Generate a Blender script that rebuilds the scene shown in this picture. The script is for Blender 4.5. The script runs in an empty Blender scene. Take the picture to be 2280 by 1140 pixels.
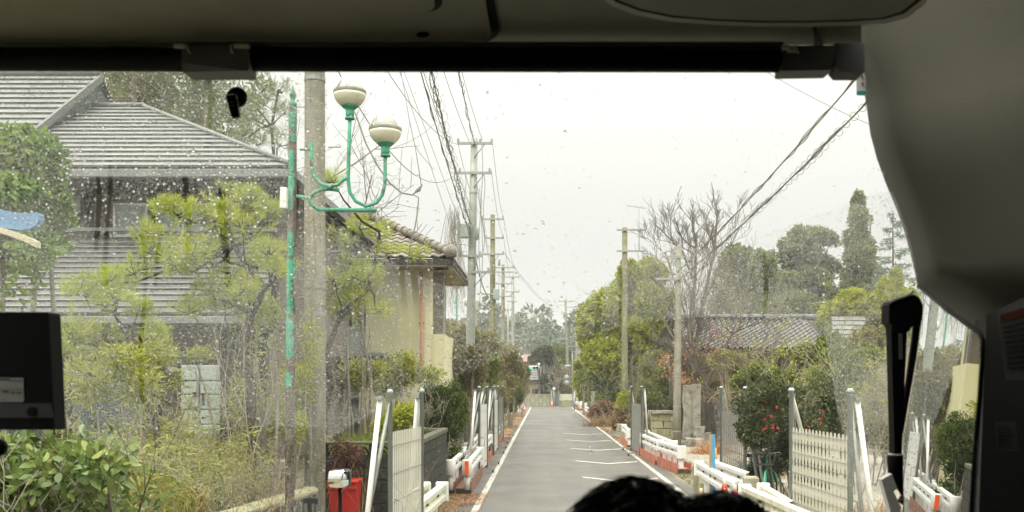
import bpy, math, random
import numpy as np
from mathutils import Vector, Matrix, Euler

# ---------------------------------------------------------------- scene, camera, sky, sun
sc = bpy.context.scene
COL = sc.collection
EYE = 2.4            # camera height above the road
F = 2240.0           # focal length in photograph pixels
VX, VY = 1209.0, 857.0   # vanishing point of the road in the photograph

cam_d = bpy.data.cameras.new('camera')
cam_d.sensor_width = 36.0
cam_d.lens = 36.0 * F / 2280.0
cam_d.shift_x = -(VX - 1140.0) / 2280.0
cam_d.shift_y = (VY - 570.0) / 2280.0
cam_d.clip_start = 0.05
cam_d.clip_end = 3000.0
cam_d.dof.use_dof = True
cam_d.dof.focus_distance = 22.0
cam_d.dof.aperture_fstop = 7.5
cam = bpy.data.objects.new('camera', cam_d)
COL.objects.link(cam)
cam.location = (0, 0, EYE)
cam.rotation_euler = (math.radians(90), 0, 0)
sc.camera = cam

world = bpy.data.worlds.new('World')
sc.world = world
world.use_nodes = True
wn = world.node_tree.nodes; wl = world.node_tree.links
wn.clear()
w_out = wn.new('ShaderNodeOutputWorld')
w_bg = wn.new('ShaderNodeBackground'); w_bg.inputs['Strength'].default_value = 0.10
w_sky = wn.new('ShaderNodeTexSky'); w_sky.sky_type = 'NISHITA'; w_sky.sun_disc = False
SUN_EL, SUN_AZ = math.radians(48), math.radians(215)
w_sky.sun_elevation = SUN_EL; w_sky.sun_rotation = SUN_AZ
w_tc = wn.new('ShaderNodeTexCoord')
w_sep = wn.new('ShaderNodeSeparateXYZ')
w_mr = wn.new('ShaderNodeMapRange'); w_mr.interpolation_type = 'SMOOTHSTEP'
w_mr.inputs['From Min'].default_value = 0.10; w_mr.inputs['From Max'].default_value = 1.0
w_mr.inputs['To Min'].default_value = 0.0; w_mr.inputs['To Max'].default_value = 1.0
w_grad = wn.new('ShaderNodeMix'); w_grad.data_type = 'RGBA'
w_grad.inputs[6].default_value = (6.15, 6.2, 5.85, 1)     # cloud layer near the horizon
w_grad.inputs[7].default_value = (32.0, 31.0, 27.2, 1)    # cloud layer overhead
w_noise = wn.new('ShaderNodeTexNoise'); w_noise.inputs['Scale'].default_value = 2.2
w_noise.inputs['Detail'].default_value = 4
w_nr = wn.new('ShaderNodeMapRange'); w_nr.inputs['To Min'].default_value = 0.96; w_nr.inputs['To Max'].default_value = 1.04
w_mul = wn.new('ShaderNodeMix'); w_mul.data_type = 'RGBA'; w_mul.blend_type = 'MULTIPLY'; w_mul.inputs[0].default_value = 1.0
w_mix = wn.new('ShaderNodeMix'); w_mix.data_type = 'RGBA'; w_mix.inputs[0].default_value = 0.97
wl.new(w_tc.outputs['Generated'], w_sep.inputs[0]); wl.new(w_sep.outputs['Z'], w_mr.inputs['Value'])
wl.new(w_mr.outputs['Result'], w_grad.inputs[0])
wl.new(w_tc.outputs['Generated'], w_noise.inputs['Vector']); wl.new(w_noise.outputs['Fac'], w_nr.inputs['Value'])
wl.new(w_grad.outputs[2], w_mul.inputs[6]); wl.new(w_nr.outputs['Result'], w_mul.inputs[7])
wl.new(w_sky.outputs[0], w_mix.inputs[6]); wl.new(w_mul.outputs[2], w_mix.inputs[7])
wl.new(w_mix.outputs[2], w_bg.inputs['Color']); wl.new(w_bg.outputs[0], w_out.inputs['Surface'])

sun_d = bpy.data.lights.new('sun', 'SUN')
sun_d.energy = 1.5; sun_d.angle = math.radians(25); sun_d.color = (1.0, 0.95, 0.84)
sun = bpy.data.objects.new('sun', sun_d); COL.objects.link(sun)
sd = Vector((math.sin(SUN_AZ) * math.cos(SUN_EL), math.cos(SUN_AZ) * math.cos(SUN_EL), math.sin(SUN_EL)))
sun.rotation_euler = sd.to_track_quat('Z', 'Y').to_euler()

sc.view_settings.view_transform = 'Standard'
sc.view_settings.look = 'None'
sc.view_settings.exposure = 0.50
sc.view_settings.gamma = 1.0
sc.view_settings.use_curve_mapping = False
sc.render.engine = 'CYCLES'
sc.cycles.use_denoising = True
sc.cycles.max_bounces = 10
sc.cycles.transparent_max_bounces = 16
sc.cycles.transmission_bounces = 6
sc.cycles.diffuse_bounces = 4
sc.cycles.glossy_bounces = 3
sc.cycles.caustics_reflective = False
sc.cycles.caustics_refractive = False

# ---------------------------------------------------------------- helpers
def P(px, py, Y):
    """the point at depth Y that stands where the photograph shows (px, py)"""
    return Vector(((px - VX) / F * Y, Y, EYE + (VY - py) / F * Y))
def XP(px, Y): return (px - VX) / F * Y
def ZP(py, Y): return EYE + (VY - py) / F * Y

def origin_of(o):
    v = Vector((0, 0, 0))
    while o is not None:
        v += o.location; o = o.parent
    return v

def thing(name, label, cat, loc=(0, 0, 0), group=None):
    o = bpy.data.objects.new(name, None); COL.objects.link(o)
    o.empty_display_size = 0.1
    o.location = loc; o['label'] = label; o['category'] = cat
    if group: o['group'] = group
    return o

def link(name, me, parent=None, loc=None):
    o = bpy.data.objects.new(name, me); COL.objects.link(o)
    if parent is not None: o.parent = parent
    if loc is not None: o.location = loc
    return o

def tag(o, label=None, cat=None, group=None, kind=None):
    if label: o['label'] = label
    if cat: o['category'] = cat
    if group: o['group'] = group
    if kind: o['kind'] = kind
    return o

def fastmesh(name, V, Fs, mat=None, smooth=False, parent=None, mats=None, midx=None):
    """mesh from numpy arrays; Fs is one (M,k) array or a list of them"""
    if not isinstance(Fs, list): Fs = [Fs]
    Fs = [f for f in Fs if len(f)]
    V = np.asarray(V, dtype=np.float32)
    if parent is not None:
        V = V - np.array(origin_of(parent), dtype=np.float32)
    me = bpy.data.meshes.new(name)
    me.vertices.add(len(V)); me.vertices.foreach_set('co', V.ravel())
    loops = np.concatenate([np.asarray(f, dtype=np.int32).ravel() for f in Fs])
    tot = np.concatenate([np.full(len(f), np.asarray(f).shape[1], dtype=np.int32) for f in Fs])
    start = np.concatenate([[0], np.cumsum(tot)[:-1]]).astype(np.int32)
    me.loops.add(len(loops)); me.loops.foreach_set('vertex_index', loops)
    me.polygons.add(len(tot)); me.polygons.foreach_set('loop_start', start); me.polygons.foreach_set('loop_total', tot)
    if smooth: me.polygons.foreach_set('use_smooth', np.ones(len(tot), dtype=bool))
    if mat: me.materials.append(mat)
    if mats:
        for m in mats: me.materials.append(m)
        me.polygons.foreach_set('material_index', np.asarray(midx, dtype=np.int32))
    me.update(calc_edges=True); me.validate()
    return link(name, me, parent)

class MB:
    """collects shapes in world coordinates and links them as ONE mesh object"""
    def __init__(s): s.v = []; s.f = []; s.sm = []
    def add(s, vs, fs, smooth=False):
        b = len(s.v); s.v += [tuple(v) for v in vs]
        for f in fs: s.f.append([b + i for i in f]); s.sm.append(smooth)
        return s
    def box(s, c, d, rz=0.0, bev=0.0, R=None):
        c = Vector(c); x, y, z = d[0] / 2, d[1] / 2, d[2] / 2
        M = R if R is not None else Matrix.Rotation(rz, 3, 'Z')
        if bev <= 0:
            vs = [c + M @ Vector((sx * x, sy * y, sz * z)) for sz in (-1, 1) for sy in (-1, 1) for sx in (-1, 1)]
            return s.add(vs, [(0, 2, 3, 1), (4, 5, 7, 6), (0, 1, 5, 4), (2, 6, 7, 3), (0, 4, 6, 2), (1, 3, 7, 5)])
        b = min(bev, x * .9, y * .9, z * .9)
        vs = []; idx = {}
        for sz in (-1, 1):
            for sy in (-1, 1):
                for sx in (-1, 1):
                    for k, (ax, ay, az) in enumerate(((x, y - b, z - b), (x - b, y, z - b), (x - b, y - b, z))):
                        idx[(sx, sy, sz, k)] = len(vs); vs.append(c + M @ Vector((sx * ax, sy * ay, sz * az)))
        fs = []
        for sx in (-1, 1): fs.append([idx[(sx, a, b2, 0)] for a, b2 in ((-1, -1), (1, -1), (1, 1), (-1, 1))][::sx])
        for sy in (-1, 1): fs.append([idx[(a, sy, b2, 1)] for a, b2 in ((-1, -1), (1, -1), (1, 1), (-1, 1))][::-sy])
        for sz in (-1, 1): fs.append([idx[(a, b2, sz, 2)] for a, b2 in ((-1, -1), (1, -1), (1, 1), (-1, 1))][::sz])
        for sx in (-1, 1):
            for sy in (-1, 1):
                fs.append([idx[(sx, sy, -1, 0)], idx[(sx, sy, -1, 1)], idx[(sx, sy, 1, 1)], idx[(sx, sy, 1, 0)]][::-(sx * sy)])
                for sz in (-1, 1):
                    fs.append([idx[(sx, sy, sz, k)] for k in (0, 1, 2)][::sx * sy * sz])
        for sx in (-1, 1):
            for sz in (-1, 1):
                fs.append([idx[(sx, -1, sz, 0)], idx[(sx, -1, sz, 2)], idx[(sx, 1, sz, 2)], idx[(sx, 1, sz, 0)]][::(sx * sz)])
        for sy in (-1, 1):
            for sz in (-1, 1):
                fs.append([idx[(-1, sy, sz, 1)], idx[(-1, sy, sz, 2)], idx[(1, sy, sz, 2)], idx[(1, sy, sz, 1)]][::-(sy * sz)])
        return s.add(vs, fs)
    def tube(s, pts, r, n=8, cap=True, smooth=True):
        pts = [Vector(p) for p in pts]; k = len(pts)
        rr = r if hasattr(r, '__len__') else [r] * k
        vs = []; prev = None
        for i, p in enumerate(pts):
            t = (pts[min(i + 1, k - 1)] - pts[max(i - 1, 0)])
            t = t.normalized() if t.length > 1e-9 else Vector((0, 0, 1))
            if prev is None:
                a = Vector((0, 0, 1)) if abs(t.z) < .9 else Vector((1, 0, 0))
                u = t.cross(a).normalized()
            else:
                u = (prev - t * prev.dot(t)).normalized()
            prev = u; w = t.cross(u)
            for j in range(n):
                a = 2 * math.pi * j / n
                vs.append(p + (u * math.cos(a) + w * math.sin(a)) * rr[i])
        fs = []
        for i in range(k - 1):
            for j in range(n):
                fs.append((i * n + j, i * n + (j + 1) % n, (i + 1) * n + (j + 1) % n, (i + 1) * n + j))
        s.add(vs, fs, smooth)
        if cap:
            b = len(s.v) - len(vs)
            s.f.append([b + j for j in range(n)][::-1]); s.sm.append(False)
            s.f.append([b + (k - 1) * n + j for j in range(n)]); s.sm.append(False)
        return s
    def lathe(s, c, prof, n=16, smooth=True, axis='Z', cap=True):
        """prof: list of (radius, height) about a vertical axis through c"""
        c = Vector(c); vs = []
        for r, h in prof:
            for j in range(n):
                a = 2 * math.pi * j / n
                p = Vector((r * math.cos(a), r * math.sin(a), h))
                if axis == 'Y': p = Vector((p.x, p.z, p.y))
                if axis == 'X': p = Vector((p.z, p.x, p.y))
                vs.append(c + p)
        fs = []
        for i in range(len(prof) - 1):
            for j in range(n):
                fs.append((i * n + j, i * n + (j + 1) % n, (i + 1) * n + (j + 1) % n, (i + 1) * n + j))
        s.add(vs, fs, smooth)
        if cap:
            b = len(s.v) - len(vs)
            s.f.append([b + j for j in range(n)][::-1]); s.sm.append(False)
            s.f.append([b + (len(prof) - 1) * n + j for j in range(n)]); s.sm.append(False)
        return s
    def prism(s, pts, d, smooth=False):
        """closed outline pts (3-D, planar) pushed along vector d"""
        n = len(pts); d = Vector(d)
        vs = [Vector(p) for p in pts] + [Vector(p) + d for p in pts]
        fs = [tuple(range(n))[::-1], tuple(range(n, 2 * n))] + [(i, (i + 1) % n, n + (i + 1) % n, n + i) for i in range(n)]
        return s.add(vs, fs, smooth)
    def quad(s, a, b, c, d): return s.add([a, b, c, d], [(0, 1, 2, 3)])
    def build(s, name, mat, parent=None, smooth=None, loc=None):
        off = origin_of(parent) if parent is not None else Vector((0, 0, 0))
        if loc is not None: off = off + Vector(loc)
        me = bpy.data.meshes.new(name)
        me.from_pydata([(v[0] - off.x, v[1] - off.y, v[2] - off.z) for v in s.v], [], s.f)
        me.polygons.foreach_set('use_smooth', s.sm if smooth is None else [smooth] * len(s.f))
        if mat: me.materials.append(mat)
        me.update()
        o = link(name, me, parent)
        if loc is not None: o.location = loc
        return o

def single(name, mb, mat, label, cat, loc=(0, 0, 0), group=None, kind=None):
    o = mb.build(name, mat, loc=loc)
    return tag(o, label, cat, group, kind)

def struct(name, mb, mat):
    o = mb.build(name, mat); o['kind'] = 'structure'; return o

# ---------------------------------------------------------------- materials
def _ramp(nt, cols, fac_socket, spread=None):
    r = nt.nodes.new('ShaderNodeValToRGB')
    e = r.color_ramp.elements
    n = len(cols)
    e[0].position = 0.0 if spread is None else spread[0]; e[0].color = (*cols[0], 1)
    e[1].position = 1.0 if spread is None else spread[1]; e[1].color = (*cols[-1], 1)
    for i in range(1, n - 1):
        a, b = (0, 1) if spread is None else spread
        x = e.new(a + (b - a) * i / (n - 1)); x.color = (*cols[i], 1)
    nt.links.new(fac_socket, r.inputs[0])
    return r

def mat(name, cols, rough=.6, metal=0.0, scale=6.0, detail=6.0, bump=0.0, bscale=None, spread=(.3, .7),
        coords='Object', obj_rand=0.0, streak=None, spec=0.5, stretch=(1, 1, 1), wear=None, coat=0.0, distort=0.0):
    """noise-mottled Principled material. cols: one or more base colours spread by noise. wear: (colour, threshold, scale) a second, patchy colour."""
    if not isinstance(cols[0], (tuple, list)): cols = [tuple(c * .82 for c in cols), cols, tuple(min(c * 1.15, .95) for c in cols)]
    m = bpy.data.materials.new(name); m.use_nodes = True
    nt = m.node_tree; N = nt.nodes; L = nt.links
    b = N['Principled BSDF']; b.inputs['Roughness'].default_value = rough; b.inputs['Metallic'].default_value = metal
    b.inputs['Specular IOR Level'].default_value = spec
    if coat: b.inputs['Coat Weight'].default_value = coat
    tc = N.new('ShaderNodeTexCoord'); mp = N.new('ShaderNodeMapping'); mp.inputs['Scale'].default_value = stretch
    L.new(tc.outputs[coords], mp.inputs[0])
    nz = N.new('ShaderNodeTexNoise'); nz.inputs['Scale'].default_value = scale; nz.inputs['Detail'].default_value = detail
    nz.inputs['Distortion'].default_value = distort
    L.new(mp.outputs[0], nz.inputs['Vector'])
    r = _ramp(nt, cols, nz.outputs['Fac'], spread)
    out = r.outputs[0]
    if wear:
        n2 = N.new('ShaderNodeTexNoise'); n2.inputs['Scale'].default_value = wear[2]; n2.inputs['Detail'].default_value = 8
        L.new(mp.outputs[0], n2.inputs['Vector'])
        mr = N.new('ShaderNodeMapRange'); mr.inputs['From Min'].default_value = wear[1]; mr.inputs['From Max'].default_value = wear[1] + .05
        L.new(n2.outputs['Fac'], mr.inputs['Value'])
        mx = N.new('ShaderNodeMix'); mx.data_type = 'RGBA'; L.new(mr.outputs[0], mx.inputs[0]); L.new(out, mx.inputs[6]); mx.inputs[7].default_value = (*wear[0], 1)
        out = mx.outputs[2]
    if streak:
        n3 = N.new('ShaderNodeTexNoise'); n3.inputs['Scale'].default_value = streak[1]; n3.inputs['Detail'].default_value = 4
        m3 = N.new('ShaderNodeMapping'); m3.inputs['Scale'].default_value = (1, 1, .07); L.new(tc.outputs[coords], m3.inputs[0]); L.new(m3.outputs[0], n3.inputs['Vector'])
        mr = N.new('ShaderNodeMapRange'); mr.inputs['From Min'].default_value = .45; mr.inputs['From Max'].default_value = .7; mr.inputs['To Max'].default_value = streak[2]
        L.new(n3.outputs['Fac'], mr.inputs['Value'])
        mx = N.new('ShaderNodeMix'); mx.data_type = 'RGBA'; L.new(mr.outputs[0], mx.inputs[0]); L.new(out, mx.inputs[6]); mx.inputs[7].default_value = (*streak[0], 1)
        out = mx.outputs[2]
    if obj_rand:
        oi = N.new('ShaderNodeObjectInfo'); mr = N.new('ShaderNodeMapRange')
        mr.inputs['To Min'].default_value = 1 - obj_rand; mr.inputs['To Max'].default_value = 1 + obj_rand
        L.new(oi.outputs['Random'], mr.inputs['Value'])
        mx = N.new('ShaderNodeMix'); mx.data_type = 'RGBA'; mx.blend_type = 'MULTIPLY'; mx.inputs[0].default_value = 1
        L.new(out, mx.inputs[6]); L.new(mr.outputs[0], mx.inputs[7]); out = mx.outputs[2]
    L.new(out, b.inputs['Base Color'])
    if bump:
        nb = N.new('ShaderNodeTexNoise'); nb.inputs['Scale'].default_value = bscale or scale * 6; nb.inputs['Detail'].default_value = 6
        L.new(mp.outputs[0], nb.inputs['Vector'])
        bp = N.new('ShaderNodeBump'); bp.inputs['Strength'].default_value = bump; bp.inputs['Distance'].default_value = .02
        L.new(nb.outputs['Fac'], bp.inputs['Height']); L.new(bp.outputs[0], b.inputs['Normal'])
    return m

def leafmat(name, cols, trans=.3, rough=.5, nscale=1.2, amt=.5, gain=1.45, lift=1.10):
    """foliage: colour differs from leaf to leaf and from clump to clump"""
    m = bpy.data.materials.new(name); m.use_nodes = True
    nt = m.node_tree; N = nt.nodes; L = nt.links
    b = N['Principled BSDF']; b.inputs['Roughness'].default_value = rough; b.inputs['Specular IOR Level'].default_value = .35
    g = N.new('ShaderNodeNewGeometry')
    tc = N.new('ShaderNodeTexCoord'); nz = N.new('ShaderNodeTexNoise'); nz.inputs['Scale'].default_value = nscale; nz.inputs['Detail'].default_value = 3
    L.new(tc.outputs['Object'], nz.inputs['Vector'])
    mx = N.new('ShaderNodeMix'); mx.inputs[0].default_value = amt
    L.new(g.outputs['Random Per Island'], mx.inputs[2])
    mr = N.new('ShaderNodeMapRange'); mr.inputs['From Min'].default_value = .3; mr.inputs['From Max'].default_value = .7
    L.new(nz.outputs['Fac'], mr.inputs['Value']); L.new(mr.outputs[0], mx.inputs[3])
    cols = [tuple(min(v * gain * lift, .8) for v in c) for c in cols]
    r = _ramp(nt, cols, mx.outputs[0])
    L.new(r.outputs[0], b.inputs['Base Color'])
    if trans > 0:
        t = N.new('ShaderNodeBsdfTranslucent'); ms = N.new('ShaderNodeMixShader'); ms.inputs[0].default_value = trans
        L.new(r.outputs[0], t.inputs[0]); L.new(b.outputs[0], ms.inputs[1]); L.new(t.outputs[0], ms.inputs[2])
        L.new(ms.outputs[0], N['Material Output'].inputs[0])
    return m

def clear_mat(name, col=.96):
    m = bpy.data.materials.new(name); m.use_nodes = True
    N = m.node_tree.nodes; N.remove(N['Principled BSDF'])
    t = N.new('ShaderNodeBsdfTransparent'); t.inputs[0].default_value = (col, col, col * .995, 1)
    m.node_tree.links.new(t.outputs[0], N['Material Output'].inputs[0]); return m

def glow_mat(name, col, s):
    m = bpy.data.materials.new(name); m.use_nodes = True
    b = m.node_tree.nodes['Principled BSDF']; b.inputs['Base Color'].default_value = (*col, 1)
    b.inputs['Emission Color'].default_value = (*col, 1); b.inputs['Emission Strength'].default_value = s
    return m

M = {}
M['asphalt'] = mat('asphalt', [(.076, .074, .064), (.093, .090, .078), (.112, .108, .093)], rough=.42, scale=.8, detail=12, bump=.25, bscale=60, wear=((.10, .10, .095), .60, .35), spec=.6)
M['paint'] = mat('road_paint', [(.42, .41, .36), (.62, .61, .55)], rough=.5, scale=9, detail=10, wear=((.20, .195, .18), .54, 11))
M['ground'] = mat('soil', [(.07, .06, .04), (.13, .115, .075), (.10, .11, .05)], rough=.95, scale=1.4, bump=.6, bscale=14)
M['gravel'] = mat('gravel_yard', [(.20, .185, .15), (.30, .28, .23), (.36, .34, .28)], rough=.9, scale=9, bump=.7, bscale=60)
M['verge'] = mat('verge_soil', [(.13, .12, .09), (.19, .17, .125), (.24, .215, .16)], rough=.9, scale=3, bump=.6, bscale=40)
M['concrete'] = mat('weathered_concrete', [(.22, .215, .185), (.30, .29, .25), (.37, .36, .31)], rough=.85, scale=3, bump=.25, bscale=30, streak=((.12, .12, .09), 3, .6))
M['polecon'] = mat('pole_concrete', [(.20, .195, .155), (.27, .262, .21), (.32, .31, .25)], rough=.85, scale=4, bump=.2, bscale=40, streak=((.13, .125, .06), 6, .8))
M['poleolive'] = mat('pole_olive', [(.16, .16, .08), (.22, .215, .13), (.28, .27, .18)], rough=.85, scale=4, streak=((.10, .11, .03), 6, .9))
M['darkblock'] = mat('mossy_block', [(.014, .015, .012), (.028, .028, .022), (.055, .053, .042)], rough=.9, scale=9, bump=.5, bscale=40, obj_rand=.25, streak=((.025, .03, .02), 5, .6))
M['darkcap'] = mat('mossy_cap', [(.06, .06, .04), (.13, .125, .09)], rough=.9, scale=6, bump=.4)
M['paleblock'] = mat('pale_block', [(.25, .25, .19), (.36, .355, .28), (.30, .31, .19)], rough=.85, scale=4, bump=.35, bscale=22, obj_rand=.15, streak=((.15, .15, .07), 4, .7))
M['mossstone'] = mat('yellowish_stone', [(.20, .20, .11), (.32, .31, .19), (.24, .25, .12)], rough=.9, scale=3, bump=.5, bscale=14, obj_rand=.15)
M['stone'] = mat('rough_stone', [(.13, .125, .10), (.27, .26, .22), (.36, .35, .30)], rough=.9, scale=4, bump=.8, bscale=16, wear=((.05, .05, .035), .66, 5))
M['white'] = mat('white_paint', [(.70, .70, .68), (.80, .80, .78)], rough=.35, scale=4, streak=((.52, .52, .45), 6, .45), coat=.1)
M['whiteold'] = mat('cream_painted_steel', [(.62, .62, .50), (.74, .74, .63)], rough=.45, scale=3, streak=((.40, .40, .22), 7, .6))
M['galv'] = mat('galvanised_steel', [(.26, .28, .265), (.36, .38, .36)], rough=.45, metal=.4, scale=6, streak=((.16, .18, .15), 6, .5))
M['galvlite'] = mat('bright_galvanised', [(.42, .43, .42), (.56, .57, .56)], rough=.35, metal=.5, scale=7)
M['greenpost'] = mat('grey_green_steel', [(.30, .35, .33), (.38, .43, .41)], rough=.45, scale=5, streak=((.11, .13, .10), 6, .5))
M['slatgrey'] = mat('grey_slat_alloy', [(.24, .25, .235), (.34, .35, .33)], rough=.4, metal=.35, scale=5)
M['slatwhite'] = mat('pale_slat', [(.52, .51, .43), (.64, .63, .54)], rough=.45, scale=2.5, streak=((.50, .50, .38), 8, .5))
M['redbase'] = mat('faded_red_steel', [(.34, .09, .05), (.50, .15, .085), (.52, .20, .13)], rough=.6, scale=3, streak=((.20, .09, .06), 5, .5), wear=((.17, .11, .08), .66, 7))
M['brownbase'] = mat('rusty_brown_steel', [(.16, .07, .045), (.24, .11, .075), (.33, .17, .12)], rough=.65, scale=5, wear=((.08, .05, .035), .6, 6))
M['darksteel'] = mat('dark_steel', [(.025, .022, .02), (.05, .045, .04)], rough=.5, scale=6)
M['orange'] = mat('orange_reflector', (.85, .12, .02), rough=.35)
M['red'] = mat('red_plastic', [(.36, .014, .012), (.47, .025, .02)], rough=.4, scale=3)
M['conered'] = mat('cone_orange_red', [(.62, .07, .03), (.72, .10, .04)], rough=.5, scale=6)
M['black'] = mat('black_plastic', (.0022, .0022, .003), rough=.6, spec=.12)
M['rubber'] = mat('black_rubber', (.015, .015, .015), rough=.8)
M['cream'] = mat('cream_render', [(.58, .55, .33), (.66, .63, .40)], rough=.8, scale=1.2, streak=((.50, .48, .30), 2, .5), bump=.08, bscale=60)
M['rooftile'] = mat('grey_brown_tile', [(.13, .115, .095), (.20, .18, .15), (.26, .24, .20)], rough=.65, scale=5, obj_rand=.28, bump=.3, bscale=20)
M['rooftile2'] = mat('silver_grey_tile', [(.06, .06, .06), (.10, .10, .098), (.15, .15, .145)], rough=.35, scale=5, obj_rand=.22)
M['metalroof'] = mat('pale_metal_roof', [(.145, .16, .158), (.215, .23, .228)], rough=.45, scale=1.2, obj_rand=.06, streak=((.28, .30, .28), 2, .4))
M['metalroof2'] = mat('grey_metal_roof', [(.11, .115, .115), (.165, .17, .17)], rough=.45, scale=1.5, obj_rand=.08)
M['seam'] = mat('white_seam', [(.32, .33, .33), (.44, .45, .44)], rough=.35, scale=5)
M['tealwall'] = mat('teal_grey_wall', [(.055, .085, .085), (.09, .12, .12)], rough=.7, scale=3)
M['brownwall'] = mat('grey_brown_wall', [(.10, .085, .068), (.15, .128, .10), (.19, .165, .135)], rough=.8, scale=2, streak=((.06, .055, .045), 2, .6))
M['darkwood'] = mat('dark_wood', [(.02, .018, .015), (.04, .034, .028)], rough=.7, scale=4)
M['tan'] = mat('tan_board', [(.30, .24, .15), (.38, .31, .20)], rough=.7, scale=5)
M['shutter'] = mat('pale_green_shutter', [(.30, .36, .34), (.38, .44, .42)], rough=.5, scale=3)
M['windowglass'] = mat('dark_window_glass', [(.05, .07, .08), (.10, .14, .15)], rough=.12, scale=1.5, spec=.8)
M['bluewin'] = mat('pale_blue_curtain', [(.25, .33, .36), (.36, .43, .46)], rough=.25, scale=2)
M['pipe'] = mat('orange_brown_pipe', [(.34, .13, .06), (.42, .18, .09)], rough=.5, scale=6)
M['rust'] = mat('rusty_steel', [(.07, .055, .042), (.11, .09, .07), (.16, .145, .115)], rough=.8, scale=9, bump=.3)
M['greenpaint'] = mat('peeling_green_paint', [(.02, .26, .14), (.03, .36, .20), (.05, .42, .25)], rough=.45, scale=3, wear=((.10, .06, .045), .47, 2.3), stretch=(1, 1, .55))
M['greenclean'] = mat('green_paint', [(.035, .22, .14), (.06, .31, .20), (.11, .38, .27)], rough=.65, scale=5, wear=((.11, .09, .06), .60, 9))
M['globewhite'] = mat('white_glass_globe', (.86, .86, .84), rough=.1, spec=.8)
M['globewhite'].node_tree.nodes['Principled BSDF'].inputs['Roughness'].default_value = .04
M['globecream'] = mat('smoked_cream_glass', [(.62, .60, .47), (.70, .68, .54)], rough=.12, spec=.8, scale=3)
M['ringdark'] = mat('dirty_ring', [(.17, .17, .13), (.28, .28, .22)], rough=.5, scale=9)
M['bark'] = mat('grey_bark', [(.055, .045, .035), (.11, .095, .075), (.16, .145, .12)], rough=.95, scale=7, bump=.8, bscale=30, stretch=(1, 1, .25))
M['barkdark'] = mat('dark_pine_bark', [(.025, .02, .016), (.055, .045, .036), (.08, .068, .055)], rough=.95, scale=7, bump=.8, bscale=30, stretch=(1, 1, .3))
M['twig'] = mat('grey_twigs', [(.19, .17, .135), (.29, .265, .215)], rough=.9, scale=6)
M['branchgrey'] = mat('grey_branches', [(.12, .10, .08), (.20, .18, .145)], rough=.9, scale=6)
M['palestem'] = mat('pale_stems', [(.28, .265, .21), (.38, .36, .30)], rough=.85, scale=6)
M['straw'] = leafmat('dry_straw', [(.14, .085, .04), (.26, .17, .08), (.36, .27, .14)], trans=.2, gain=1.0)
M['wire'] = mat('dull_cable', [(.20, .20, .165), (.28, .28, .235)], rough=.7, scale=9)
M['wirethin'] = mat('pale_cable', [(.22, .23, .22), (.28, .29, .28)], rough=.6, scale=9)
M['insul'] = mat('porcelain', (.45, .45, .42), rough=.25)
M['arm'] = mat('crossarm_steel', [(.26, .28, .25), (.34, .36, .33)], rough=.5, metal=.2, scale=5)
M['transformer'] = mat('grey_transformer', [(.27, .32, .30), (.33, .38, .36)], rough=.5, scale=4)
M['blue'] = mat('blue_plastic', [(.10, .20, .36), (.14, .27, .46), (.20, .34, .52)], rough=.4, scale=3)
M['creamboard'] = mat('cream_board', [(.50, .46, .33), (.58, .54, .40)], rough=.6, scale=5)
M['bluepost'] = mat('bright_blue_paint', [(.05, .26, .52), (.08, .34, .62)], rough=.5, scale=8)
M['wood'] = mat('sawn_wood', [(.38, .25, .12), (.50, .36, .19)], rough=.7, scale=8, stretch=(1, 1, .2))
M['yellowpost'] = mat('orange_yellow_plastic', (.80, .36, .03), rough=.45)
M['signwhite'] = mat('sign_white', (.80, .80, .78), rough=.5)
M['signred'] = mat('sign_red_print', (.55, .05, .05), rough=.6)
M['signblack'] = mat('sign_black_print', (.03, .03, .03), rough=.6)
M['bluegate'] = mat('blue_grey_sheet', [(.07, .09, .13), (.10, .125, .17)], rough=.5, scale=2)
M['pinkwall'] = mat('dusty_pink_wall', [(.28, .17, .16), (.36, .23, .21)], rough=.8, scale=3)
M['chrome'] = mat('chromed_metal', [(.55, .56, .54), (.7, .7, .68)], rough=.25, metal=.9, scale=4)
M['mirror'] = mat('mirror_glass', [(.86, .88, .86), (.88, .90, .88)], rough=.0, metal=1.0, scale=1)
M['skin'] = mat('skin', (.45, .28, .20), rough=.5)
M['hair'] = mat('black_hair', (.006, .0055, .005), rough=.5, spec=.3)
M['shirt'] = mat('dark_uniform', (.02, .022, .03), rough=.9)
M['redtile'] = mat('faded_red_roof', [(.34, .12, .08), (.44, .18, .13)], rough=.6, scale=4)
# foliage
M['pine'] = leafmat('yellow_green_needles', [(.12, .16, .02), (.26, .30, .035), (.42, .45, .08)], trans=.4, nscale=1.6, gain=1.35)
M['pinefar'] = leafmat('dull_green_needles', [(.07, .10, .04), (.13, .17, .07), (.20, .22, .10)], trans=.35)
M['leafbright'] = leafmat('fresh_green_leaves', [(.055, .10, .025), (.11, .18, .04), (.24, .30, .07)], trans=.4)
M['leafdark'] = leafmat('dark_glossy_leaves', [(.015, .022, .008), (.045, .058, .018), (.11, .11, .04)], trans=.15, rough=.28)
M['leafmid'] = leafmat('mid_green_leaves', [(.045, .06, .012), (.10, .13, .022), (.19, .21, .04)], trans=.35, gain=1.35)
M['leafhedge'] = leafmat('hedge_leaves', [(.010, .022, .005), (.05, .08, .012), (.17, .20, .03)], trans=.25, gain=1.3)
M['leafcam'] = leafmat('glossy_green_leaves', [(.025, .045, .012), (.06, .10, .025), (.14, .18, .05), (.20, .17, .05)], trans=.2, rough=.3)
M['leafyellow'] = leafmat('olive_yellow_leaves', [(.07, .09, .010), (.18, .20, .02), (.32, .32, .04)], trans=.4, gain=1.65)
M['leafgrey'] = leafmat('grey_green_leaves', [(.07, .08, .03), (.13, .14, .055), (.21, .21, .08)], trans=.4, gain=1.5)
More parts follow.
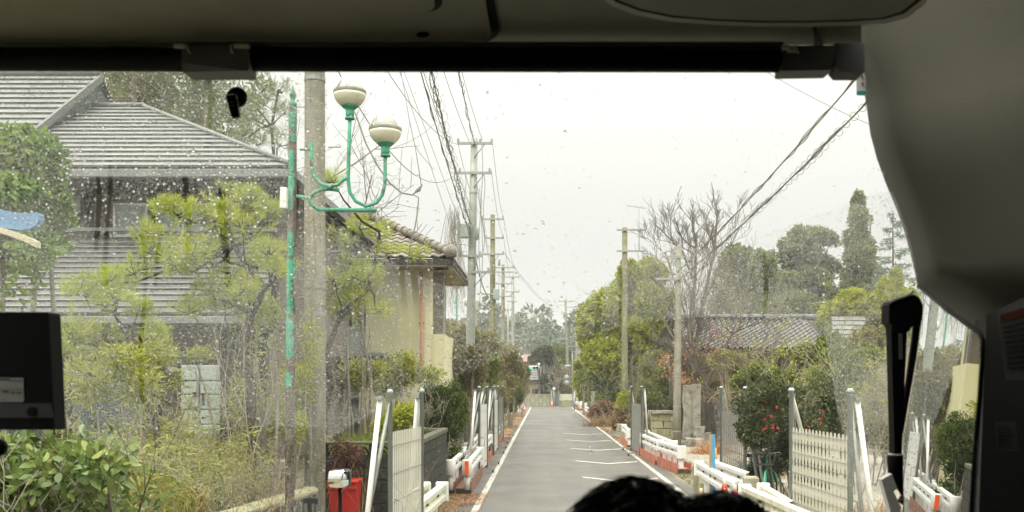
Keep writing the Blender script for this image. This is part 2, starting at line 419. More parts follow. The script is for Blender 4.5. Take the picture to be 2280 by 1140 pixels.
M['leafolive'] = leafmat('olive_brown_leaves', [(.08, .075, .035), (.15, .14, .06), (.24, .215, .09)], trans=.35, gain=1.5)
M['leafblue'] = leafmat('blue_green_needles', [(.06, .10, .07), (.11, .16, .11), (.17, .22, .15)], trans=.3)
M['leaffar'] = leafmat('distant_wood_leaves', [(.07, .09, .07), (.11, .135, .10), (.17, .18, .13)], trans=.2, nscale=.12, amt=.7)
M['bamboo'] = leafmat('bamboo_grass_leaves', [(.09, .12, .02), (.22, .25, .05), (.38, .38, .12), (.46, .40, .20)], trans=.35, nscale=2, amt=.45, gain=1.0)
M['grass'] = leafmat('rank_grass_blades', [(.09, .13, .02), (.17, .22, .04), (.34, .33, .11)], trans=.4, nscale=1.5)
M['reddish'] = leafmat('dark_reddish_leaves', [(.03, .012, .01), (.075, .03, .02), (.12, .06, .03)], trans=.2)
M['deadleaf'] = leafmat('fallen_brown_leaves', [(.12, .05, .02), (.26, .12, .045), (.40, .22, .09)], trans=.1)
M['orangeleaf'] = leafmat('dry_orange_leaves', [(.30, .12, .05), (.45, .20, .09)], trans=.3)
M['flower'] = mat('red_petals', (.62, .03, .06), rough=.5)

def glassmat(name, rough=0.0, col=(1, 1, 1), ior=1.33):
    m = bpy.data.materials.new(name); m.use_nodes = True
    N = m.node_tree.nodes; N.remove(N['Principled BSDF'])
    g = N.new('ShaderNodeBsdfGlass'); g.inputs['Roughness'].default_value = rough; g.inputs['IOR'].default_value = ior
    g.inputs['Color'].default_value = (*col, 1)
    m.node_tree.links.new(g.outputs[0], N['Material Output'].inputs[0]); return m
M['water'] = glassmat('water')
M['globeglass'] = glassmat('clear_globe_glass', .0, (.935, .94, .915), 1.45)
M['mist'] = bpy.data.materials.new('mist_beads'); M['mist'].use_nodes = True
_N = M['mist'].node_tree.nodes; _N.remove(_N['Principled BSDF']); _t = _N.new('ShaderNodeBsdfTranslucent'); _t.inputs[0].default_value = (.82, .84, .82, 1); M['mist'].node_tree.links.new(_t.outputs[0], _N['Material Output'].inputs[0])
M['pane'] = clear_mat('clear_glass', .95)

# ---------------------------------------------------------------- plant machinery
def rng(seed): return np.random.default_rng(seed)

def unit(v): return v / np.maximum(np.linalg.norm(v, axis=-1, keepdims=True), 1e-9)

def snoise(p, s, seed):
    r = rng(seed + 991); out = np.zeros(len(p))
    for k in range(7):
        d = unit(r.normal(size=3)); fq = s * (0.6 + 1.6 * r.random())
        out += np.sin(p @ d * fq + r.random() * 6.28)
    return out / 7 * 1.9

def leaf_arrays(pos, d, nrm, Ln, Wd, fold=.25, oval=False):
    """rhombic leaves, slightly folded: (verts, quads)"""
    n = len(pos); d = unit(d); side = unit(np.cross(d, nrm)); up = unit(np.cross(side, d))
    Ln = np.broadcast_to(np.asarray(Ln, float), (n,))[:, None]; Wd = np.broadcast_to(np.asarray(Wd, float), (n,))[:, None]
    base = pos; tip = pos + d * Ln; mid = pos + d * Ln * .45 + up * Wd * fold
    if oval:
        m2 = pos + d * Ln * .78 + up * Wd * fold * .8; m1 = pos + d * Ln * .22 + up * Wd * fold * .6; mid = pos + d * Ln * .5 + up * Wd * fold
        V = np.stack([base, m1 + side * Wd * .36, mid + side * Wd * .5, m2 + side * Wd * .36, tip, m2 - side * Wd * .36, mid - side * Wd * .5, m1 - side * Wd * .36], axis=1).reshape(-1, 3)
        return V, np.arange(n * 8).reshape(n, 8)
    V = np.stack([base, mid + side * Wd * .5, tip, mid - side * Wd * .5], axis=1).reshape(-1, 3)
    Q = np.arange(n * 4).reshape(n, 4)
    return V, Q

def blade_arrays(pos, d, Ln, Wd, droop, seed=0, seg=3):
    """arching blades of grass / long leaves"""
    r = rng(seed); n = len(pos); d = unit(d)
    side = unit(np.cross(d, r.normal(size=(n, 3))))
    Ln = np.broadcast_to(np.asarray(Ln, float), (n,)); Wd = np.broadcast_to(np.asarray(Wd, float), (n,)); droop = np.broadcast_to(np.asarray(droop, float), (n,))
    rows = []
    for k in range(seg + 1):
        t = k / seg
        c = pos + d * (Ln * t)[:, None]; c[:, 2] -= droop * Ln * t * t
        w = Wd * (1 - t ** 1.6) * .5 + Wd * .03
        rows.append(c + side * w[:, None]); rows.append(c - side * w[:, None])
    V = np.stack(rows, axis=1).reshape(-1, 3)
    m = 2 * (seg + 1); Q = []
    base = np.arange(n) * m
    for k in range(seg):
        Q.append(np.stack([base + 2 * k, base + 2 * k + 1, base + 2 * k + 3, base + 2 * k + 2], axis=1))
    return V, np.concatenate(Q)

def poly_arrays(polys, sides=4):
    """tubes along polylines [(pts(k,3), radii(k))] of any length"""
    Vs = []; Qs = []; b = 0
    ang = np.arange(sides) * 2 * np.pi / sides; ca, sa = np.cos(ang), np.sin(ang)
    for pts, rad in polys:
        k = len(pts)
        t = np.empty_like(pts); t[1:-1] = pts[2:] - pts[:-2]; t[0] = pts[1] - pts[0]; t[-1] = pts[-1] - pts[-2]
        t = unit(t)
        a = np.array([.31, .27, .91]) if abs(t[0, 2]) < .8 else np.array([.9, .3, .1])
        u = unit(np.cross(t, a)); w = np.cross(t, u)
        ring = pts[:, None, :] + (u[:, None, :] * ca[None, :, None] + w[:, None, :] * sa[None, :, None]) * rad[:, None, None]
        Vs.append(ring.reshape(-1, 3))
        i = np.arange(k - 1)[:, None] * sides; j = np.arange(sides)[None, :]; j2 = (j + 1) % sides
        q = np.stack([i + j, i + j2, i + sides + j2, i + sides + j], axis=-1).reshape(-1, 4) + b
        Qs.append(q); b += k * sides
    return np.concatenate(Vs), np.concatenate(Qs)

def grow(base, d, length, rad, depth, r, ratio=.68, nchild=3, spread=.6, up=.15, wob=.10, tips=None, minr=.004, seg=5):
    """recursive branching: a list of polylines"""
    out = []
    d = unit(np.asarray(d, float)); p = np.asarray(base, float)
    pts = [p]; dd = d
    for k in range(seg):
        dd = unit(dd + r.normal(size=3) * wob + np.array([0, 0, up * .3]))
        p = p + dd * length / seg; pts.append(p)
    pts = np.array(pts); rad_a = np.linspace(rad, max(rad * .55, minr), seg + 1)
    out.append((pts, rad_a))
    if depth <= 0:
        if tips is not None: tips.append((pts[-1], dd))
        return out
    for c in range(nchild):
        t = (.35 + .65 * (c + r.random() * .8) / nchild); t = min(t, 1.0)
        x = t * seg; i = min(int(x), seg - 1); q = pts[i] + (pts[i + 1] - pts[i]) * (x - i)
        ax = unit(np.cross(dd, r.normal(size=3)))
        nd = unit(dd * (1 - spread * .35) + ax * spread * (0.6 + .8 * r.random()) + np.array([0, 0, up]))
        out += grow(q, nd, length * ratio * (.75 + .5 * r.random()), max(rad * .55, minr), depth - 1, r, ratio, nchild, spread, up, wob, tips, minr, max(seg - 1, 3))
    return out

def blob_points(blobs, n, r, shell=.55, thr=-.35, ns=1.6, seed=0):
    """leaf positions in a crown made of several lobes; gaps where noise is low"""
    vol = np.array([b[3] * b[4] * b[5] for b in blobs]) ** .67; vol = vol / vol.sum()
    idx = r.choice(len(blobs), size=int(n * 1.9), p=vol)
    B = np.array(blobs, float)[idx]
    u = unit(r.normal(size=(len(idx), 3)))
    rad = shell + (1 - shell) * r.random(len(idx)) ** .6
    rad *= 1 + .24 * snoise(u * 2.6 + B[:, :3] * 1.7, 2.0, seed)
    pos = B[:, :3] + u * rad[:, None] * B[:, 3:6]
    keep = snoise(pos, ns, seed + 5) + r.normal(size=len(pos)) * .25 > thr
    return pos[keep][:n], u[keep][:n]

def lobes(lst, Y, dy=None, jit=0.0, seed=1):
    """crown lobes from photograph positions (px, py, rx, ry) at depth Y"""
    r = rng(seed); out = []
    for px, py, rx, ry in lst:
        y = Y + (r.random() - .5) * 2 * jit; c = P(px, py, y); a = rx * y / F; b = ry * y / F
        out.append((c.x, c.y, c.z, a, dy or max(a * .8, .3), b))
    return out

def crown(name, blobs, n, size, m, parent, seed=1, shell=.5, thr=-.35, ns=1.6, up=.4, asp=.5, droop=0.0, oval=False):
    r = rng(seed); pos, u = blob_points(blobs, n, r, shell, thr, ns, seed)
    k = len(pos)
    d = unit(u * .8 + r.normal(size=(k, 3)) * .8 + np.array([0, 0, -droop]))
    nr = unit(r.normal(size=(k, 3)) + np.array([0, 0, up * 2]) + u * .6)
    L_ = size * (.6 + .8 * r.random(k))
    V, Q = leaf_arrays(pos, d, nr, L_, L_ * asp, oval=oval)
    return fastmesh(name, V, Q, m, parent=parent)

def needle_tufts(centers, dirs, n_per, Ln, Wd, r, spread=.9):
    c = np.repeat(np.asarray(centers), n_per, axis=0); dd = np.repeat(np.asarray(dirs), n_per, axis=0)
    k = len(c)
    d = unit(dd * .8 + r.normal(size=(k, 3)) * spread)
    base = c + dd * (r.random(k)[:, None] - .5) * Ln * .8
    nr = r.normal(size=(k, 3))
    L_ = Ln * (.7 + .5 * r.random(k))
    return leaf_arrays(base, d, nr, L_, Wd, fold=0)

def tree(name, label, cat, base, lb, n, size, m, bark='bark', seed=1, tr=.15, group=None, limbs=True, **kw):
    """trunk > limbs reaching into each lobe, crown of leaves"""
    base = Vector(base); t = thing(name, label, cat, base, group)
    r = rng(seed); cx = np.mean([b[0] for b in lb]); cy = np.mean([b[1] for b in lb]); cz = np.mean([b[2] for b in lb])
    fork = np.array([base.x * .5 + cx * .5, base.y * .5 + cy * .5, base.z + (cz - base.z) * .5])
    polys = []
    b0 = np.array(base); mid = (b0 + fork) / 2 + r.normal(size=3) * .08
    polys.append((np.array([b0 - [0, 0, .05], b0 * .85 + fork * .15, mid, fork]), np.array([tr * 1.35, tr, tr * .9, tr * .8])))
    if limbs:
        for b in lb[:14]:
            e = np.array(b[:3]); q = fork + (e - fork) * .5 + r.normal(size=3) * .15
            polys.append((np.array([fork, q, fork + (e - fork) * .8, e]), np.array([tr * .6, tr * .4, tr * .22, tr * .06])))
    V, Q = poly_arrays(polys, 7)
    fastmesh('trunk', V, Q, M[bark], smooth=True, parent=t)
    crown('crown', lb, n, size, m, t, seed=seed, **kw)
    return t

def wear_road(m):
    """wheel tracks, damp patches and fine cracks across the asphalt"""
    N = m.node_tree.nodes; L = m.node_tree.links; b = N['Principled BSDF']; src = b.inputs['Base Color'].links[0].from_socket
    tc = N.new('ShaderNodeTexCoord'); mp = N.new('ShaderNodeMapping'); mp.inputs['Scale'].default_value = (1.1, .035, 1); L.new(tc.outputs['Object'], mp.inputs[0])
    n1 = N.new('ShaderNodeTexNoise'); n1.inputs['Scale'].default_value = 1.6; n1.inputs['Detail'].default_value = 5; L.new(mp.outputs[0], n1.inputs['Vector'])
    r1 = N.new('ShaderNodeMapRange'); r1.inputs['From Min'].default_value = .35; r1.inputs['From Max'].default_value = .65; r1.inputs['To Min'].default_value = .86; r1.inputs['To Max'].default_value = 1.10; L.new(n1.outputs['Fac'], r1.inputs['Value'])
    n2 = N.new('ShaderNodeTexNoise'); n2.inputs['Scale'].default_value = .45; n2.inputs['Detail'].default_value = 7; n2.inputs['Distortion'].default_value = .6; L.new(tc.outputs['Object'], n2.inputs['Vector'])
    r2 = N.new('ShaderNodeMapRange'); r2.inputs['From Min'].default_value = .40; r2.inputs['From Max'].default_value = .62; r2.inputs['To Min'].default_value = .42; r2.inputs['To Max'].default_value = .58; L.new(n2.outputs['Fac'], r2.inputs['Value']); L.new(r2.outputs[0], b.inputs['Roughness'])
    r3 = N.new('ShaderNodeMapRange'); r3.inputs['From Min'].default_value = .40; r3.inputs['From Max'].default_value = .62; r3.inputs['To Min'].default_value = .92; r3.inputs['To Max'].default_value = 1.05; L.new(n2.outputs['Fac'], r3.inputs['Value'])
    ml = N.new('ShaderNodeMath'); ml.operation = 'MULTIPLY'; L.new(r1.outputs[0], ml.inputs[0]); L.new(r3.outputs[0], ml.inputs[1])
    nd = N.new('ShaderNodeTexNoise'); nd.inputs['Scale'].default_value = 1.3; nd.inputs['Detail'].default_value = 4; L.new(tc.outputs['Object'], nd.inputs['Vector'])
    va = N.new('ShaderNodeVectorMath'); va.operation = 'MULTIPLY_ADD'; va.inputs[1].default_value = (.9, .9, .9); L.new(nd.outputs['Color'], va.inputs[0]); L.new(tc.outputs['Object'], va.inputs[2])
    vo = N.new('ShaderNodeTexVoronoi'); vo.feature = 'DISTANCE_TO_EDGE'; vo.inputs['Scale'].default_value = .33; L.new(va.outputs[0], vo.inputs['Vector'])
    r4 = N.new('ShaderNodeMapRange'); r4.inputs['From Min'].default_value = .002; r4.inputs['From Max'].default_value = .007; r4.inputs['To Min'].default_value = .62; r4.inputs['To Max'].default_value = 1; L.new(vo.outputs['Distance'], r4.inputs['Value'])
    m2 = N.new('ShaderNodeMath'); m2.operation = 'MULTIPLY'; L.new(ml.outputs[0], m2.inputs[0]); L.new(r4.outputs[0], m2.inputs[1])
    mx = N.new('ShaderNodeMix'); mx.data_type = 'RGBA'; mx.blend_type = 'MULTIPLY'; mx.inputs[0].default_value = 1; L.new(src, mx.inputs[6]); L.new(m2.outputs[0], mx.inputs[7]); L.new(mx.outputs[2], b.inputs['Base Color'])
wear_road(M['asphalt'])
# ================================================================= GROUND, ROAD
g = MB()
for (x0, x1, y0, y1) in ((-300, 340, -58, 520),):
    g.quad((x0, y0, 0), (x1, y0, 0), (x1, y1, 0), (x0, y1, 0))
struct('ground', g, M['ground'])
def strip(name, m, xs_l, xs_r, ys, z):
    b = MB()
    for i in range(len(ys) - 1):
        b.quad((xs_l[i], ys[i], z), (xs_r[i], ys[i], z), (xs_r[i + 1], ys[i + 1], z), (xs_l[i + 1], ys[i + 1], z))
    return struct(name, b, m)
strip('verge_left', M['verge'], [-4.2, -3.3], [-1.5, -1.5], [-20, 108], .006)
strip('verge_right', M['verge'], [3.2, 3.2], [4.3, 4.4], [-20, 108], .006)
strip('gravel_yard', M['gravel'], [4.2, 4.2], [12, 11], [12, 40], .010)
strip('road', M['asphalt'], [-1.62, -1.62], [3.42, 3.42], [-30, 108], .014)
strip('cross_road', M['asphalt'], [-60, -60], [60, 60], [108, 111.9], .014)
strip('edge_line_left', M['paint'], [-1.36, -1.36], [-1.23, -1.23], [-20, 106.5], .019)
strip('edge_line_right', M['paint'], [3.01, 3.01], [3.14, 3.14], [-20, 106.5], .019)
mk = MB()
for yy in (20.8, 25.8, 31.4, 37.6, 43.3, 49.2):     # bent slow-down marks
    xl, xm, xr, w = 1.02, 1.98, 2.92, .15
    mk.quad((xl, yy, .0195), (xm, yy - 1.15, .0195), (xm, yy - 1.15 + w * 2.2, .0195), (xl, yy + w * 2.2, .0195))
    mk.quad((xm, yy - 1.15, .0195), (xr, yy - .35, .0195), (xr, yy - .35 + w * 2.2, .0195), (xm, yy - 1.15 + w * 2.2, .0195))
struct('slow_down_markings', mk, M['paint'])
mk = MB()
mk.quad((-1.1, 96, .0195), (.8, 96, .0195), (.8, 96.5, .0195), (-1.1, 96.5, .0195))
for k in range(7): mk.quad((-1.5 + k * .95, 107.6, .0195), (-1.0 + k * .95, 107.6, .0195), (-1.0 + k * .95, 108.0, .0195), (-1.5 + k * .95, 108.0, .0195))
struct('junction_markings', mk, M['paint'])
# raised garden behind the retaining wall, left
tr_ = MB()
tr_.prism([(-40, 2, .66), (-4.9, 2, .66), (-4.75, 9, .66), (-4.15, 12.3, .66), (-3.75, 15.6, .66), (-4.1, 16.7, .66), (-4.1, 44, .66), (-40, 44, .66)], (0, 0, -.8))
struct('garden_terrace', tr_, M['ground'])

# far hill
def hill(name, x0, x1, y, prof, m, seed):
    r = rng(seed); nx = 60; vs = []; fs = []
    for i in range(nx + 1):
        x = x0 + (x1 - x0) * i / nx
        h = np.interp(i / nx, [a for a, _ in prof], [b for _, b in prof]) * (1 + .03 * r.normal())
        vs += [(x, y, -1), (x, y + 14, h * .7), (x, y + 45, h), (x, y + 140, -1)]
    for i in range(nx):
        for k in range(3): a = i * 4 + k; fs.append((a, a + 4, a + 5, a + 1))
    b = MB(); b.add(vs, fs, True); return struct(name, b, m)
M['hill'] = mat('wooded_hill', [(.06, .075, .06), (.10, .12, .09), (.14, .15, .12)], rough=.95, scale=.12, detail=12, bump=.8, bscale=.8)
hill('hill', -170, 230, 300, [(0, 26), (.3, 22), (.42, 20.5), (.5, 21), (.6, 17), (.8, 22), (1, 26)], M['hill'], 4)

def wood(name, label, x0, x1, y0, y1, h0, h1, n, size, m, seed, gap=.0):
    """a mass of far trees: heads of leaf clumps"""
    r = rng(seed); k = max(6, int((x1 - x0) / 3.2)); bl = []
    for i in range(k * 2):
        x = x0 + (x1 - x0) * r.random(); y = y0 + (y1 - y0) * r.random(); h = h0 + (h1 - h0) * r.random()
        rr = 1.8 + 1.6 * r.random()
        bl.append((x, y, h - rr, rr, rr, rr * 1.1)); bl.append((x + r.normal() * .8, y, h * .45, rr * 1.2, rr, h * .5))
    o = crown(name, bl, n, size, m, None, seed=seed, shell=.6, thr=-.8, asp=.8)
    return tag(o, label, 'woodland', kind='stuff')
wood('far_woods', 'hazy blue green trees along the foot of the far hill', -75, 120, 170, 215, 12, 17.5, 34000, 1.25, M['leaffar'], 3)

# ================================================================= RETAINING WALL (left)
rw = thing('retaining_wall', 'low mossy concrete block retaining wall with rounded coping below the overgrown garden', 'wall', (-4.0, 12.3, 0))
poly = [(-4.95, 7.0), (-4.62, 9.4), (-4.02, 12.35), (-3.62, 15.75)]
blk = None
for i in range(3):
    a, b = Vector((*poly[i], 0)), Vector((*poly[i + 1], 0)); d = b - a; ln = d.length; n = round(ln / .40); ang = math.atan2(d.y, d.x)
    for k in range(n):
        c = a + d * ((k + .5) / n)
        for row in range(2):
            if blk is None:
                mb = MB(); mb.box((0, 0, 0), (.385, .16, .325), bev=.012); blk = mb.build('block', M['darkblock'], rw)
                o = blk
                for vv in o.data.vertices: vv.co += origin_of(rw)
            else:
                o = blk.copy(); COL.objects.link(o)
            o.location = (c.x + .0 - rw.location.x, c.y - rw.location.y, .165 + row * .335); o.rotation_euler = (0, 0, ang)
cp = MB()
for i in range(3):
    a, b = poly[i], poly[i + 1]; ang = math.atan2(b[1] - a[1], b[0] - a[0]); L_ = math.dist(a, b)
    cp.box(((a[0] + b[0]) / 2, (a[1] + b[1]) / 2, .745), (L_ + .03, .24, .13), ang, bev=.05)
cp.build('coping', M['mossstone'], rw)

# ================================================================= BLOCK ENCLOSURE (left)
def block_wall(name, label, a, b, rows, bl=.40, bh=.20, th=.12, m='darkblock', capm='darkcap', z0=0.0, deco=False, cap=.06, cat='block wall'):
    a = Vector((*a, z0)); b = Vector((*b, z0)); d = b - a; ln = d.length; ang = math.atan2(d.y, d.x); n = max(1, round(ln / bl)); w = ln / n
    t = thing(name, label, cat, a)
    mb = MB(); mb.box((0, 0, 0), (w - .012, th, bh - .010), bev=.010)
    me = mb.build('block', M[m], None); mesh = me.data; bpy.data.objects.remove(me)
    hb = MB(); hb.box((0, 0, 0), (w / 2 - .012, th, bh - .010), bev=.010)
    hm = hb.build('block', M[m], None); hmesh = hm.data; bpy.data.objects.remove(hm)
    for r_ in range(rows):
        if r_ % 2 == 0: cs = [((k + .5) * w, mesh) for k in range(n)]
        else: cs = [(w * .25, hmesh)] + [((k + 1) * w, mesh) for k in range(n - 1)] + [(ln - w * .25, hmesh)]
        for s_, me_ in cs:
            o = link('block', me_, t); p = d.normalized() * s_
            o.location = (p.x, p.y, bh * (r_ + .5)); o.rotation_euler = (0, 0, ang)
    core = MB(); core.box(a + d / 2 + Vector((0, 0, rows * bh / 2)), (ln - .02, th - .035, rows * bh - .01), ang)
    core.build('mortar', M['darkblock' if m == 'darkblock' else 'concrete'], t)
    ztop = rows * bh
    if deco:                                           # openwork course: arches in a frame
        for k in range(n):
            mb = MB(); c = a + d.normalized() * ((k + .5) * w); u = d.normalized()
            nrm = Vector((-u.y, u.x, 0))
            def pt(x, z): return c + u * x + Vector((0, 0, ztop + z))
            for R_ in (.15, .085):
                mb.tube([pt(R_ * math.cos(q), .02 + R_ * math.sin(q)) for q in [math.pi * i / 8 for i in range(9)]], .017, 5)
            mb.box(c + Vector((0, 0, ztop + .012)), (w, th * .7, .024), ang)
            for sx in (-1, 1): mb.box(c + u * sx * (w / 2 - .012) + Vector((0, 0, ztop + .10)), (.022, th * .7, .2), ang)
            o = mb.build('openwork_block', M[m], t)
        ztop += .20
    if cap:
        cb = MB(); cb.box(a + d / 2 + Vector((0, 0, ztop + cap / 2 + .002)), (ln + .04, th + .05, cap), ang, bev=.015)
        cb.build('coping', M[capm], t)
    return t
block_wall('block_wall', 'dark block wall with arched openwork top course behind the red bin', (-4.0, 16.9), (-2.16, 16.9), 6, deco=True, cap=.05)
block_wall('block_wall', 'dark mossy side wall of the block enclosure running along the road', (-2.10, 17.02), (-2.10, 21.3), 7, cap=.09)
block_wall('block_wall', 'dark block wall closing the far end of the enclosure behind the white slat gate', (-3.55, 21.4), (-2.18, 21.4), 7, cap=.08)

# ================================================================= ROOF HELPERS
def roof_object(parent, mesh_cache, key, L_, build):
    if key not in mesh_cache: mesh_cache[key] = build()
    return link(key[0], mesh_cache[key], parent)

def lap_roof(parent, A, B, C, D, n, m, name='roof_course', thick=.018, seam=True):
    """roof face with eave A-B and ridge D-C (A under D, B under C), covered with n lapped courses, each its own piece"""
    A, B, C, D = map(Vector, (A, B, C, D)); nr = (B - A).cross(D - A).normalized()
    if nr.z < 0: nr = -nr
    for k in range(n):
        t0, t1 = k / n, (k + 1.04) / n; t1 = min(t1, 1)
        a, b = A.lerp(D, t0), B.lerp(C, t0); c, d = B.lerp(C, t1), A.lerp(D, t1)
        up0 = nr * (thick + .03)
        mb = MB(); vs = [a, b, c, d, a + up0, b + up0, c + nr * thick * .4, d + nr * thick * .4]
        mb.add(vs, [(0, 3, 2, 1), (4, 5, 6, 7), (0, 1, 5, 4), (1, 2, 6, 5), (2, 3, 7, 6), (3, 0, 4, 7)])
        mb.build(name, m, parent)
    if seam:
        for k in range(1, n):
            t0 = k / n; a, b = A.lerp(D, t0), B.lerp(C, t0)
            mb = MB(); mb.tube([a + nr * (thick + .034), b + nr * (thick + .034)], .011, 5); mb.build('course_seam', M['seam'], parent)

def tile_roof(parent, A, B, C, D, cols, rows, m, wave=.05):
    """pantile roof: every tile an object sharing one mesh; skips tiles outside the trapezoid"""
    A, B, C, D = map(Vector, (A, B, C, D)); ux = (B - A).normalized(); W = (B - A).length
    off = (D - A).dot(ux); up = (D - A) - ux * off; H = up.length; uy = up.normalized(); nr = ux.cross(uy)
    if nr.z < 0: nr = -nr
    w, h = W / cols, H / rows
    vs = []; N_ = 6
    for j, (y, z) in enumerate(((0, .055), (h * 1.08, .018))):
        for i in range(N_ + 1):
            x = w * i / N_ * 1.02; vs.append((x, y, z + wave * math.sin(math.pi * 2 * i / N_) * .5 + wave * .5))
    for i in range(N_ + 1): v = vs[i]; vs.append((v[0], 0, v[2] - .03))
    fs = [(i, i + 1, N_ + 2 + i, N_ + 1 + i) for i in range(N_)] + [(2 * N_ + 2 + i, 2 * N_ + 3 + i, i + 1, i) for i in range(N_)]
    me = bpy.data.meshes.new('roof_tile'); me.from_pydata(vs, [], fs); me.materials.append(m); me.update()
    Mx = Matrix((ux, uy, nr)).transposed(); q = Mx.to_quaternion(); org = origin_of(parent)
    lx0, rx1 = off, (C - A).dot(ux)
    for r_ in range(rows):
        t = (r_ + .5) / rows; xl, xr = lx0 * t, W + (rx1 - W) * t
        for c in range(cols):
            x = c * w
            if x + w * .5 < xl or x + w * .5 > xr: continue
            o = link('roof_tile', me, parent); o.rotation_mode = 'QUATERNION'; o.rotation_quaternion = q
            o.location = A + ux * x + uy * (r_ * h) - org
    mb = MB(); mb.quad(A, B, C, D); mb.build('roof_deck', M['darkwood'], parent)

def ridge_tiles(parent, a, b, r, step, m, name='ridge_tile', endcap=True):
    a, b = Vector(a), Vector(b); n = max(1, int((b - a).length / step)); d = (b - a) / n
    for k in range(n):
        mb = MB(); p = a + d * k; mb.tube([p, p + d * .5, p + d * .97], [r * 1.05, r * .98, r * .9], 8); mb.build(name, m, parent)
    if endcap:
        for e in (a, b):
            mb = MB(); mb.lathe(e, [(r * .2, -r * 1.0), (r * 1.25, -r * .9), (r * 1.35, r * .6), (r * .9, r * 1.5), (r * .2, r * 1.9)], 8); mb.build('ridge_end_tile', m, parent)

# ================================================================= HOUSE A (left, large)
HA = thing('two_storey_house', 'large grey roofed two-storey house behind the pine and the green lamp post', 'house', (-12, 20, .66))
# upper right wing: hip roof
Ae, Be, Ce, De = (-11.15, 20.0, 6.73), (-5.05, 20.0, 6.73), (-9.95, 25.0, 9.30), (-11.15, 25.0, 9.30)
lap_roof(HA, Ae, Be, Ce, De, 15, M['metalroof'])
lap_roof(HA, (-5.05, 20.0, 6.73), (-5.05, 30.0, 6.73), (-9.95, 25.02, 9.30), (-9.95, 25.0, 9.30), 8, M['metalroof2'], seam=False)
mb = MB(); mb.tube([(-5.0, 19.97, 6.79), (-9.95, 25.0, 9.35)], .05, 6); mb.build('hip_cap', M['metalroof'], HA)
mb = MB(); mb.tube([(-9.9, 25.0, 9.36), (-11.2, 25.0, 9.36)], .06, 6); mb.build('ridge_cap', M['metalroof'], HA)
mb = MB(); mb.box((-8.1, 20.0, 6.60), (6.25, .16, .16), bev=.01); mb.box((-5.0, 25, 6.60), (.16, 10.0, .16)); mb.build('fascia', M['metalroof'], HA)
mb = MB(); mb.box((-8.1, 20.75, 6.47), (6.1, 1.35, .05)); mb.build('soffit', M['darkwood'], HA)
# upper left wing: gable roof, higher
X1 = -11.25
lap_roof(HA, (-19.5, 21.3, 7.40), (X1 + .1, 21.3, 7.40), (X1 + .1, 25.4, 10.20), (-19.5, 25.4, 10.20), 14, M['metalroof'])
mb = MB(); mb.tube([(-19.5, 25.4, 10.27), (X1 + .1, 25.4, 10.27)], .07, 6); mb.build('ridge_cap', M['metalroof'], HA)
mb = MB(); mb.prism([(X1, 21.9, .66), (X1, 29.2, .66), (X1, 29.2, 7.5), (X1, 25.4, 10.1), (X1, 21.9, 7.6)], (-.25, 0, 0)); mb.build('gable_wall', M['tealwall'], HA)
mb = MB(); mb.prism([(X1 + .14, 21.2, 7.25), (X1 + .14, 25.4, 10.05), (X1 + .14, 25.4, 10.25), (X1 + .14, 21.2, 7.45)], (-.07, 0, 0)); mb.build('bargeboard', M['metalroof2'], HA)
# walls
mb = MB(); mb.box((-15.6, 24.2, 4.0), (8.7, 4.4, 6.7)); mb.build('wall', M['brownwall'], HA)
mb = MB(); mb.box((-8.5, 25.3, 3.9), (5.7, 8.0, 6.3)); mb.build('wall', M['brownwall'], HA)
for x in (-11.0, -9.55, -8.2, -7.1, -6.25, -5.68):
    mb = MB(); mb.box((x, 21.24, 5.2), (.13, .12, 2.6)); mb.build('wall_post', M['darkwood'], HA)
for x, w in ((-8.35, 1.35), (-6.95, 1.25)):
    fr = MB(); z0, z1 = ZP(525, 21.2), ZP(455, 21.2); zc, hh = (z0 + z1) / 2, z1 - z0
    for sx in (-1, 1): fr.box((x + sx * w / 2, 21.22, zc), (.05, .10, hh))
    for sz in (-1, 1): fr.box((x, 21.22, zc + sz * hh / 2), (w + .05, .10, .05))
    fr.box((x, 21.22, zc), (.04, .08, hh))
    wf = fr.build('window', M['galvlite'], HA)
    mb = MB(); mb.box((x, 21.27, zc), (w, .02, hh)); mb.build('pane', M['shutter'] if x < -7.5 else M['bluewin'], wf)
for x, z, w, h in ((-5.95, ZP(435, 21.2), .30, .5), (-10.0, ZP(455, 21.2), .5, .35)):
    mb = MB(); mb.box((x, 21.22, z), (w, .06, h), bev=.01); mb.build('vent_panel', M['signwhite'] if x > -7 else M['shutter'], HA)
mb = MB(); mb.box((-8.4, 21.15, ZP(511, 21.15)), (5.6, .10, .07)); mb.build('sill_band', M['seam'], HA)
mb = MB(); mb.box((-8.4, 21.15, ZP(540, 21.15)), (5.6, .12, .10)); mb.build('wood_band', M['tan'], HA)
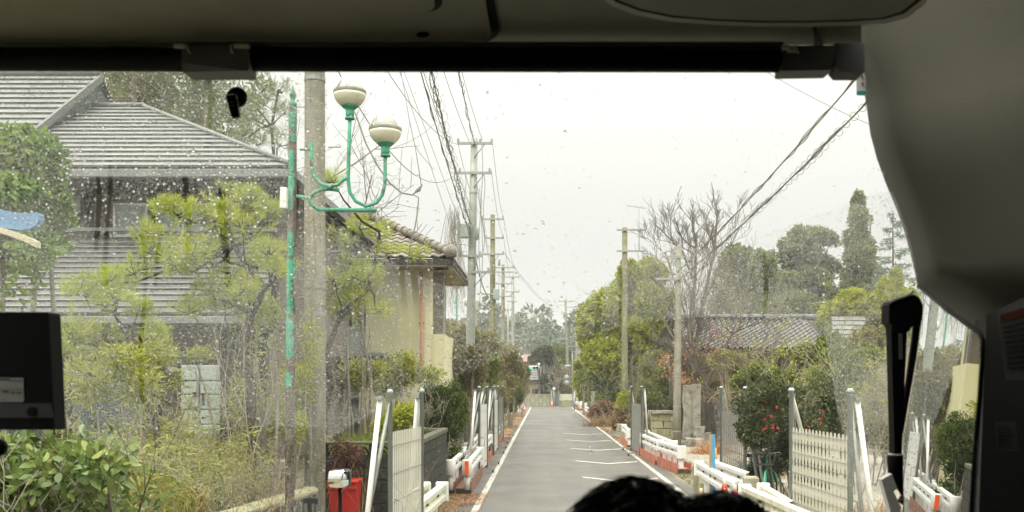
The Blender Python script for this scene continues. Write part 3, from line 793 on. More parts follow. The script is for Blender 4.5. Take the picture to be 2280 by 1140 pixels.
# lower roof
lap_roof(HA, (-16.5, 18.0, 3.66), (-4.95, 18.0, 3.66), (-5.5, 21.15, 5.45), (-16.5, 21.15, 5.45), 14, M['metalroof2'])
mb = MB(); mb.box((-10.75, 17.98, 3.56), (11.7, .14, .13), bev=.01); mb.build('gutter', M['metalroof'], HA)
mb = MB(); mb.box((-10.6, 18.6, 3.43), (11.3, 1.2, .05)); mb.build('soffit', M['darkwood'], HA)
mb = MB(); mb.box((-10.7, 20.3, 2.05), (10.9, 2.0, 2.75)); mb.build('wall', M['brownwall'], HA)
for x in (-14.5, -12.7, -10.9, -9.2, -7.4, -6.1, -5.35):
    mb = MB(); mb.box((x, 19.24, 2.1), (.14, .12, 2.6)); mb.build('wall_post', M['darkwood'], HA)
for x, w in ((-13.6, 1.5), (-11.8, 1.5), (-8.3, 1.5), (-10.05, 1.4)):
    fr = MB()
    for sx in (-1, 1): fr.box((x + sx * w / 2, 19.22, 2.2), (.05, .10, 1.9))
    for sz in (-1, 0, 1): fr.box((x, 19.22, 2.2 + sz * .95), (w + .05, .10, .05))
    wf = fr.build('window', M['darkwood'], HA)
    mb = MB(); mb.box((x, 19.27, 2.2), (w, .02, 1.9)); mb.build('pane', M['windowglass'], wf)
mb = MB(); mb.box((-8.5, 18.95, .82), (7.6, .5, .32), bev=.02); mb.build('foundation_ledge', M['concrete'], HA)
# rear slopes of both roofs so the house is closed from the side
mb = MB(); mb.quad((-19.5, 29.5, 7.4), (X1 + .1, 29.5, 7.4), (X1 + .1, 25.4, 10.2), (-19.5, 25.4, 10.2)); mb.quad((-11.15, 30, 6.73), (-5.05, 30, 6.73), (-9.95, 25.02, 9.3), (-11.15, 25.02, 9.3)); mb.build('rear_roof', M['metalroof2'], HA)

# pale slotted screen block in the garden
sb = thing('garden_screen', 'pale green slotted panel screen standing in bamboo grass before the house', 'screen', (XP(445, 17.2), 17.2, .66))
cx, Ys = XP(442, 17.2), 17.2
zt, zb = ZP(812, Ys), ZP(968, Ys)
colsx = [XP(404, Ys), XP(447, Ys), XP(489, Ys)]; rowsz = [ZP(v, Ys) for v in (968, 945, 912, 878, 848, 812)]
for i in range(2):
    for j in range(5):
        x0, x1, z0, z1 = colsx[i] + .012, colsx[i + 1] - .012, rowsz[j] + .012, rowsz[j + 1] - .012
        mb = MB(); mb.box(((x0 + x1) / 2, Ys, (z0 + z1) / 2), (x1 - x0, .12, z1 - z0), bev=.01); mb.build('panel', M['shutter'], sb)
mb = MB()
for (a, b, c_, d) in ((431, 446, 873, 884), (452, 458, 875, 902), (420, 446, 905, 912), (431, 445, 928, 934), (452, 462, 928, 932), (398, 404, 949, 958)):
    x0, x1, z0, z1 = XP(a, Ys), XP(b, Ys), ZP(d, Ys), ZP(c_, Ys); mb.box(((x0 + x1) / 2, Ys - .055, (z0 + z1) / 2), (x1 - x0, .03, z1 - z0))
mb.build('slot', M['darkwood'], sb)

# ================================================================= HOUSE B (cream)
HB = thing('cream_house', 'cream rendered house with brown pantile roof and dark shutter box', 'house', (-6, 29.5, 0))
ye, yr, ze, zr = 28.6, 31.6, 6.0, 7.55
tile_roof(HB, (-9.3, ye, ze), (-2.6, ye, ze), (-5.35, yr, zr), (-9.3, yr, zr), 22, 11, M['rooftile'])
tile_roof(HB, (-2.6, ye, ze), (-2.6, 34.6, ze), (-5.35, yr + .02, zr), (-5.35, yr, zr), 20, 10, M['rooftile'])
ridge_tiles(HB, (-2.62, ye, ze + .16), (-5.35, yr, zr + .16), .13, .30, M['rooftile'])
ridge_tiles(HB, (-5.35, yr, zr + .18), (-9.3, yr, zr + .18), .14, .35, M['rooftile'])
mb = MB(); mb.tube([P(828, 508, yr), P(829, 484, yr)], [.16, .07], 7); mb.build('ridge_ornament', M['rooftile'], HB)
mb = MB(); mb.box((-5.95, ye + .02, ze - .10), (6.7, .10, .16)); mb.box((-2.62, 31.6, ze - .10), (.10, 6.0, .16)); mb.build('fascia', M['darkwood'], HB)
mb = MB(); mb.box((-6.2, ye + .5, ze - .20), (6.9, 1.0, .05)); mb.box((-2.95, 31.7, ze - .20), (.7, 5.6, .05)); mb.build('soffit', M['tan'], HB)
mb = MB(); mb.box((-4.25, 31.8, 3.0), (1.9, 4.6, 5.8)); mb.build('wall', M['cream'], HB)
mb = MB(); mb.box((-7.3, 31.9, 3.0), (4.2, 4.4, 5.8)); mb.build('wall', M['galvlite'] if False else M['shutter'], HB)
mb = MB(); mb.tube([(-3.55, 29.40, 5.7), (-3.55, 29.40, .2)], .045, 8); mb.build('downpipe', M['pipe'], HB)
for k, z in enumerate((1.4, 2.8, 4.2, 5.3)):
    mb = MB(); mb.box((-3.55, 29.42, z), (.14, .06, .04)); mb.build('pipe_clip', M['darksteel'], HB)
mb = MB()
for i in range(7): mb.box((-3.18, 30.3 + i * .17, 4.85), (.30, .15, 1.95))
mb.build('shutter_box', M['brownwall'], HB)
mb = MB(); mb.box((-3.03, 30.75, 4.85), (.03, .08, 1.9)); mb.build('shutter_rail', M['seam'], HB)
mb = MB(); mb.box((-3.12, 31.2, 1.95), (.42, 3.0, 3.9)); mb.build('porch_wall', M['cream'], HB)
for x, w, z, h in ((-5.6, 1.6, 4.7, 1.2), (-7.4, 1.5, 4.7, 1.2)):
    fr = MB()
    for sx in (-1, 0, 1): fr.box((x + sx * w / 2, 29.66, z), (.05, .08, h))
    for sz in (-1, 1): fr.box((x, 29.66, z + sz * h / 2), (w + .05, .08, .05))
    wf = fr.build('window', M['galvlite'], HB); mb = MB(); mb.box((x, 29.71, z), (w, .02, h)); mb.build('pane', M['bluewin'], wf)
mb = MB(); mb.box((-5.4, 28.4, 2.9), (3.0, 2.2, .10), R=Matrix.Rotation(math.radians(-18), 3, 'X')); mb.build('porch_roof', M['metalroof2'], HB)
mb = MB(); mb.box((XP(830, 28.2), 28.2, 1.6), (.75, .2, 3.0)); mb.box((XP(905, 28.2) , 28.25, 1.5), (1.3, .2, 2.3)); mb.build('garden_wall_panel', M['cream'], HB)

# ================================================================= HOUSE C (right, tiled roof)
HC = thing('tiled_house', 'low house with silver grey wavy tiled roof behind the bare tree', 'house', (10, 46, 0))
yC0, yC1 = 44.0, 48.5; zc0, zc1 = ZP(778, yC0), ZP(712, yC1)
tile_roof(HC, (XP(1500, yC0), yC0, zc0), (XP(1850, yC0), yC0, zc0), (XP(1850, yC1), yC1, zc1), (XP(1520, yC1) - .3, yC1, zc1), 24, 12, M['rooftile2'], wave=.09)
ridge_tiles(HC, (XP(1490, yC1), yC1, zc1 + .12), (XP(1850, yC1), yC1, zc1 + .12), .15, .6, M['rooftile2'])
mb = MB(); mb.box((10.5, 47.5, zc0 / 2 - .1), (9.5, 4.0, zc0 - .1)); mb.build('wall', M['brownwall'], HC)
mb = MB(); mb.quad((XP(1490, yC0), 53, zc0), (XP(1850, yC1), 53, zc0), (XP(1850, yC1), yC1, zc1), (XP(1490, yC1), yC1, zc1)); mb.build('rear_roof', M['metalroof2'], HC)
mb = MB(); mb.box((XP(1680, yC0), yC0 - .02, zc0 - .08), (7.0, .1, .14)); mb.build('fascia', M['darkwood'], HC)
HD = thing('grey_roofed_house', 'grey roofed house with dusty pink lower wall at the right of the tiled house', 'house', (15.5, 40, 0))
yD = 40.0
lap_roof(HD, (XP(1852, yD), yD, ZP(790, yD)), (XP(2010, yD), yD, ZP(790, yD)), (XP(1950, 44), 44, ZP(705, 44)), (XP(1852, 44), 44, ZP(705, 44)), 8, M['metalroof2'])
mb = MB(); mb.box((XP(1955, 41), 42.0, 1.6), (4.2, 3.2, 3.4)); mb.build('wall', M['pinkwall'], HD)

# ================================================================= FAR END OF THE ROAD
def plain_house(name, label, cx, cy, w, d, h, rh, wallm, roofm, base=0.0):
    t = thing(name, label, 'house', (cx, cy, base))
    mb = MB(); mb.box((cx, cy, base + h / 2), (w, d, h)); mb.build('wall', wallm, t)
    for k in range(6):
        f0, f1 = k / 6, (k + 1.05) / 6; mb = MB()
        y0, y1 = cy - d / 2 - .5 + (d / 2 + .5) * f0, cy - d / 2 - .5 + (d / 2 + .5) * min(f1, 1); z0, z1 = base + h + rh * f0, base + h + rh * min(f1, 1)
        sh = (w / 2 + .5) * .35
        mb.prism([(cx - w / 2 - .5 + sh * f0, y0, z0 + .05), (cx + w / 2 + .5 - sh * f0, y0, z0 + .05), (cx + w / 2 + .5 - sh * f1, y1, z1), (cx - w / 2 - .5 + sh * f1, y1, z1)], (0, 0, .06))
        mb.build('roof_course', roofm, t)
    mb = MB(); mb.quad((cx - w / 2 - .5, cy + d / 2 + .5, base + h), (cx + w / 2 + .5, cy + d / 2 + .5, base + h), (cx + w / 2 + .5 - (w / 2 + .5) * .35, cy, base + h + rh), (cx - w / 2 - .5 + (w / 2 + .5) * .35, cy, base + h + rh)); mb.build('rear_roof', roofm, t)
    for k in range(3):
        x = cx - w * .3 + k * w * .3; fr = MB(); fr.box((x, cy - d / 2 - .01, base + h * .55), (.9, .06, .9)); f_ = fr.build('window', M['galvlite'], t)
        mb = MB(); mb.box((x, cy - d / 2 - .05, base + h * .55), (.78, .02, .78)); mb.build('pane', M['windowglass'], f_)
    return t
plain_house('farm_house', 'grey roofed house with beige wall behind the far block wall', XP(1192, 120), 120, 5.2, 5, 2.9, 1.7, M['tan'], M['metalroof2'], .0)
plain_house('red_gabled_house', 'small pink house with faded red roof half hidden by left thicket', XP(1161, 135), 135, 2.6, 4, 4.6, 1.0, M['pinkwall'], M['pinkwall'], .8)
plain_house('distant_barn', 'long low grey roof just above the dark pines beyond the junction', XP(1230, 150), 150, 12, 6, 5.0, 1.8, M['tan'], M['metalroof2'], 1.0)
block_wall('boundary_wall', 'pale stained block wall facing the end of the road', (XP(1120, 112.6), 112.6), (XP(1227, 112.6), 112.6), 3, bl=.95, bh=.44, th=.18, m='paleblock', capm='paleblock', cap=.05)
block_wall('boundary_wall', 'lower pale wall with slatted top right of the blue gate', (XP(1244, 112.6), 112.6), (XP(1282, 112.6), 112.6), 2, bl=.9, bh=.30, th=.18, m='mossstone', capm='mossstone', cap=.04)
t = thing('slatted_fence', 'weathered pale slatted fence standing on the lower far wall', 'fence', (XP(1262, 112.5), 112.5, .64))
for k in range(13):
    mb = MB(); mb.box((XP(1244, 112.5) + .07 + k * .145, 112.5, 1.02), (.12, .03, .72)); mb.build('slat', M['whiteold'], t)
t = thing('sheet_gate', 'blue grey sheet gate between two pale posts at the road end', 'gate', (XP(1236, 112.3), 112.3, 0))
mb = MB(); mb.box((XP(1237, 112.3), 112.3, .75), (.62, .06, 1.45)); mb.build('gate_leaf', M['bluegate'], t)
for px in (1228, 1244):
    mb = MB(); mb.box((XP(px, 112.3), 112.3, .85), (.16, .18, 1.7), bev=.02); mb.build('gate_post', M['paleblock'], t)
mb = MB(); mb.lathe(P(1233.5, 866, 112.2) - Vector((0, 0, 0)), [(.02, -.03), (.17, -.03), (.17, .03), (.02, .03)], 14, axis='Y'); mb.tube([P(1233.5, 866, 112.25), (XP(1233.5, 112.25), 112.25, 0)], .025, 6)
single('round_sign', mb, M['signwhite'], 'small round white sign on thin pole above the far gate', 'sign', (XP(1233.5, 112.2), 112.2, 0))

# sign board with red print
t = thing('sign_board', 'upright white board with red vertical lettering at the left verge', 'sign board', (XP(1160, 89.6), 89.6, 0))
bx, by = XP(1160, 89.6), 89.6
mb = MB(); mb.box((bx, by, .66), (.55, .04, 1.28), bev=.01); mb.build('board', M['signwhite'], t)
for sx in (-1, 1):
    mb = MB(); mb.tube([(bx + sx * .24, by + .05, 0), (bx + sx * .24, by + .05, 1.2)], .02, 6); mb.build('leg', M['galv'], t)
def text(body, loc, size, m, parent, rot=(math.pi / 2, 0, 0), align='CENTER', name='lettering'):
    c = bpy.data.curves.new(name, 'FONT'); c.body = body; c.size = size; c.align_x = align; c.align_y = 'CENTER'; c.extrude = .001
    c.materials.append(m); c.resolution_u = 1
    o = bpy.data.objects.new(name, c); COL.objects.link(o); o.rotation_euler = rot
    dg = bpy.context.evaluated_depsgraph_get(); me = bpy.data.meshes.new_from_object(o.evaluated_get(dg)); me.name = name; bpy.data.objects.remove(o)
    o = link(name, me, parent, Vector(loc) - origin_of(parent)); o.rotation_euler = rot; return o
for k, ch in enumerate('工事中'): text(ch, (bx + .13, by - .024, 1.18 - k * .19), .17, M['signred'], t)
for k, ch in enumerate('除染作業中'): text(ch, (bx - .11, by - .024, 1.14 - k * .21), .19, M['signred'], t)

# cones
def cone(loc, label, h=.7, parent=None):
    t = thing('traffic_cone', label, 'traffic cone', loc, 'orange traffic cones')
    x, y, z = loc
    mb = MB(); mb.box((x, y, z + .02), (.36, .36, .04), bev=.01); mb.build('base', M['conered'], t)
    mb = MB(); mb.lathe((x, y, z), [(.145, .04), (.135, .07), (.055, h * .8), (.032, h)], 14); mb.build('body', M['conered'], t)
    for z0, z1, r0, r1 in ((.30, .42, .103, .085), (.5, .58, .073, .060)):
        mb = MB(); mb.lathe((x, y, z), [(r0 + .004, z0 * h / .7), (r1 + .004, z1 * h / .7)], 14, cap=False); mb.build('reflective_band', M['signwhite'], t)
    return t
cone((XP(1167, 88), 88, .015), 'orange cone beside the white sign board with red lettering')
cone((XP(1229, 110), 110, .015), 'far orange cone in front of the blue grey sheet gate')
cone((XP(1329, 66), 66, .007), 'orange red cone at the near end of the far white barrier')

# traffic light
t = thing('traffic_light', 'horizontal traffic light showing green beside the left thicket', 'traffic light', (XP(1163, 108), 108, 0))
yL = 108.0
mb = MB(); mb.tube([(XP(1163, yL), yL, 0), (XP(1163, yL), yL, 5.0)], .09, 8); mb.build('pole', M['galvlite'], t)
mb = MB(); mb.tube([(XP(1163, yL), yL, 4.5), P(1180, 818, yL)], .04, 6); mb.build('arm', M['galvlite'], t)
mb = MB(); mb.box(P(1190, 818.5, yL), (1.15, .25, .40), bev=.12); hs = mb.build('housing', M['galvlite'], t)
for px, m_ in ((1182.6, 'green'), (1189.5, 'off'), (1196.2, 'off')):
    mm = glow_mat('green_signal', (.02, .75, .35), 1.6) if m_ == 'green' else M['black']
    mb = MB(); mb.lathe(P(px, 818.7, yL - .14), [(.15, 0), (.15, .03)], 14, axis='Y'); mb.build('lens', mm, hs)
mb = MB(); mb.tube([P(1199, 816, yL), P(1200, 808, yL)], .03, 5); mb.lathe(P(1200, 811, yL), [(.02, -.12), (.14, -.06), (.14, .05), (.02, .14)], 10); mb.build('lamp', M['globewhite'], t)
# wide street lamp at junction
mb = MB(); c = P(1265, 815, 105); mb.tube([c + Vector((-.38, 0, 0)), c + Vector((.30, 0, 0))], [.11, .13], 8)
t = thing('street_lamp', 'street lamp with long pale head hung over the junction', 'street lamp', (XP(1273, 105), 105, 0)); mb.build('lamp_head', M['transformer'], t)
mb = MB(); mb.tube([(XP(1276, 105), 105.2, 0), (XP(1274, 105), 105.2, 6.0), c + Vector((.3, 0, .05))], .06, 7); mb.build('pole', M['galvlite'], t)
for z in (842, 854):
    mb = MB(); mb.lathe(P(1262, z - 2, 104.6), [(.02, -.02), (.26, -.02), (.26, .02), (.02, .02)], 14, axis='Y'); mb.build('round_plate', M['transformer'], t)
mb = MB(); mb.lathe(P(1296, 888, 104), [(.01, -.02), (.01, .02)], 6)
# park shelter roof (dark umbrella-like roof)
t = thing('pavilion_roof', 'small dark hipped roof low behind the right verge scrub', 'roof', (XP(1352, 72), 72, 0))
c = P(1352, 893, 72); mb = MB(); mb.lathe(c, [(1.05, 0), (.95, .06), (.45, .34), (.38, .36), (.36, .46), (.05, .50)], 10, smooth=False); mb.build('roof_shell', M['metalroof2'], t)
mb = MB(); mb.tube([(c.x, c.y, 0), (c.x, c.y, c.z + .3)], .06, 6); mb.build('post', M['darkwood'], t)
# ================================================================= UTILITY POLES
def insulators(t, pts):
    for p in pts:
        mb = MB(); mb.lathe(p, [(.02, 0), (.055, .03), (.03, .07), (.055, .10), (.03, .15), (.015, .18)], 7); mb.build('insulator', M['insul'], t)

def pole(label, px, Y, top_py, r0, r1, m='polecon', arms=(), boxes=(), px_top=None, group='utility poles along the left verge', steps=False, cat='utility pole', name='utility_pole', bands=()):
    x0 = XP(px, Y); x1 = XP(px_top if px_top else px, Y); zt = ZP(top_py, Y)
    t = thing(name, label, cat, (x0, Y, 0), group)
    mb = MB(); mb.tube([(x0 + (x1 - x0) * k / 4, Y, zt * k / 4 - (.02 if k == 0 else 0)) for k in range(5)], [r0 + (r1 - r0) * k / 4 for k in range(5)], 14)
    mb.build('pole', M[m], t)
    for (pa, pb, py, ins, brace) in arms:
        a, b = P(pa, py, Y - r1 - .04), P(pb, py, Y - r1 - .04)
        mb = MB(); mb.box((a + b) / 2, ((b - a).length, .08, .09)); ar = mb.build('crossarm', M['arm'], t)
        if brace:
            mb = MB(); mb.tube([a.lerp(b, .8), Vector((x1, a.y + .03, a.z - .55))], .02, 4); mb.build('brace', M['arm'], t)
        for s_ in ins:
            q = a.lerp(b, s_); mb = MB(); mb.lathe(q + Vector((0, 0, .04)), [(.02, 0), (.06, .03), (.03, .07), (.06, .10), (.03, .16), (.012, .20)], 7); mb.build('insulator', M['insul'], ar)
    for (pa, pb, qa, qb, kind) in boxes:
        a, b = P(pa, qa, Y - r0 - .12), P(pb, qb, Y - r0 - .12); c = (a + b) / 2
        mb = MB()
        if kind == 'drum': mb.lathe((c.x, c.y, min(a.z, b.z)), [(.02, 0), ((b.x - a.x) / 2, .04), ((b.x - a.x) / 2, abs(a.z - b.z) * .85), ((b.x - a.x) / 2.4, abs(a.z - b.z))], 12)
        else: mb.box(c, (b.x - a.x, .3, abs(a.z - b.z)), bev=.03)
        mb.build('transformer' if kind == 'drum' else 'switch_box', M['transformer'], t)
    for py in bands:
        z = ZP(py, Y); rr = r0 + (r1 - r0) * z / zt + .012
        mb = MB(); mb.lathe((x0 + (x1 - x0) * z / zt, Y, z), [(rr, -.03), (rr, .03)], 14, cap=False); mb.build('steel_band', M['galv'], t)
    return t

mp = pole('thick weathered concrete pole rising out of view beside the green lamp post', 701, 16, -420, .172, .150, bands=(178, 640, 700))
for px, py, s_ in ((731, 328, 1), (672, 238, -1), (728, 560, 1), (676, 470, -1)):
    c = P(px, py, 16.0); mb = MB(); mb.tube([c, c + Vector((s_ * .20, -.02, 0)), c + Vector((s_ * .20, -.02, .03))], .010, 5); mb.build('step_bolt', M['galv'], mp)
mb = MB(); mb.tube([P(692, 1180, 15.82), P(690, 900, 15.82), P(697, 600, 15.83), P(692, 430, 15.83)], .03, 6); mb.build('cable_duct', M['polecon'], mp)

p1 = pole('tall grey pole with two crossarms and a transformer beyond the cream house', 1043, 39, 308, .20, .135, 'arm', px_top=1056,
          arms=((1018, 1097, 319, (.03, .65, .97), True), (1020, 1094, 385, (.05, .95), True), (1022, 1075, 570, (.1, .9), True), (1050, 1092, 606, (.9,), True)),
          boxes=((1023, 1044, 498, 530, 'box'), (1058, 1066, 505, 535, 'drum')), bands=(430, 610))
p2 = pole('shorter olive brown pole with crossarms and grey cabinet', 1097, 57, 478, .20, .13, 'poleolive',
          arms=((1072, 1122, 488, (.04, .96), False), (1078, 1122, 530, (.1, .95), False), (1074, 1122, 566, (.95,), True), (1062, 1098, 655, (), False)),
          boxes=((1098, 1112, 643, 667, 'box'), (1109, 1114, 577, 592, 'drum')), bands=(610, 672))
p3 = pole('slim grey pole with three crossarms behind the olive pole', 1120, 80, 589, .19, .13, 'polecon',
          arms=((1100, 1146, 596, (.05, .95), False), (1100, 1146, 606, (), False), (1102, 1142, 632, (.1, .9), True), (1108, 1140, 660, (.9,), False)), boxes=())
p4 = pole('thin distant pole with stacked crossarms next to the hill', 1142, 98, 611, .19, .13, 'arm',
          arms=((1122, 1157, 617, (.05, .95), False), (1126, 1157, 650, (.05, .95), False), (1128, 1151, 671, (), False)), boxes=())
p5 = pole('short faint pole standing left of the olive pole', 1059, 62, 671, .16, .12, 'polecon', arms=((1050, 1064, 689, (), False),))
p6 = pole('farthest hazy pole just left of the distant pole', 1131, 125, 678, .19, .13, 'arm', arms=((1124, 1139, 690, (.1, .9), False),))
p7 = pole('pole with splayed crossarms over the road junction', 1266, 118, 666, .22, .13, 'polecon', px_top=1259, group='utility poles at the junction',
          arms=((1243, 1275, 671, (.05, .5, .95), False), (1262, 1285, 684, (.9,), False), (1250, 1262, 699, (.1,), False)), boxes=())
p8 = pole('second plain pole beside the junction pole', 1284, 112, 748, .17, .12, 'polecon', group='utility poles at the junction', arms=((1266, 1290, 771, (), False),))
p9 = pole('pale green thin pole behind the far block wall', 1211, 116, 797, .13, .09, 'greenpost', group='utility poles at the junction', arms=(), boxes=())
p10 = pole('olive square topped pole with two wide crossarms above the rounded green tree', 1391, 56, 507, .19, .15, 'poleolive', group='utility poles on the right',
           arms=((1373, 1437, 512, (), False), (1373, 1437, 559, (), False)))
p11 = pole('grey concrete pole with curling cables right of the far white barrier', 1325, 74, 770, .30, .24, 'polecon', group='utility poles on the right', px_top=1324)
p12 = pole('smooth slender concrete pole in front of the bare tree', 1507, 39, 548, .165, .10, 'polecon', px_top=1511, group='utility poles on the right',
           arms=((1473, 1524, 572, (.05,), False), (1460, 1518, 621, (), False)), bands=(838, 905, 960))
p13 = pole('short pole half hidden behind the far right greenery', 1311, 90, 790, .16, .12, 'polecon', group='utility poles on the right')
# aerial mast
t = thing('antenna', 'thin television aerial mast beside the olive pole crossarms', 'antenna', P(1423, 559, 55.8))
mb = MB(); mb.tube([P(1423, 559, 55.8), P(1423, 462, 55.8)], .022, 5); mb.build('mast', M['arm'], t)
mb = MB(); mb.tube([P(1396, 458, 55.8), P(1438, 464, 55.8)], .016, 4)
for k in range(7): q = P(1398, 458.4, 55.8).lerp(P(1436, 463.6, 55.8), k / 6); mb.tube([q + Vector((0, -.3, 0)), q + Vector((0, .3, 0))], .008, 4)
mb.build('aerial_element', M['arm'], t)

# ---- cables
def sagged(a, b, sag, n=26):
    a, b = Vector(a), Vector(b); return [a.lerp(b, i / n) - Vector((0, 0, 4 * sag * (i / n) * (1 - i / n))) for i in range(n + 1)]
def cable(label, a, b, sag=.3, r=.014, m='wire', bundle=0, amp=.05, turns=24, group='overhead cables', hoops=0, seed=0, name='power_line'):
    r *= .8; pts = sagged(a, b, sag, 60 if bundle else 26); mb = MB(); mb.tube(pts, r, 5, cap=False)
    rr = rng(seed + 3)
    for k in range(bundle):
        ph = k * 2.1; q = []
        for i, p in enumerate(sagged(a, b, sag, turns * 5)):
            t_ = i / (turns * 5); w = amp * (.6 + .5 * math.sin(t_ * 37 + k)); q.append(p + Vector((w * math.cos(t_ * turns * 2.3 + ph), 0, w * .8 * math.sin(t_ * turns * 2.3 + ph))))
        mb.tube(q, r * .8, 4, cap=False)
    for k in range(hoops):
        c = pts[int((k + .5) / hoops * (len(pts) - 1))]; R_ = amp * (1.4 + .8 * rr.random())
        mb.tube([c + Vector((R_ * math.cos(q_), 0, R_ * math.sin(q_) - R_ * .2)) for q_ in [i * math.pi / 4 for i in range(9)]], r * .4, 3, cap=False)
    o = mb.build(name, M[m], None, loc=pts[0])
    return tag(o, label, 'cable', group)

def near(px1, py1, px2, py2, Y2, Y1):
    """near end of a straight cable through two picture positions: far end at (px2,py2,Y2), near end at depth Y1"""
    py = -260.0 if Y1 < 20 else -200; k = (py - py2) / (py1 - py2); return P(px2 + (px1 - px2) * k, py, Y1)
W = [  # px at y=160, far end, depth, radius, bundle, amp, hoops, label, sag
    (857, (1018, 385), 38.9, .016, 0, 0, 0, 'leftmost thick cable drooping to the lower crossarm of the tall grey pole', 1.9),
    (893, (1050, 640), 39.2, .008, 0, 0, 0, 'faint pale thread of wire left of the drooping cables', .1),
    (903, (1065, 600), 39.2, .008, 0, 0, 0, 'second faint pale wire beside the first thread', .1),
    (912, (1018, 321), 38.9, .014, 0, 0, 0, 'cable drooping to the left end of the top crossarm', .85),
    (944, (1046, 520), 38.8, .019, 1, .035, 0, 'lumpy cable running down to the grey transformer', .3),
    (951, (1052, 470), 38.8, .012, 0, 0, 0, 'plain cable just left of the hooped bundle', .3),
    (967, (1048, 500), 38.8, .020, 3, .075, 34, 'thick bundle with many small hanger hoops meeting the tall grey pole', .35),
    (998, (1052, 330), 38.8, .012, 0, 0, 0, 'cable meeting the tall grey pole just under its top', .35),
    (1026, (1056, 318), 38.8, .016, 2, .055, 0, 'loosely twisted pair of cables ending at the tall grey pole top', .25),
    (1035, (1074, 312), 38.8, .012, 0, 0, 0, 'cable ending at the middle insulator of the top crossarm', .3)]
for k, (px, e, Y, r_, b_, am, hp, lab, sg) in enumerate(W):
    cable(lab, near(px, 160, e[0], e[1], Y, 15.5), P(e[0], e[1], Y), sg, r_, 'wirethin' if r_ < .01 else 'wire', b_, am, hoops=hp, seed=k)
# between the poles of the left row
for k, (a, b, Ya, Yb, sg, r_, lab) in enumerate((
    (( 1018, 312), (1073, 482), 38.9, 56.8, .5, .012, 'wire from the tall grey pole top arm left end down to the olive pole'),
    ((1096, 312), (1121, 484), 38.9, 56.8, .5, .012, 'wire from the tall grey pole top arm right end down to the olive pole'),
    ((1094, 380), (1121, 526), 38.9, 56.8, .5, .012, 'wire between the second crossarms of the two nearest far poles'),
    ((1045, 505), (1097, 660), 38.8, 56.8, .9, .030, 'heavy drooping bundle from the transformer to the olive pole'),
    ((1060, 395), (1096, 600), 38.8, 56.8, .5, .016, 'slanting cable across the gap between the tall grey and olive poles'),
    ((1121, 484), (1146, 592), 56.8, 79.8, .5, .014, 'wire from the olive pole top arm to the slim grey pole'),
    ((1073, 484), (1101, 592), 56.8, 79.8, .5, .014, 'wire from the olive pole left arm tip to the slim grey pole'),
    ((1121, 526), (1142, 628), 56.8, 79.8, .6, .014, 'lower wire from the olive pole to the slim grey pole'),
    ((1098, 640), (1120, 680), 56.8, 79.8, .9, .030, 'thick low cable from the olive pole cabinet onward'),
    ((1146, 592), (1157, 613), 79.8, 97.8, .5, .014, 'short wire between the slim and the thin distant poles'),
    ((1101, 592), (1122, 613), 79.8, 97.8, .5, .014, 'short left wire between the slim and the thin distant poles'),
    ((1142, 628), (1157, 646), 79.8, 97.8, .5, .014, 'short lower wire between the slim and the thin distant poles'),
    ((1157, 613), (1259, 676), 97.8, 117.8, 1.2, .016, 'wire crossing the road toward the junction pole'),
    ((1122, 562), (1262, 700), 56.8, 117.6, .8, .016, 'long faint wire descending over the road to the junction pole'),
    ((1285, 684), (1380, 700), 117.8, 90, .4, .016, 'wire leaving the junction pole to the right behind the green tree'))):
    cable(lab, P(*a, Ya), P(*b, Yb), sg, r_, 'wire', group='wires strung between the far poles')
# vertical droppers near the pole tops
for k, (px, a, b, Y) in enumerate(((1073, 322, 640, 38.85), (1078, 390, 560, 38.85), (1036, 389, 500, 38.85), (1068, 420, 700, 38.85), (1110, 600, 740, 56.7))):
    mb = MB(); mb.tube([P(px + 2 * math.sin(i * 1.3), a + (b - a) * i / 8, Y) for i in range(9)], .012, 4, cap=False)
    (mb.build('drop_wire', M['wire'], p1 if Y < 50 else p2))
# right-hand bundles
cable('upper of two twisted cable bundles slanting down to the slender concrete pole', P(2330, -330, 12), P(1508, 606, 38.8), .25, .022, 'wire', 2, .05, 26, 'twisted cable bundles on the right', 0, 5)
cable('lower twisted cable bundle with hanger loops slanting to the slender concrete pole', P(2400, -262, 12), P(1512, 622, 38.8), .25, .024, 'wire', 2, .045, 26, 'twisted cable bundles on the right', 60, 6)
cable('single thin wire crossing the pale sky at upper right', P(1500, 20, 14), P(2260, 372, 14), .35, .006, 'wire', group='overhead cables')
cable('pair of short cables from the slender pole arm into the bare tree', P(1522, 574, 38.8), P(1640, 500, 30), .2, .012, 'wire')
# slack service cable hanging left of the far poles
t = thing('service_cable', 'slack looped service cable hanging between the globe lamps and the far poles', 'cable', P(870, 400, 18))
mb = MB(); mb.tube([P(*q, 18) for q in ((770, 205), (795, 262), (815, 320), (840, 368), (868, 408), (895, 430), (918, 434), (930, 424), (938, 413))], .016, 5)
mb.build('cable', M['wire'], t)
mb = MB(); mb.tube([P(*q, 18) for q in ((938, 413), (926, 424), (921, 434), (932, 440), (930, 470), (924, 505), (915, 540), (905, 600))], .013, 5)
mb.tube([P(*q, 18) for q in ((940, 410), (932, 425), (921, 431), (935, 425), (940, 412))], .010, 4); mb.build('cable', M['wire'], t)
mb = MB(); mb.tube([P(*q, 18) for q in ((893, 160), (912, 270), (925, 330), (938, 412))], .007, 4); mb.build('hanger_wire', M['wirethin'], t)

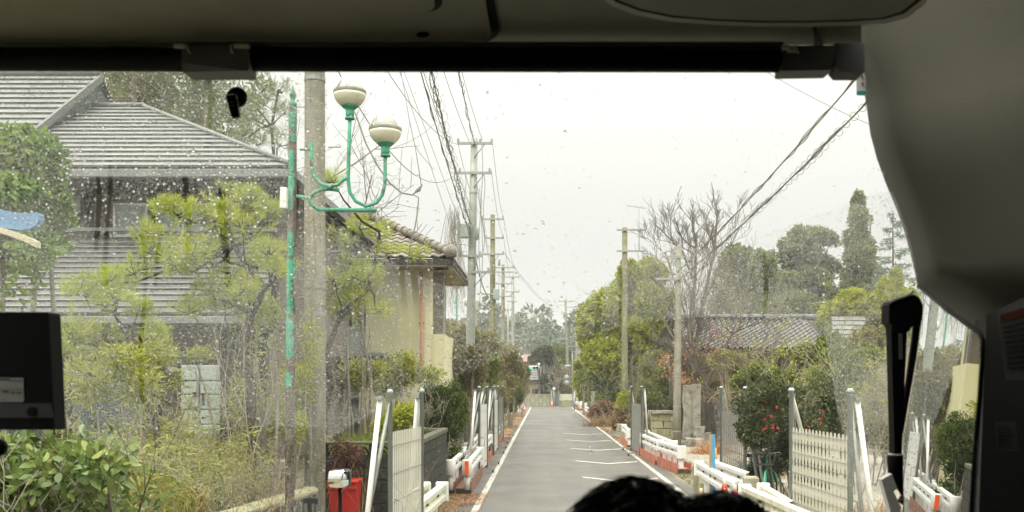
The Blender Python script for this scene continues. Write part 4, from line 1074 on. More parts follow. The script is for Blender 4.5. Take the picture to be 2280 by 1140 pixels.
# ================================================================= GREEN LAMP POST
YL = 12.5
lp = thing('ornate_lamp_post', 'peeling green lamp post with two glass globes on curved pipe arms', 'lamp post', (XP(648, YL), YL, .0))
mb = MB(); mb.tube([P(645, 1150, YL), P(646, 900, YL), P(648, 700, YL), P(651, 420, YL), P(652, 236, YL)], [.060, .058, .056, .054, .050], 12); mb.tube([P(645, 1150, YL), (XP(645, YL), YL, 0)], .06, 10)
mb.build('column', M['rust'], lp)
def paint_patch(y0, y1, a0, a1, seed):
    r = rng(seed); n = 14; k = 5; vs = []
    for i in range(n + 1):
        py = y0 + (y1 - y0) * i / n; rr = np.interp(py, [236, 420, 700, 900, 1150], [.050, .054, .056, .058, .060]) + .0025; cx_ = np.interp(py, [236, 420, 700, 900, 1150], [652, 651, 648, 646, 645])
        e0, e1 = a0 + .25 * r.normal(), a1 + .25 * r.normal()
        if i in (0, n): e0, e1 = (a0 + a1) / 2 - .25, (a0 + a1) / 2 + .25
        for j in range(k + 1):
            a = e0 + (e1 - e0) * j / k; vs.append(P(cx_, py, YL) + Vector((rr * math.sin(a), -rr * math.cos(a), 0)))
    fs = [(i * (k + 1) + j, i * (k + 1) + j + 1, (i + 1) * (k + 1) + j + 1, (i + 1) * (k + 1) + j) for i in range(n) for j in range(k)]
    mb = MB(); mb.add(vs, fs, True); mb.build('paint_patch', M['greenclean'], lp)
for q_ in ((238, 292, -1.5, 1.5), (335, 400, -1.0, .6), (395, 470, -1.5, .5), (515, 640, -1.5, 1.0), (620, 700, -1.5, .3), (690, 800, -1.5, .9), (828, 862, -1.4, .5), (300, 318, -.2, .9)): paint_patch(*q_, int(q_[0]))
mb = MB(); c = P(652, 236, YL); mb.lathe(c, [(.05, 0), (.055, .03), (.02, .06), (.035, .10), (.045, .14), (.012, .20), (.002, .26)], 10); mb.build('finial', M['greenclean'], lp)
mb = MB(); mb.tube([P(660, 437, YL), P(688, 441, YL), P(693, 455, YL), P(708, 466, YL), P(740, 467, YL), P(838, 468, YL)], .024, 9); mb.build('bracket_arm', M['greenclean'], lp)
mb = MB(); mb.tube([P(690, 443, YL), P(698, 430, YL), P(712, 423, YL), P(735, 421, YL), P(755, 424, YL)], .022, 8); mb.build('scroll', M['greenclean'], lp)
mb = MB(); mb.tube([P(694, 317, YL - .05), P(694, 365, YL - .05), P(699, 392, YL - .05), P(713, 409, YL - .05), P(735, 416, YL - .05), P(752, 411, YL - .03), P(765, 400, YL), P(778, 395, YL)], .024, 9)
mb.tube([P(668, 333, YL - .05), P(694, 333, YL - .05)], .014, 6); mb.build('curved_arm', M['greenclean'], lp)
mb = MB(); mb.tube([P(779, 258, YL), P(777, 330, YL), P(775, 400, YL), P(779, 428, YL), P(792, 448, YL), P(815, 459, YL), P(838, 452, YL), P(851, 434, YL), P(857, 410, YL), P(858, 345, YL)], .023, 10); mb.build('lamp_stem', M['greenclean'], lp)
mb = MB(); mb.tube([P(838, 470, YL), P(838, 500, YL)], .010, 5); mb.tube([P(755, 473, YL), P(838, 473, YL)], .008, 5); mb.build('sign_hanger', M['arm'], lp)
mb = MB(); mb.tube([P(660, 238, YL + .1), P(676, 239, 15.8)], .008, 5); mb.build('stay_rod', M['arm'], lp)
def globe(parent, px, py, R_px, Y):
    c = P(px, py, Y); R_ = R_px / F * Y
    mb = MB(); aa = np.linspace(.05, math.pi / 2 - .01, 12); mb.lathe(c, [(R_ * math.cos(a), R_ * math.sin(a)) for a in aa], 32, cap=False); mb.lathe(c, [(R_ * .93 * math.cos(a), R_ * .93 * math.sin(a)) for a in aa[::-1]], 32, cap=False); dome = mb.build('globe', M['globeglass'], parent)
    mb = MB(); mb.lathe(c, [(R_ * math.cos(a), R_ * math.sin(a)) for a in np.linspace(-math.pi / 2.6, -.12, 8)], 28); mb.build('lower_bowl', M['globecream'], dome)
    mb = MB(); mb.lathe(c, [(R_ * .985, -R_ * .14), (R_ * 1.005, -R_ * .10), (R_ * 1.005, R_ * .03), (R_ * .99, R_ * .06)], 28); mb.build('band', M['ringdark'], dome)
    mb = MB(); mb.lathe(c, [(R_ * .28, -R_ * 1.08), (R_ * .50, -R_ * .90), (R_ * .56, -R_ * .84)], 16); mb.lathe(c, [(R_ * .25, -R_ * 1.62), (R_ * .27, -R_ * 1.05)], 12); mb.lathe(c, [(R_ * .31, -R_ * 1.66), (R_ * .31, -R_ * 1.56)], 12)
    mb.build('socket_cup', M['greenclean'], dome)
globe(lp, 779, 205, 36.5, YL); globe(lp, 858, 288, 36.5, YL)
mb = MB(); mb.box(P(632, 441, YL - .1), (.085, .07, .26), bev=.008); mb.build('meter_box', M['signwhite'], lp)
# withered creeper threads on the arm
r = rng(8); polys = []
for k in range(26):
    a = np.array(P(770 + r.random() * 90, 300 + 170 * r.random(), YL)); q = [a]
    d = unit(r.normal(size=3) * [1, .4, 1])
    for i in range(6): d = unit(d + r.normal(size=3) * .6 * [1, .3, 1]); q.append(q[-1] + d * .06)
    polys.append((np.array(q), np.full(7, .0028)))
V, Q = poly_arrays(polys, 3); fastmesh('dry_creeper', V, Q, M['twig'], parent=lp)

# the same kind of lamp farther on
def far_lamp(label, px, Y, top_py, globes, colpx, r_=.07, m='greenpaint'):
    t = thing('ornate_lamp_post', label, 'lamp post', (XP(colpx, Y), Y, 0), 'green street lamps with white globes')
    mb = MB(); mb.tube([(XP(colpx, Y), Y, 0), P(colpx, top_py, Y)], r_, 8); mb.build('column', M[m], t)
    for (gx, gy, R_, low) in globes:
        c = P(gx, gy, Y - .1); rr = R_ / F * Y
        mb = MB(); mb.lathe(c, [(rr * math.cos(a), rr * math.sin(a)) for a in np.linspace(-.05, math.pi / 2, 7)], 14); mb.build('globe', M['globewhite'], t)
        mb = MB(); mb.lathe(c, [(rr * .7, -rr * .8), (rr * .95, -rr * .3), (rr, -.01)], 14); mb.build('lower_bowl', M['globecream'], t)
        mb = MB(); mb.tube([c - Vector((0, 0, rr * .8)), P(gx, low - 14, Y - .1), P(gx + (colpx - gx) * .35, low - 3, Y - .1), P(colpx, low, Y)], .045 * Y / 60 + .01, 6); mb.build('curved_arm', M['greenclean'], t)
    return t
far_lamp('single globe green lamp post in front of the tall grey pole', 1043, 40, 742, ((1043, 672, 11, 730),), 1050, .05)
far_lamp('faint globe lamp post under the cream house eave', 1017, 43, 742, ((1017, 636, 8, 727),), 1025, .05)
fl = far_lamp('twin globe lamp with white name plate before the dark right tree', 1383, 64, 722, ((1384, 738, 7.5, 781), (1369.5, 753, 7, 781)), 1384, .10, 'polecon')
mb = MB(); pc = P(1387, 788, 63.7); mb.box(pc, (.70, .04, .20), R=Matrix.Rotation(math.radians(-3), 3, 'Y')); mb.build('name_plate', M['signwhite'], fl)
text('ら―こへ', pc + Vector((0, -.03, 0)), .17, M['signblack'], fl)
mb = MB(); mb.tube([(XP(1412, 66), 66, 0), P(1412, 790, 66), P(1406, 716, 66)], .055, 7); mb.tube([P(1412, 779, 66), P(1400, 779, 66), P(1397, 784, 66), P(1389, 785, 66)], .03, 5); mb.tube([P(1402, 754, 66), P(1402, 762, 66)], .04, 5); mb.tube([P(1402, 758, 66), P(1408, 758, 66)], .03, 5)
single('lamp_column', mb, M['greenclean'], 'slightly leaning green and grey column right of the twin globe lamp', 'lamp post', (XP(1412, 66), 66, 0))
for px, py, R_, Y, lab in ((1156, 789, 3.4, 100, 'tiny white globe lamp in the left thicket near the pink house'), (1163, 795, 2.6, 104, 'smaller white globe lamp just right of its neighbour in the thicket')):
    t = thing('globe_lamp', lab, 'lamp post', (XP(px, Y), Y, 0))
    c = P(px, py, Y); rr = R_ / F * Y; mb = MB(); mb.lathe(c, [(rr * math.cos(a), rr * math.sin(a)) for a in np.linspace(-1.2, 1.57, 8)], 10); mb.build('globe', M['globewhite'], t)
    mb = MB(); mb.tube([(c.x, c.y, 0), c], .05, 6); mb.build('column', M['greenclean'], t)
t = thing('flood_lamp', 'round pale lamp heads tangled in cables left of the grey concrete pole', 'lamp', (XP(1311, 76), 76, 0))
for px, py, R_ in ((1314, 789, 5.5), (1303, 794, 4)):
    c = P(px, py, 76); rr = R_ / F * 76; mb = MB(); mb.lathe(c, [(rr * math.cos(a), rr * math.sin(a)) for a in np.linspace(-1.5, 1.57, 9)], 12); mb.build('globe', M['globewhite'], t)
mb = MB(); mb.tube([(XP(1309, 76), 76, 0), P(1309, 800, 76), P(1303, 796, 76)], .05, 6); mb.tube([P(1309, 800, 76), P(1314, 792, 76)], .04, 5); mb.build('column', M['polecon'], t)
for k in range(7):
    mb = MB(); r = rng(40 + k); x0 = 1330 + r.random() * 3; q = [P(x0, 782 + 3 * k, 73.6), P(x0 + 8, 776 + 4 * k, 73.4), P(x0 + 14, 790 + 4 * k, 73.4), P(x0 + 20, 802 + 4 * k, 73.4)]
    if k % 2: q = [P(1322 - r.random() * 3, 782 + 4 * k, 73.5), P(1308, 800 + 3 * k, 73.2), P(1296, 812, 73.2), P(1290, 798, 73.2)]
    mb.tube(q, .03, 4); mb.build('curled_cable', M['wirethin' if k % 2 == 0 else 'wire'], p11)

# ================================================================= GATES
def slat_mesh(name, w, h, m, wavy=0, th=.0016):
    n = 24 if wavy else 1; vs = []
    for i in range(n + 1):
        z = h * i / n; ww = w / 2 * (1 if not wavy else (.45 + .75 * abs(math.sin(math.pi * wavy * i / n))))
        vs += [(-ww, -th / 2, z), (ww, -th / 2, z), (ww, th / 2, z), (-ww, th / 2, z)]
    fs = [(0, 3, 2, 1), (4 * n, 4 * n + 1, 4 * n + 2, 4 * n + 3)]
    for i in range(n):
        for j in range(4): fs.append((4 * i + j, 4 * i + (j + 1) % 4, 4 * i + 4 + (j + 1) % 4, 4 * i + 4 + j))
    me = bpy.data.meshes.new(name); me.from_pydata(vs, [], fs); me.materials.append(m); me.update(); return me

def gate(label, a, b, hp, hs, n, wr, slat_m, post_m, lean_a=None, lean_b=None, wavy=0, base=.08, lean_m='galvlite', rails=5, sheet=False, post_r=.035, group='folding gates along the road'):
    """a, b = near and far (x, y); hp = leaf height, hs = post height"""
    a3, b3 = Vector((*a, 0)), Vector((*b, 0)); d = b3 - a3; ln = d.length; u = d.normalized(); ang = math.atan2(u.y, u.x); nv = Vector((-u.y, u.x, 0))
    t = thing('folding_gate', label, 'gate', a3, group)
    for e in (a3, b3):
        mb = MB(); mb.lathe(e, [(post_r, 0), (post_r, hs), (post_r * 1.4, hs + .002), (post_r * 1.4, hs + .02), (post_r * .8, hs + .05)], 10); mb.build('post', M[post_m], t)
    if sheet:
        mb = MB(); k = 14; prof = []
        pts = []
        for i in range(k + 1): pts.append(a3 + u * (post_r + (ln - 2 * post_r) * i / k) + nv * (.012 if i % 2 else -.004))
        vs = [p + Vector((0, 0, base)) for p in pts] + [p + Vector((0, 0, hp)) for p in pts]
        mb.add(vs, [(i, i + 1, k + 2 + i, k + 1 + i) for i in range(k)]); vs2 = [p + nv * .012 for p in vs]; mb.add(vs2, [(i + 1, i, k + 1 + i, k + 2 + i) for i in range(k)])
        mb.build('leaf_sheet', M[slat_m], t)
    else:
        me = slat_mesh('slat', (ln - 2 * post_r) / n * wr, hp - base, M[slat_m], wavy)
        for i in range(n):
            o = link('slat', me, t); p = u * (post_r + (ln - 2 * post_r) * (i + .5) / n); o.location = (p.x, p.y, base); o.rotation_euler = (0, 0, ang)
    mb = MB()
    for k in range(rails):
        z = base + (hp - base) * (k + .5) / rails
        fs_ = 1 if a3.x > 0 else -1
        mb.box(a3 + d / 2 + Vector((0, 0, z)) - nv * .016 * fs_, (ln - .04, .010, .020), ang)
        mb.box(a3 + d / 2 + Vector((0, 0, z)) + nv * .014 * fs_, (ln - .04, .004, .007), ang)
    mb.build('rail', M['galv'] if not sheet else M['galvlite'], t)
    for e, lean in ((a3, lean_a), (b3, lean_b)):
        if lean is None: continue
        top = e + Vector((0, 0, hs - .06)) + Vector(lean[2]) ; foot = Vector((lean[0], lean[1], lean[3] if len(lean) > 3 else 0))
        mb = MB(); mb.tube([foot, top], .033, 10); mb.build('prop_pole', M[lean_m], t)
        mb = MB(); mb.tube([foot + nv * .1 + u * .12, e + Vector((0, 0, hs - .12))], .028, 8); mb.build('brace', M['galv'], t)
        mb = MB(); mb.box(top, (.14, .07, .05), ang); mb.build('clamp', M['galv'], t)
    # latch handle, casters
    for z in (.72, .98):
        pass
    mb = MB(); c = a3 + u * .10; mb.tube([c - nv * .03 + Vector((0, 0, .75)), c - nv * .13 + Vector((0, 0, .77)), c - nv * .13 + Vector((0, 0, .97)), c - nv * .03 + Vector((0, 0, .99))], .009, 6); mb.build('handle', M['galv'], t)
    mb = MB(); c = b3; mb.tube([c - u * .02 + nv * .04 + Vector((0, 0, 1.15 - .03 * i)) + Vector((.015 * (i % 2), 0, 0)) for i in range(9)], .006, 4); mb.build('lock_chain', M['galvlite'], t)
    for e in (a3 + u * .1, b3 - u * .1):
        mb = MB(); mb.lathe(e + Vector((-.035, 0, .045)), [(.045, -.015), (.045, .015)], 10, axis='X'); mb.build('caster', M['rubber'], t)
    return t

def base_frame(t, a, b, side=1):
    """angle-iron skid with small wheels sticking out beside a gate foot"""
    for k, e in enumerate((a, b)):
        mb = MB(); c = Vector((*e, 0))
        for j in (-.12, 0, .12): mb.box(c + Vector((side * .12, j, .10)), (.34, .03, .03))
        mb.box(c + Vector((side * .28, 0, .10)), (.03, .30, .03)); mb.build('skid_frame', M['galv'], t)
        mb = MB(); mb.lathe(c + Vector((side * .24, .04, .05)), [(.055, -.02), (.055, .02)], 10, axis='X'); mb.build('skid_wheel', M['rubber'], t)

gl1 = gate('white vertical slat gate between two steel posts in front of the block enclosure', (XP(865, 12.3) + .02, 12.3), (XP(939, 14.1), 14.1), 1.82, 2.30, 18, .80, 'slatwhite', 'greenpost', post_r=.028,
           lean_a=(XP(803, 12.25), 12.2, (-.12, -.02, 0)), lean_b=(XP(905, 14.8), 14.8, (-.06, .02, 0)), lean_m='white')
gl2 = gate('white sheet gate leaf standing at the twin ended barrier left of the road', (XP(1067, 26.9), 26.9), (XP(1084, 29.2), 29.2), 1.85, 2.32, 1, 1, 'white', 'greenpost', sheet=True,
           lean_a=(XP(1048, 25.6), 25.6, (-.10, -.1, 0), .75), lean_b=(XP(1040, 29.5), 29.5, (-.1, .0, 0)), lean_m='white')
base_frame(gl2, (XP(1078, 27.4), 27.4), (XP(1092, 30.2), 30.2))
gl3 = gate('second white sheet gate beyond the first one on the left verge', (XP(1099, 34.2), 34.2), (XP(1108, 37.3), 37.3), 1.85, 2.32, 1, 1, 'white', 'greenpost', sheet=True,
           lean_a=(XP(1082, 33), 33, (-.10, -.1, 0), .3), lean_b=(XP(1090, 37), 37, (-.1, .0, 0)), lean_m='white')
base_frame(gl3, (XP(1106, 35), 35), (XP(1112, 38), 38))
gl4 = gate('grey slatted gate third along the left verge', (XP(1109, 39.5), 39.5), (XP(1120, 43.5), 43.5), 1.9, 2.32, 12, .8, 'slatgrey', 'greenpost', lean_a=(XP(1096, 40), 40, (-.1, 0, 0)), lean_m='galvlite')
base_frame(gl4, (XP(1116, 41), 41), (XP(1122, 44), 44))
gr0 = gate('narrow grey sheet gate behind the red based barrier', (XP(1429, 33.6), 33.6), (XP(1406, 36.8), 36.8), 1.74, 2.32, 16, .92, 'slatgrey', 'galv',
           lean_a=(XP(1442, 34.2), 34.2, (.10, .1, 0), .5), lean_b=(XP(1418, 38.5), 38.5, (.0, .2, 0), .9), lean_m='white')
base_frame(gr0, (XP(1415, 33.9), 33.9), (XP(1402, 36.8), 36.8), side=-1)
gr1 = gate('grey accordion gate with fine upright bars beside the blue stake', (XP(1659, 20.6), 20.6), (XP(1606, 24.2), 24.2), 1.78, 2.32, 12, .70, 'slatgrey', 'greenpost',
           lean_a=(XP(1706, 20.2), 20.2, (.12, .2, -.05), .0), lean_b=(XP(1622, 25.4), 25.4, (.1, .3, 0), 1.5), lean_m='galvlite', rails=9)
gr2 = gate('pale accordion gate with lens shaped slats in front of the camellia', (XP(1893, 12.2), 12.2), (XP(1762, 14.6), 14.6), 1.79, 2.31, 16, .80, 'slatwhite', 'greenpost', wavy=7,
           lean_a=(XP(1962, 12.2), 12.2, (.10, .05, -.02), .0), lean_b=(XP(1792, 15.4), 15.4, (.03, .1, 0), 1.5), lean_m='white', rails=12)

# ================================================================= BARRIERS
def wbeam(L_, z0=.42, h=.32, w=.07):
    prof = [(0, 0), (w, .03), (w, .10), (.01, .135), (.01, .185), (w, .22), (w, .29), (0, .32)]
    mb = MB(); n = len(prof); vs = []
    for y in (0, L_):
        for x, z in prof: vs.append((x, y, z0 + z * h / .32))
        for x, z in prof[::-1]: vs.append((x - .012, y, z0 + z * h / .32))
    m = 2 * n; fs = [(j, (j + 1) % m, m + (j + 1) % m, m + j) for j in range(m)] + [tuple(range(m))[::-1], tuple(range(m, 2 * m))]
    return mb.add(vs, fs)
def barrier(label, loc, rz, L_, side=1, base='redbase', beam='white', near_cap='box', rows=1, posts=4, far_cap=True, marker=False, group='white guard rails on steel bases', gap=.42, zb=.28, basew=.38):
    """side=+1: the beam faces -X (road on the left of it); built along local +Y"""
    t = bpy.data.objects.new('guard_rail', None); COL.objects.link(t); t['label'] = label; t['category'] = 'guard rail'; t['group'] = group
    for row in range(rows):
        xo = row * gap * side
        mb = wbeam(L_); mb.v = [(v[0] * -side + xo, v[1], v[2]) for v in mb.v]; mb.build('beam', M[beam], t)
        for k in range(posts):
            y = L_ * (k + .5) / posts
            for dy_ in (-.05, .05):
                mb = MB(); mb.box((xo - side * .022, y + dy_, .58), (.016, .03, .035)); mb.build('bolt', M['darksteel'], t)
            mb = MB(); mb.box((xo + side * .05, y, (zb * .4 + .58) / 2 + .05), (.10, .12, .50 - zb * .0)); mb.build('post', M[beam], t)
        if near_cap:
            mb = MB()
            if near_cap == 'box': mb.box((xo + side * .0, -.03, .58), (.24, .07, .36), bev=.02); mb.box((xo + side * .0, .03, .36), (.12, .06, .4))
            else: mb.lathe((xo, -.02, .42), [(.10, 0), (.108, .01), (.108, .33), (.10, .34)], 14)
            cpo = mb.build('end_cap', M['white'], t)
            if near_cap != 'box': mb = MB(); mb.tube([(xo, 0, .1), (xo, 0, .42)], .06, 8); mb.build('end_post', M[beam], t)
            if marker and row == 0: mb = MB(); mb.box((xo + .0, -.135, .59), (.085, .012, .30)); mb.build('reflector', M['orange'], cpo)
        if far_cap: mb = MB(); mb.box((xo, L_ + .02, .58), (.22, .06, .34), bev=.02); mb.build('end_cap', M['white'], t)
        if base:
            mb = MB(); w = gap if rows > 1 else basew
            mb.box((xo - side * (w * .25 if rows > 1 else .1), L_ / 2, zb / 2), (.012, L_, zb)); mb.box((xo + side * w * .7, L_ / 2, zb / 2), (.012, L_, zb)); mb.box((xo + side * w * .22, L_ / 2, zb * .45), (w * .95, L_ - .02, .012))
            mb.build('steel_base', M[base], t)
            mb = MB(); mb.box((xo + side * w * .22, .012, zb * .24), (w * .92, .02, zb * .42)); mb.build('base_end_plate', M['darksteel'], t)
    t.location = loc; t.rotation_euler = (0, 0, rz)
    return t
def along(x0, y0, x1, y1): return (x0, y0, .014), -math.atan2(x1 - x0, y1 - y0), math.dist((x0, y0), (x1, y1))
def bar(label, px0, Y0, px1, Y1, **kw):
    loc, rz, L_ = along(XP(px0, Y0), Y0, XP(px1, Y1), Y1); return barrier(label, loc, rz, L_, **kw)
G2 = 'white guard rails on faded red bases'
bar('nearest red based guard rail segment with a square white end plate', 1517, 26.9, 1470, 29.9, group=G2, posts=4, far_cap=True)
bar('middle red based guard rail segment of the three', 1466, 30.0, 1432, 33.8, near_cap=None, group=G2, posts=4)
bar('red based guard rail segment next to the narrow grey gate', 1430, 33.9, 1424, 36.0, near_cap=None, group=G2, posts=3)
bar('short red based guard rail segment just past the narrow grey gate', 1402, 37.5, 1390, 42.0, group=G2, posts=4)
bar('back row guard rail panel behind the nearest red based segment', 1500, 29.5, 1440, 36.5, base=None, group='back row of white guard rails', posts=6)
bar('near old cream guard rail running toward the pale accordion gate', 1990, 10.2, 1659, 16.6, base=None, beam='whiteold', near_cap=None, posts=3, group='old cream guard rails beside the right gates')
bar('back row old guard rail behind the near cream one', 1765, 14.3, 1700, 16.8, base=None, beam='whiteold', near_cap=None, posts=2, group='old cream guard rails beside the right gates')
bar('bright white guard rail behind the blue stake', 1640, 17.2, 1557, 21.7, base=None, beam='white', near_cap=None, posts=3, group='old cream guard rails beside the right gates')
bar('back row white guard rail half hidden behind the grey accordion gate', 1668, 19.0, 1592, 22.0, base=None, beam='white', near_cap=None, posts=2, group='old cream guard rails beside the right gates')
GL = 'guard rails on rusty bases at the left verge'
bar('twin row guard rail with round ends and an orange marker on a brown steel base', 1040, 21.9, 1067, 26.6, side=-1, base='brownbase', near_cap='round', rows=2, marker=True, posts=5, group=GL, gap=.36)
bar('twin row guard rail behind the first white sheet gate', 1070, 28.4, 1090, 33.6, side=-1, base='redbase', near_cap='box', rows=2, posts=4, group=GL, gap=.36)
bar('twin row guard rail behind the second white sheet gate', 1095, 35.2, 1114, 43.0, side=-1, base='redbase', near_cap='box', rows=2, posts=5, group=GL, gap=.36)
bar('cream guard rail stub behind the white vertical slat gate', 935, 14.5, 984, 17.0, side=-1, base=None, beam='whiteold', near_cap=None, posts=2, rows=2, group='cream guard rail stub', gap=.30)
bar('small distant white guard rail beside the orange red cone', 1331, 66.6, 1305, 76, base='redbase', group='distant guard rails on the right verge', posts=5)
bar('farthest white guard rail stub near the junction on the right', 1293, 95, 1284, 101, base='redbase', group='distant guard rails on the right verge', posts=3, rows=2, gap=.5)
t = thing('far_gate_posts', 'distant pair of grey gate posts with a white prop beside the junction', 'gate', (XP(1281, 97), 97, 0))
for px, m_ in ((1279, 'greenpost'), (1299, 'greenpost')):
    mb = MB(); mb.tube([(XP(px, 97), 97, 0), P(px, 872, 97)], .07, 7); mb.build('post', M[m_], t)
mb = MB(); mb.tube([(XP(1286, 97), 97, 0), P(1284, 869, 97)], .05, 7); mb.build('prop_pole', M['white'], t)

# rubber-footed cones with a striped rope, right front
RG = 'red marker cones joined by a striped rope'
rc = []
for k, (px, Y, lab) in enumerate(((1636, 14.9, 'nearest red marker cone with a cream top cap'), (1613, 16.8, 'second red marker cone joined by the striped rope'), (1561, 18.6, 'third red marker cone partly behind the driver head'))):
    x = XP(px, Y); zt = ZP((1078, 1066, 1088)[k], Y)
    t = thing('marker_cone', lab, 'traffic cone', (x, Y, .014), RG); rc.append((x, Y, zt - .16))
    mb = MB(); mb.box((x, Y, .035), (.34, .34, .05), bev=.015); mb.build('base', M['black'], t)
    mb = MB(); mb.lathe((x, Y, .05), [(.12, 0), (.05, zt - .20), (.045, zt - .15)], 14); mb.build('body', M['red'], t)
    mb = MB(); mb.lathe((x, Y, zt - .12), [(.032, 0), (.032, .10), (.028, .12)], 10); mb.build('cap', M['whiteold'], t)
for (a, b, lab) in ((rc[0], rc[1], 'striped rope sagging between the nearest two red marker cones'), (rc[1], rc[2], 'striped rope between the second and third red marker cones')):
    t = thing('striped_rope', lab, 'rope', a)
    pts = sagged(a, b, .09, 16)
    for k in range(16):
        mb = MB(); mb.tube([pts[k], pts[k + 1]], .016, 6); mb.build('rope_section', M['yellowpost'] if k % 2 else M['black'], t)

# stakes, small posts, blocks
mb = MB(); x = XP(1583, 20); mb.box((x, 20, .70), (.06, .05, 1.42)); single('wooden_stake', mb, M['wood'], 'plain sawn wooden stake next to the bright blue stake', 'stake', (x, 20, 0))
mb = MB(); x = XP(1589, 19.9); mb.box((x, 19.9, .71), (.055, .05, 1.42)); single('blue_stake', mb, M['bluepost'], 'bright blue stake leaning on the white guard rail', 'stake', (x, 19.9, 0))
mb = MB(); x = XP(1593, 30); mb.tube([(x, 30, 0), (x, 30, .52)], .035, 8); single('marker_post', mb, M['yellowpost'], 'short orange yellow marker post by the rubble', 'post', (x, 30, 0))
mb = MB(); x = XP(1553, 22.0); mb.box((x - .02, 22.1, .30), (.10, .10, .60)); single('timber_post', mb, M['mossstone'], 'stubby mossy timber post at the end of the bright guard rail', 'post', (x, 22.1, 0))
mb = MB(); c = P(1672, 1078, 18.2); mb.box((c.x, c.y, .5 * (c.z + .14)), (.26, .26, c.z + .14), bev=.03); single('concrete_block', mb, M['paleblock'], 'pale concrete block standing behind the guard rail near the green bicycles', 'block', (c.x, c.y, 0))
t = thing('red_bin', 'red upright bin against the dark block wall', 'bin', (XP(770, 16.2), 16.2, 0))
x = XP(772, 16.2); zt = ZP(1068, 16.2)
mb = MB(); mb.prism([(x - .20, 16.0, .10), (x + .16, 16.0, .10), (x + .21, 15.95, zt - .04), (x - .25, 15.95, zt - .04)], (0, .42, 0)); mb.build('bin_body', M['red'], t)
mb = MB(); mb.box((x - .02, 16.16, zt - .01), (.50, .50, .05), bev=.015); mb.build('lid', M['red'], t)
mb = MB(); mb.box((x - .02, 15.93, zt - .10), (.48, .04, .04)); mb.build('rim', M['red'], t)
for s_ in (-1, 1):
    mb = MB(); mb.lathe((x - .02 + s_ * .19, 16.3, .09), [(.09, -.02), (.09, .02)], 12, axis='X'); mb.build('wheel', M['rubber'], t)

# stone gate pillars, right
r = rng(3)
def rough_box(c, d, rz, seed, amp=.03, n=5):
    r = rng(seed); mb = MB(); b_ = bpy.data.meshes.new('t'); vs = []; fs = []
    # subdivided box
    def face(o, u, v, nu, nv):
        base = len(vs)
        for i in range(nu + 1):
            for j in range(nv + 1): vs.append(Vector(o) + Vector(u) * (i / nu) + Vector(v) * (j / nv))
        for i in range(nu):
            for j in range(nv): a = base + i * (nv + 1) + j; fs.append((a, a + nv + 1, a + nv + 2, a + 1))
    x, y, z = d[0] / 2, d[1] / 2, d[2] / 2; nz = max(2, int(n * d[2] / max(d[0], .2)))
    face((-x, -y, -z), (2 * x, 0, 0), (0, 0, 2 * z), n, nz); face((x, y, -z), (-2 * x, 0, 0), (0, 0, 2 * z), n, nz)
    face((x, -y, -z), (0, 2 * y, 0), (0, 0, 2 * z), n, nz); face((-x, y, -z), (0, -2 * y, 0), (0, 0, 2 * z), n, nz)
    face((-x, -y, z), (2 * x, 0, 0), (0, 2 * y, 0), n, n)
    A = np.array([tuple(v) for v in vs]); k = 7.0
    A += np.stack([snoise(A + s_, k, seed + i) for i, s_ in enumerate((0, 3.1, 7.7))], axis=1) * amp
    Rz = Matrix.Rotation(rz, 3, 'Z'); return mb.add([Vector(c) + Rz @ Vector(v) for v in A], fs, False)
t = thing('stone_gate_pillar', 'pair of tall rough stone slabs standing as a gate pillar beside the bare tree', 'gate pillar', (XP(1541, 40.5), 40.5, 0))
zt = ZP(858, 40.5)
rough_box((XP(1531, 40.5), 40.5, zt / 2), (.33, .4, zt), 0, 11, .022).build('slab', M['stone'], t)
rough_box((XP(1549, 40.45), 40.45, zt / 2 + .03), (.33, .4, zt + .04), .05, 12, .022).build('slab', M['stone'], t)
for px, Y, w, h, s_, lab in ((1556, 39.8, .32, .75, 21, 'squat stone block leaning at the foot of the stone pillar'), (1545, 39.2, .6, .32, 22, 'low flat boulder in front of the stone pillar'), (1524, 39.3, .5, .22, 23, 'flat stone slab left of the boulder at the pillar foot'), (1566, 40.2, .45, .45, 24, 'rounded boulder right of the stone pillar')):
    mb = rough_box((XP(px, Y), Y, h / 2), (w, w, h), .3, s_, .05); single('boulder', mb, M['stone'], lab, 'rock', (XP(px, Y), Y, 0))
# yellowish block gate wall
def stone_wall(name, label, px0, px1, Y, py0, cols, rows, m, seed, th=.5, cap=True, Y1=None):
    Y1 = Y1 or Y; x0, x1 = XP(px0, Y), XP(px1, Y1); zt = ZP(py0, Y); t = thing(name, label, 'wall', (x0, Y, 0))
    ch = .12 if cap else 0; hh = (zt - ch) / rows; r = rng(seed); L_ = math.dist((x0, Y), (x1, Y1)); ang = math.atan2(Y1 - Y, x1 - x0)
    for i in range(rows):
        off = .5 * (i % 2); edges = [0] + [(k + off + .12 * r.normal() * .3) / cols for k in range(1 - int(off > 0), cols)] + [1]
        edges = sorted(e for e in edges if 0 <= e <= 1)
        for k in range(len(edges) - 1):
            a, b = edges[k] * L_, edges[k + 1] * L_
            if b - a < .05: continue
            c = Vector((x0 + math.cos(ang) * (a + b) / 2, Y + math.sin(ang) * (a + b) / 2, hh * (i + .5)))
            rough_box(c, (b - a - .02, th, hh - .02), ang, seed * 7 + i * 20 + k, .012, 3).build('stone', M[m], t)
    if cap: rough_box(((x0 + x1) / 2, (Y + Y1) / 2, zt - ch / 2), (L_ + .2, th + .2, ch), ang, seed + 90, .012, 5).build('coping', M['stone'], t)
    return t
stone_wall('stone_wall', 'yellowish mossy block gate wall with a coping left of the slender pole', 1450, 1503, 41.5, 914, 2, 4, 'mossstone', 31)
stone_wall('stone_wall', 'low pale block wall receding beyond the narrow grey gate', 1404, 1366, 44.5, 952, 5, 3, 'paleblock', 32, th=.25, cap=False, Y1=52)
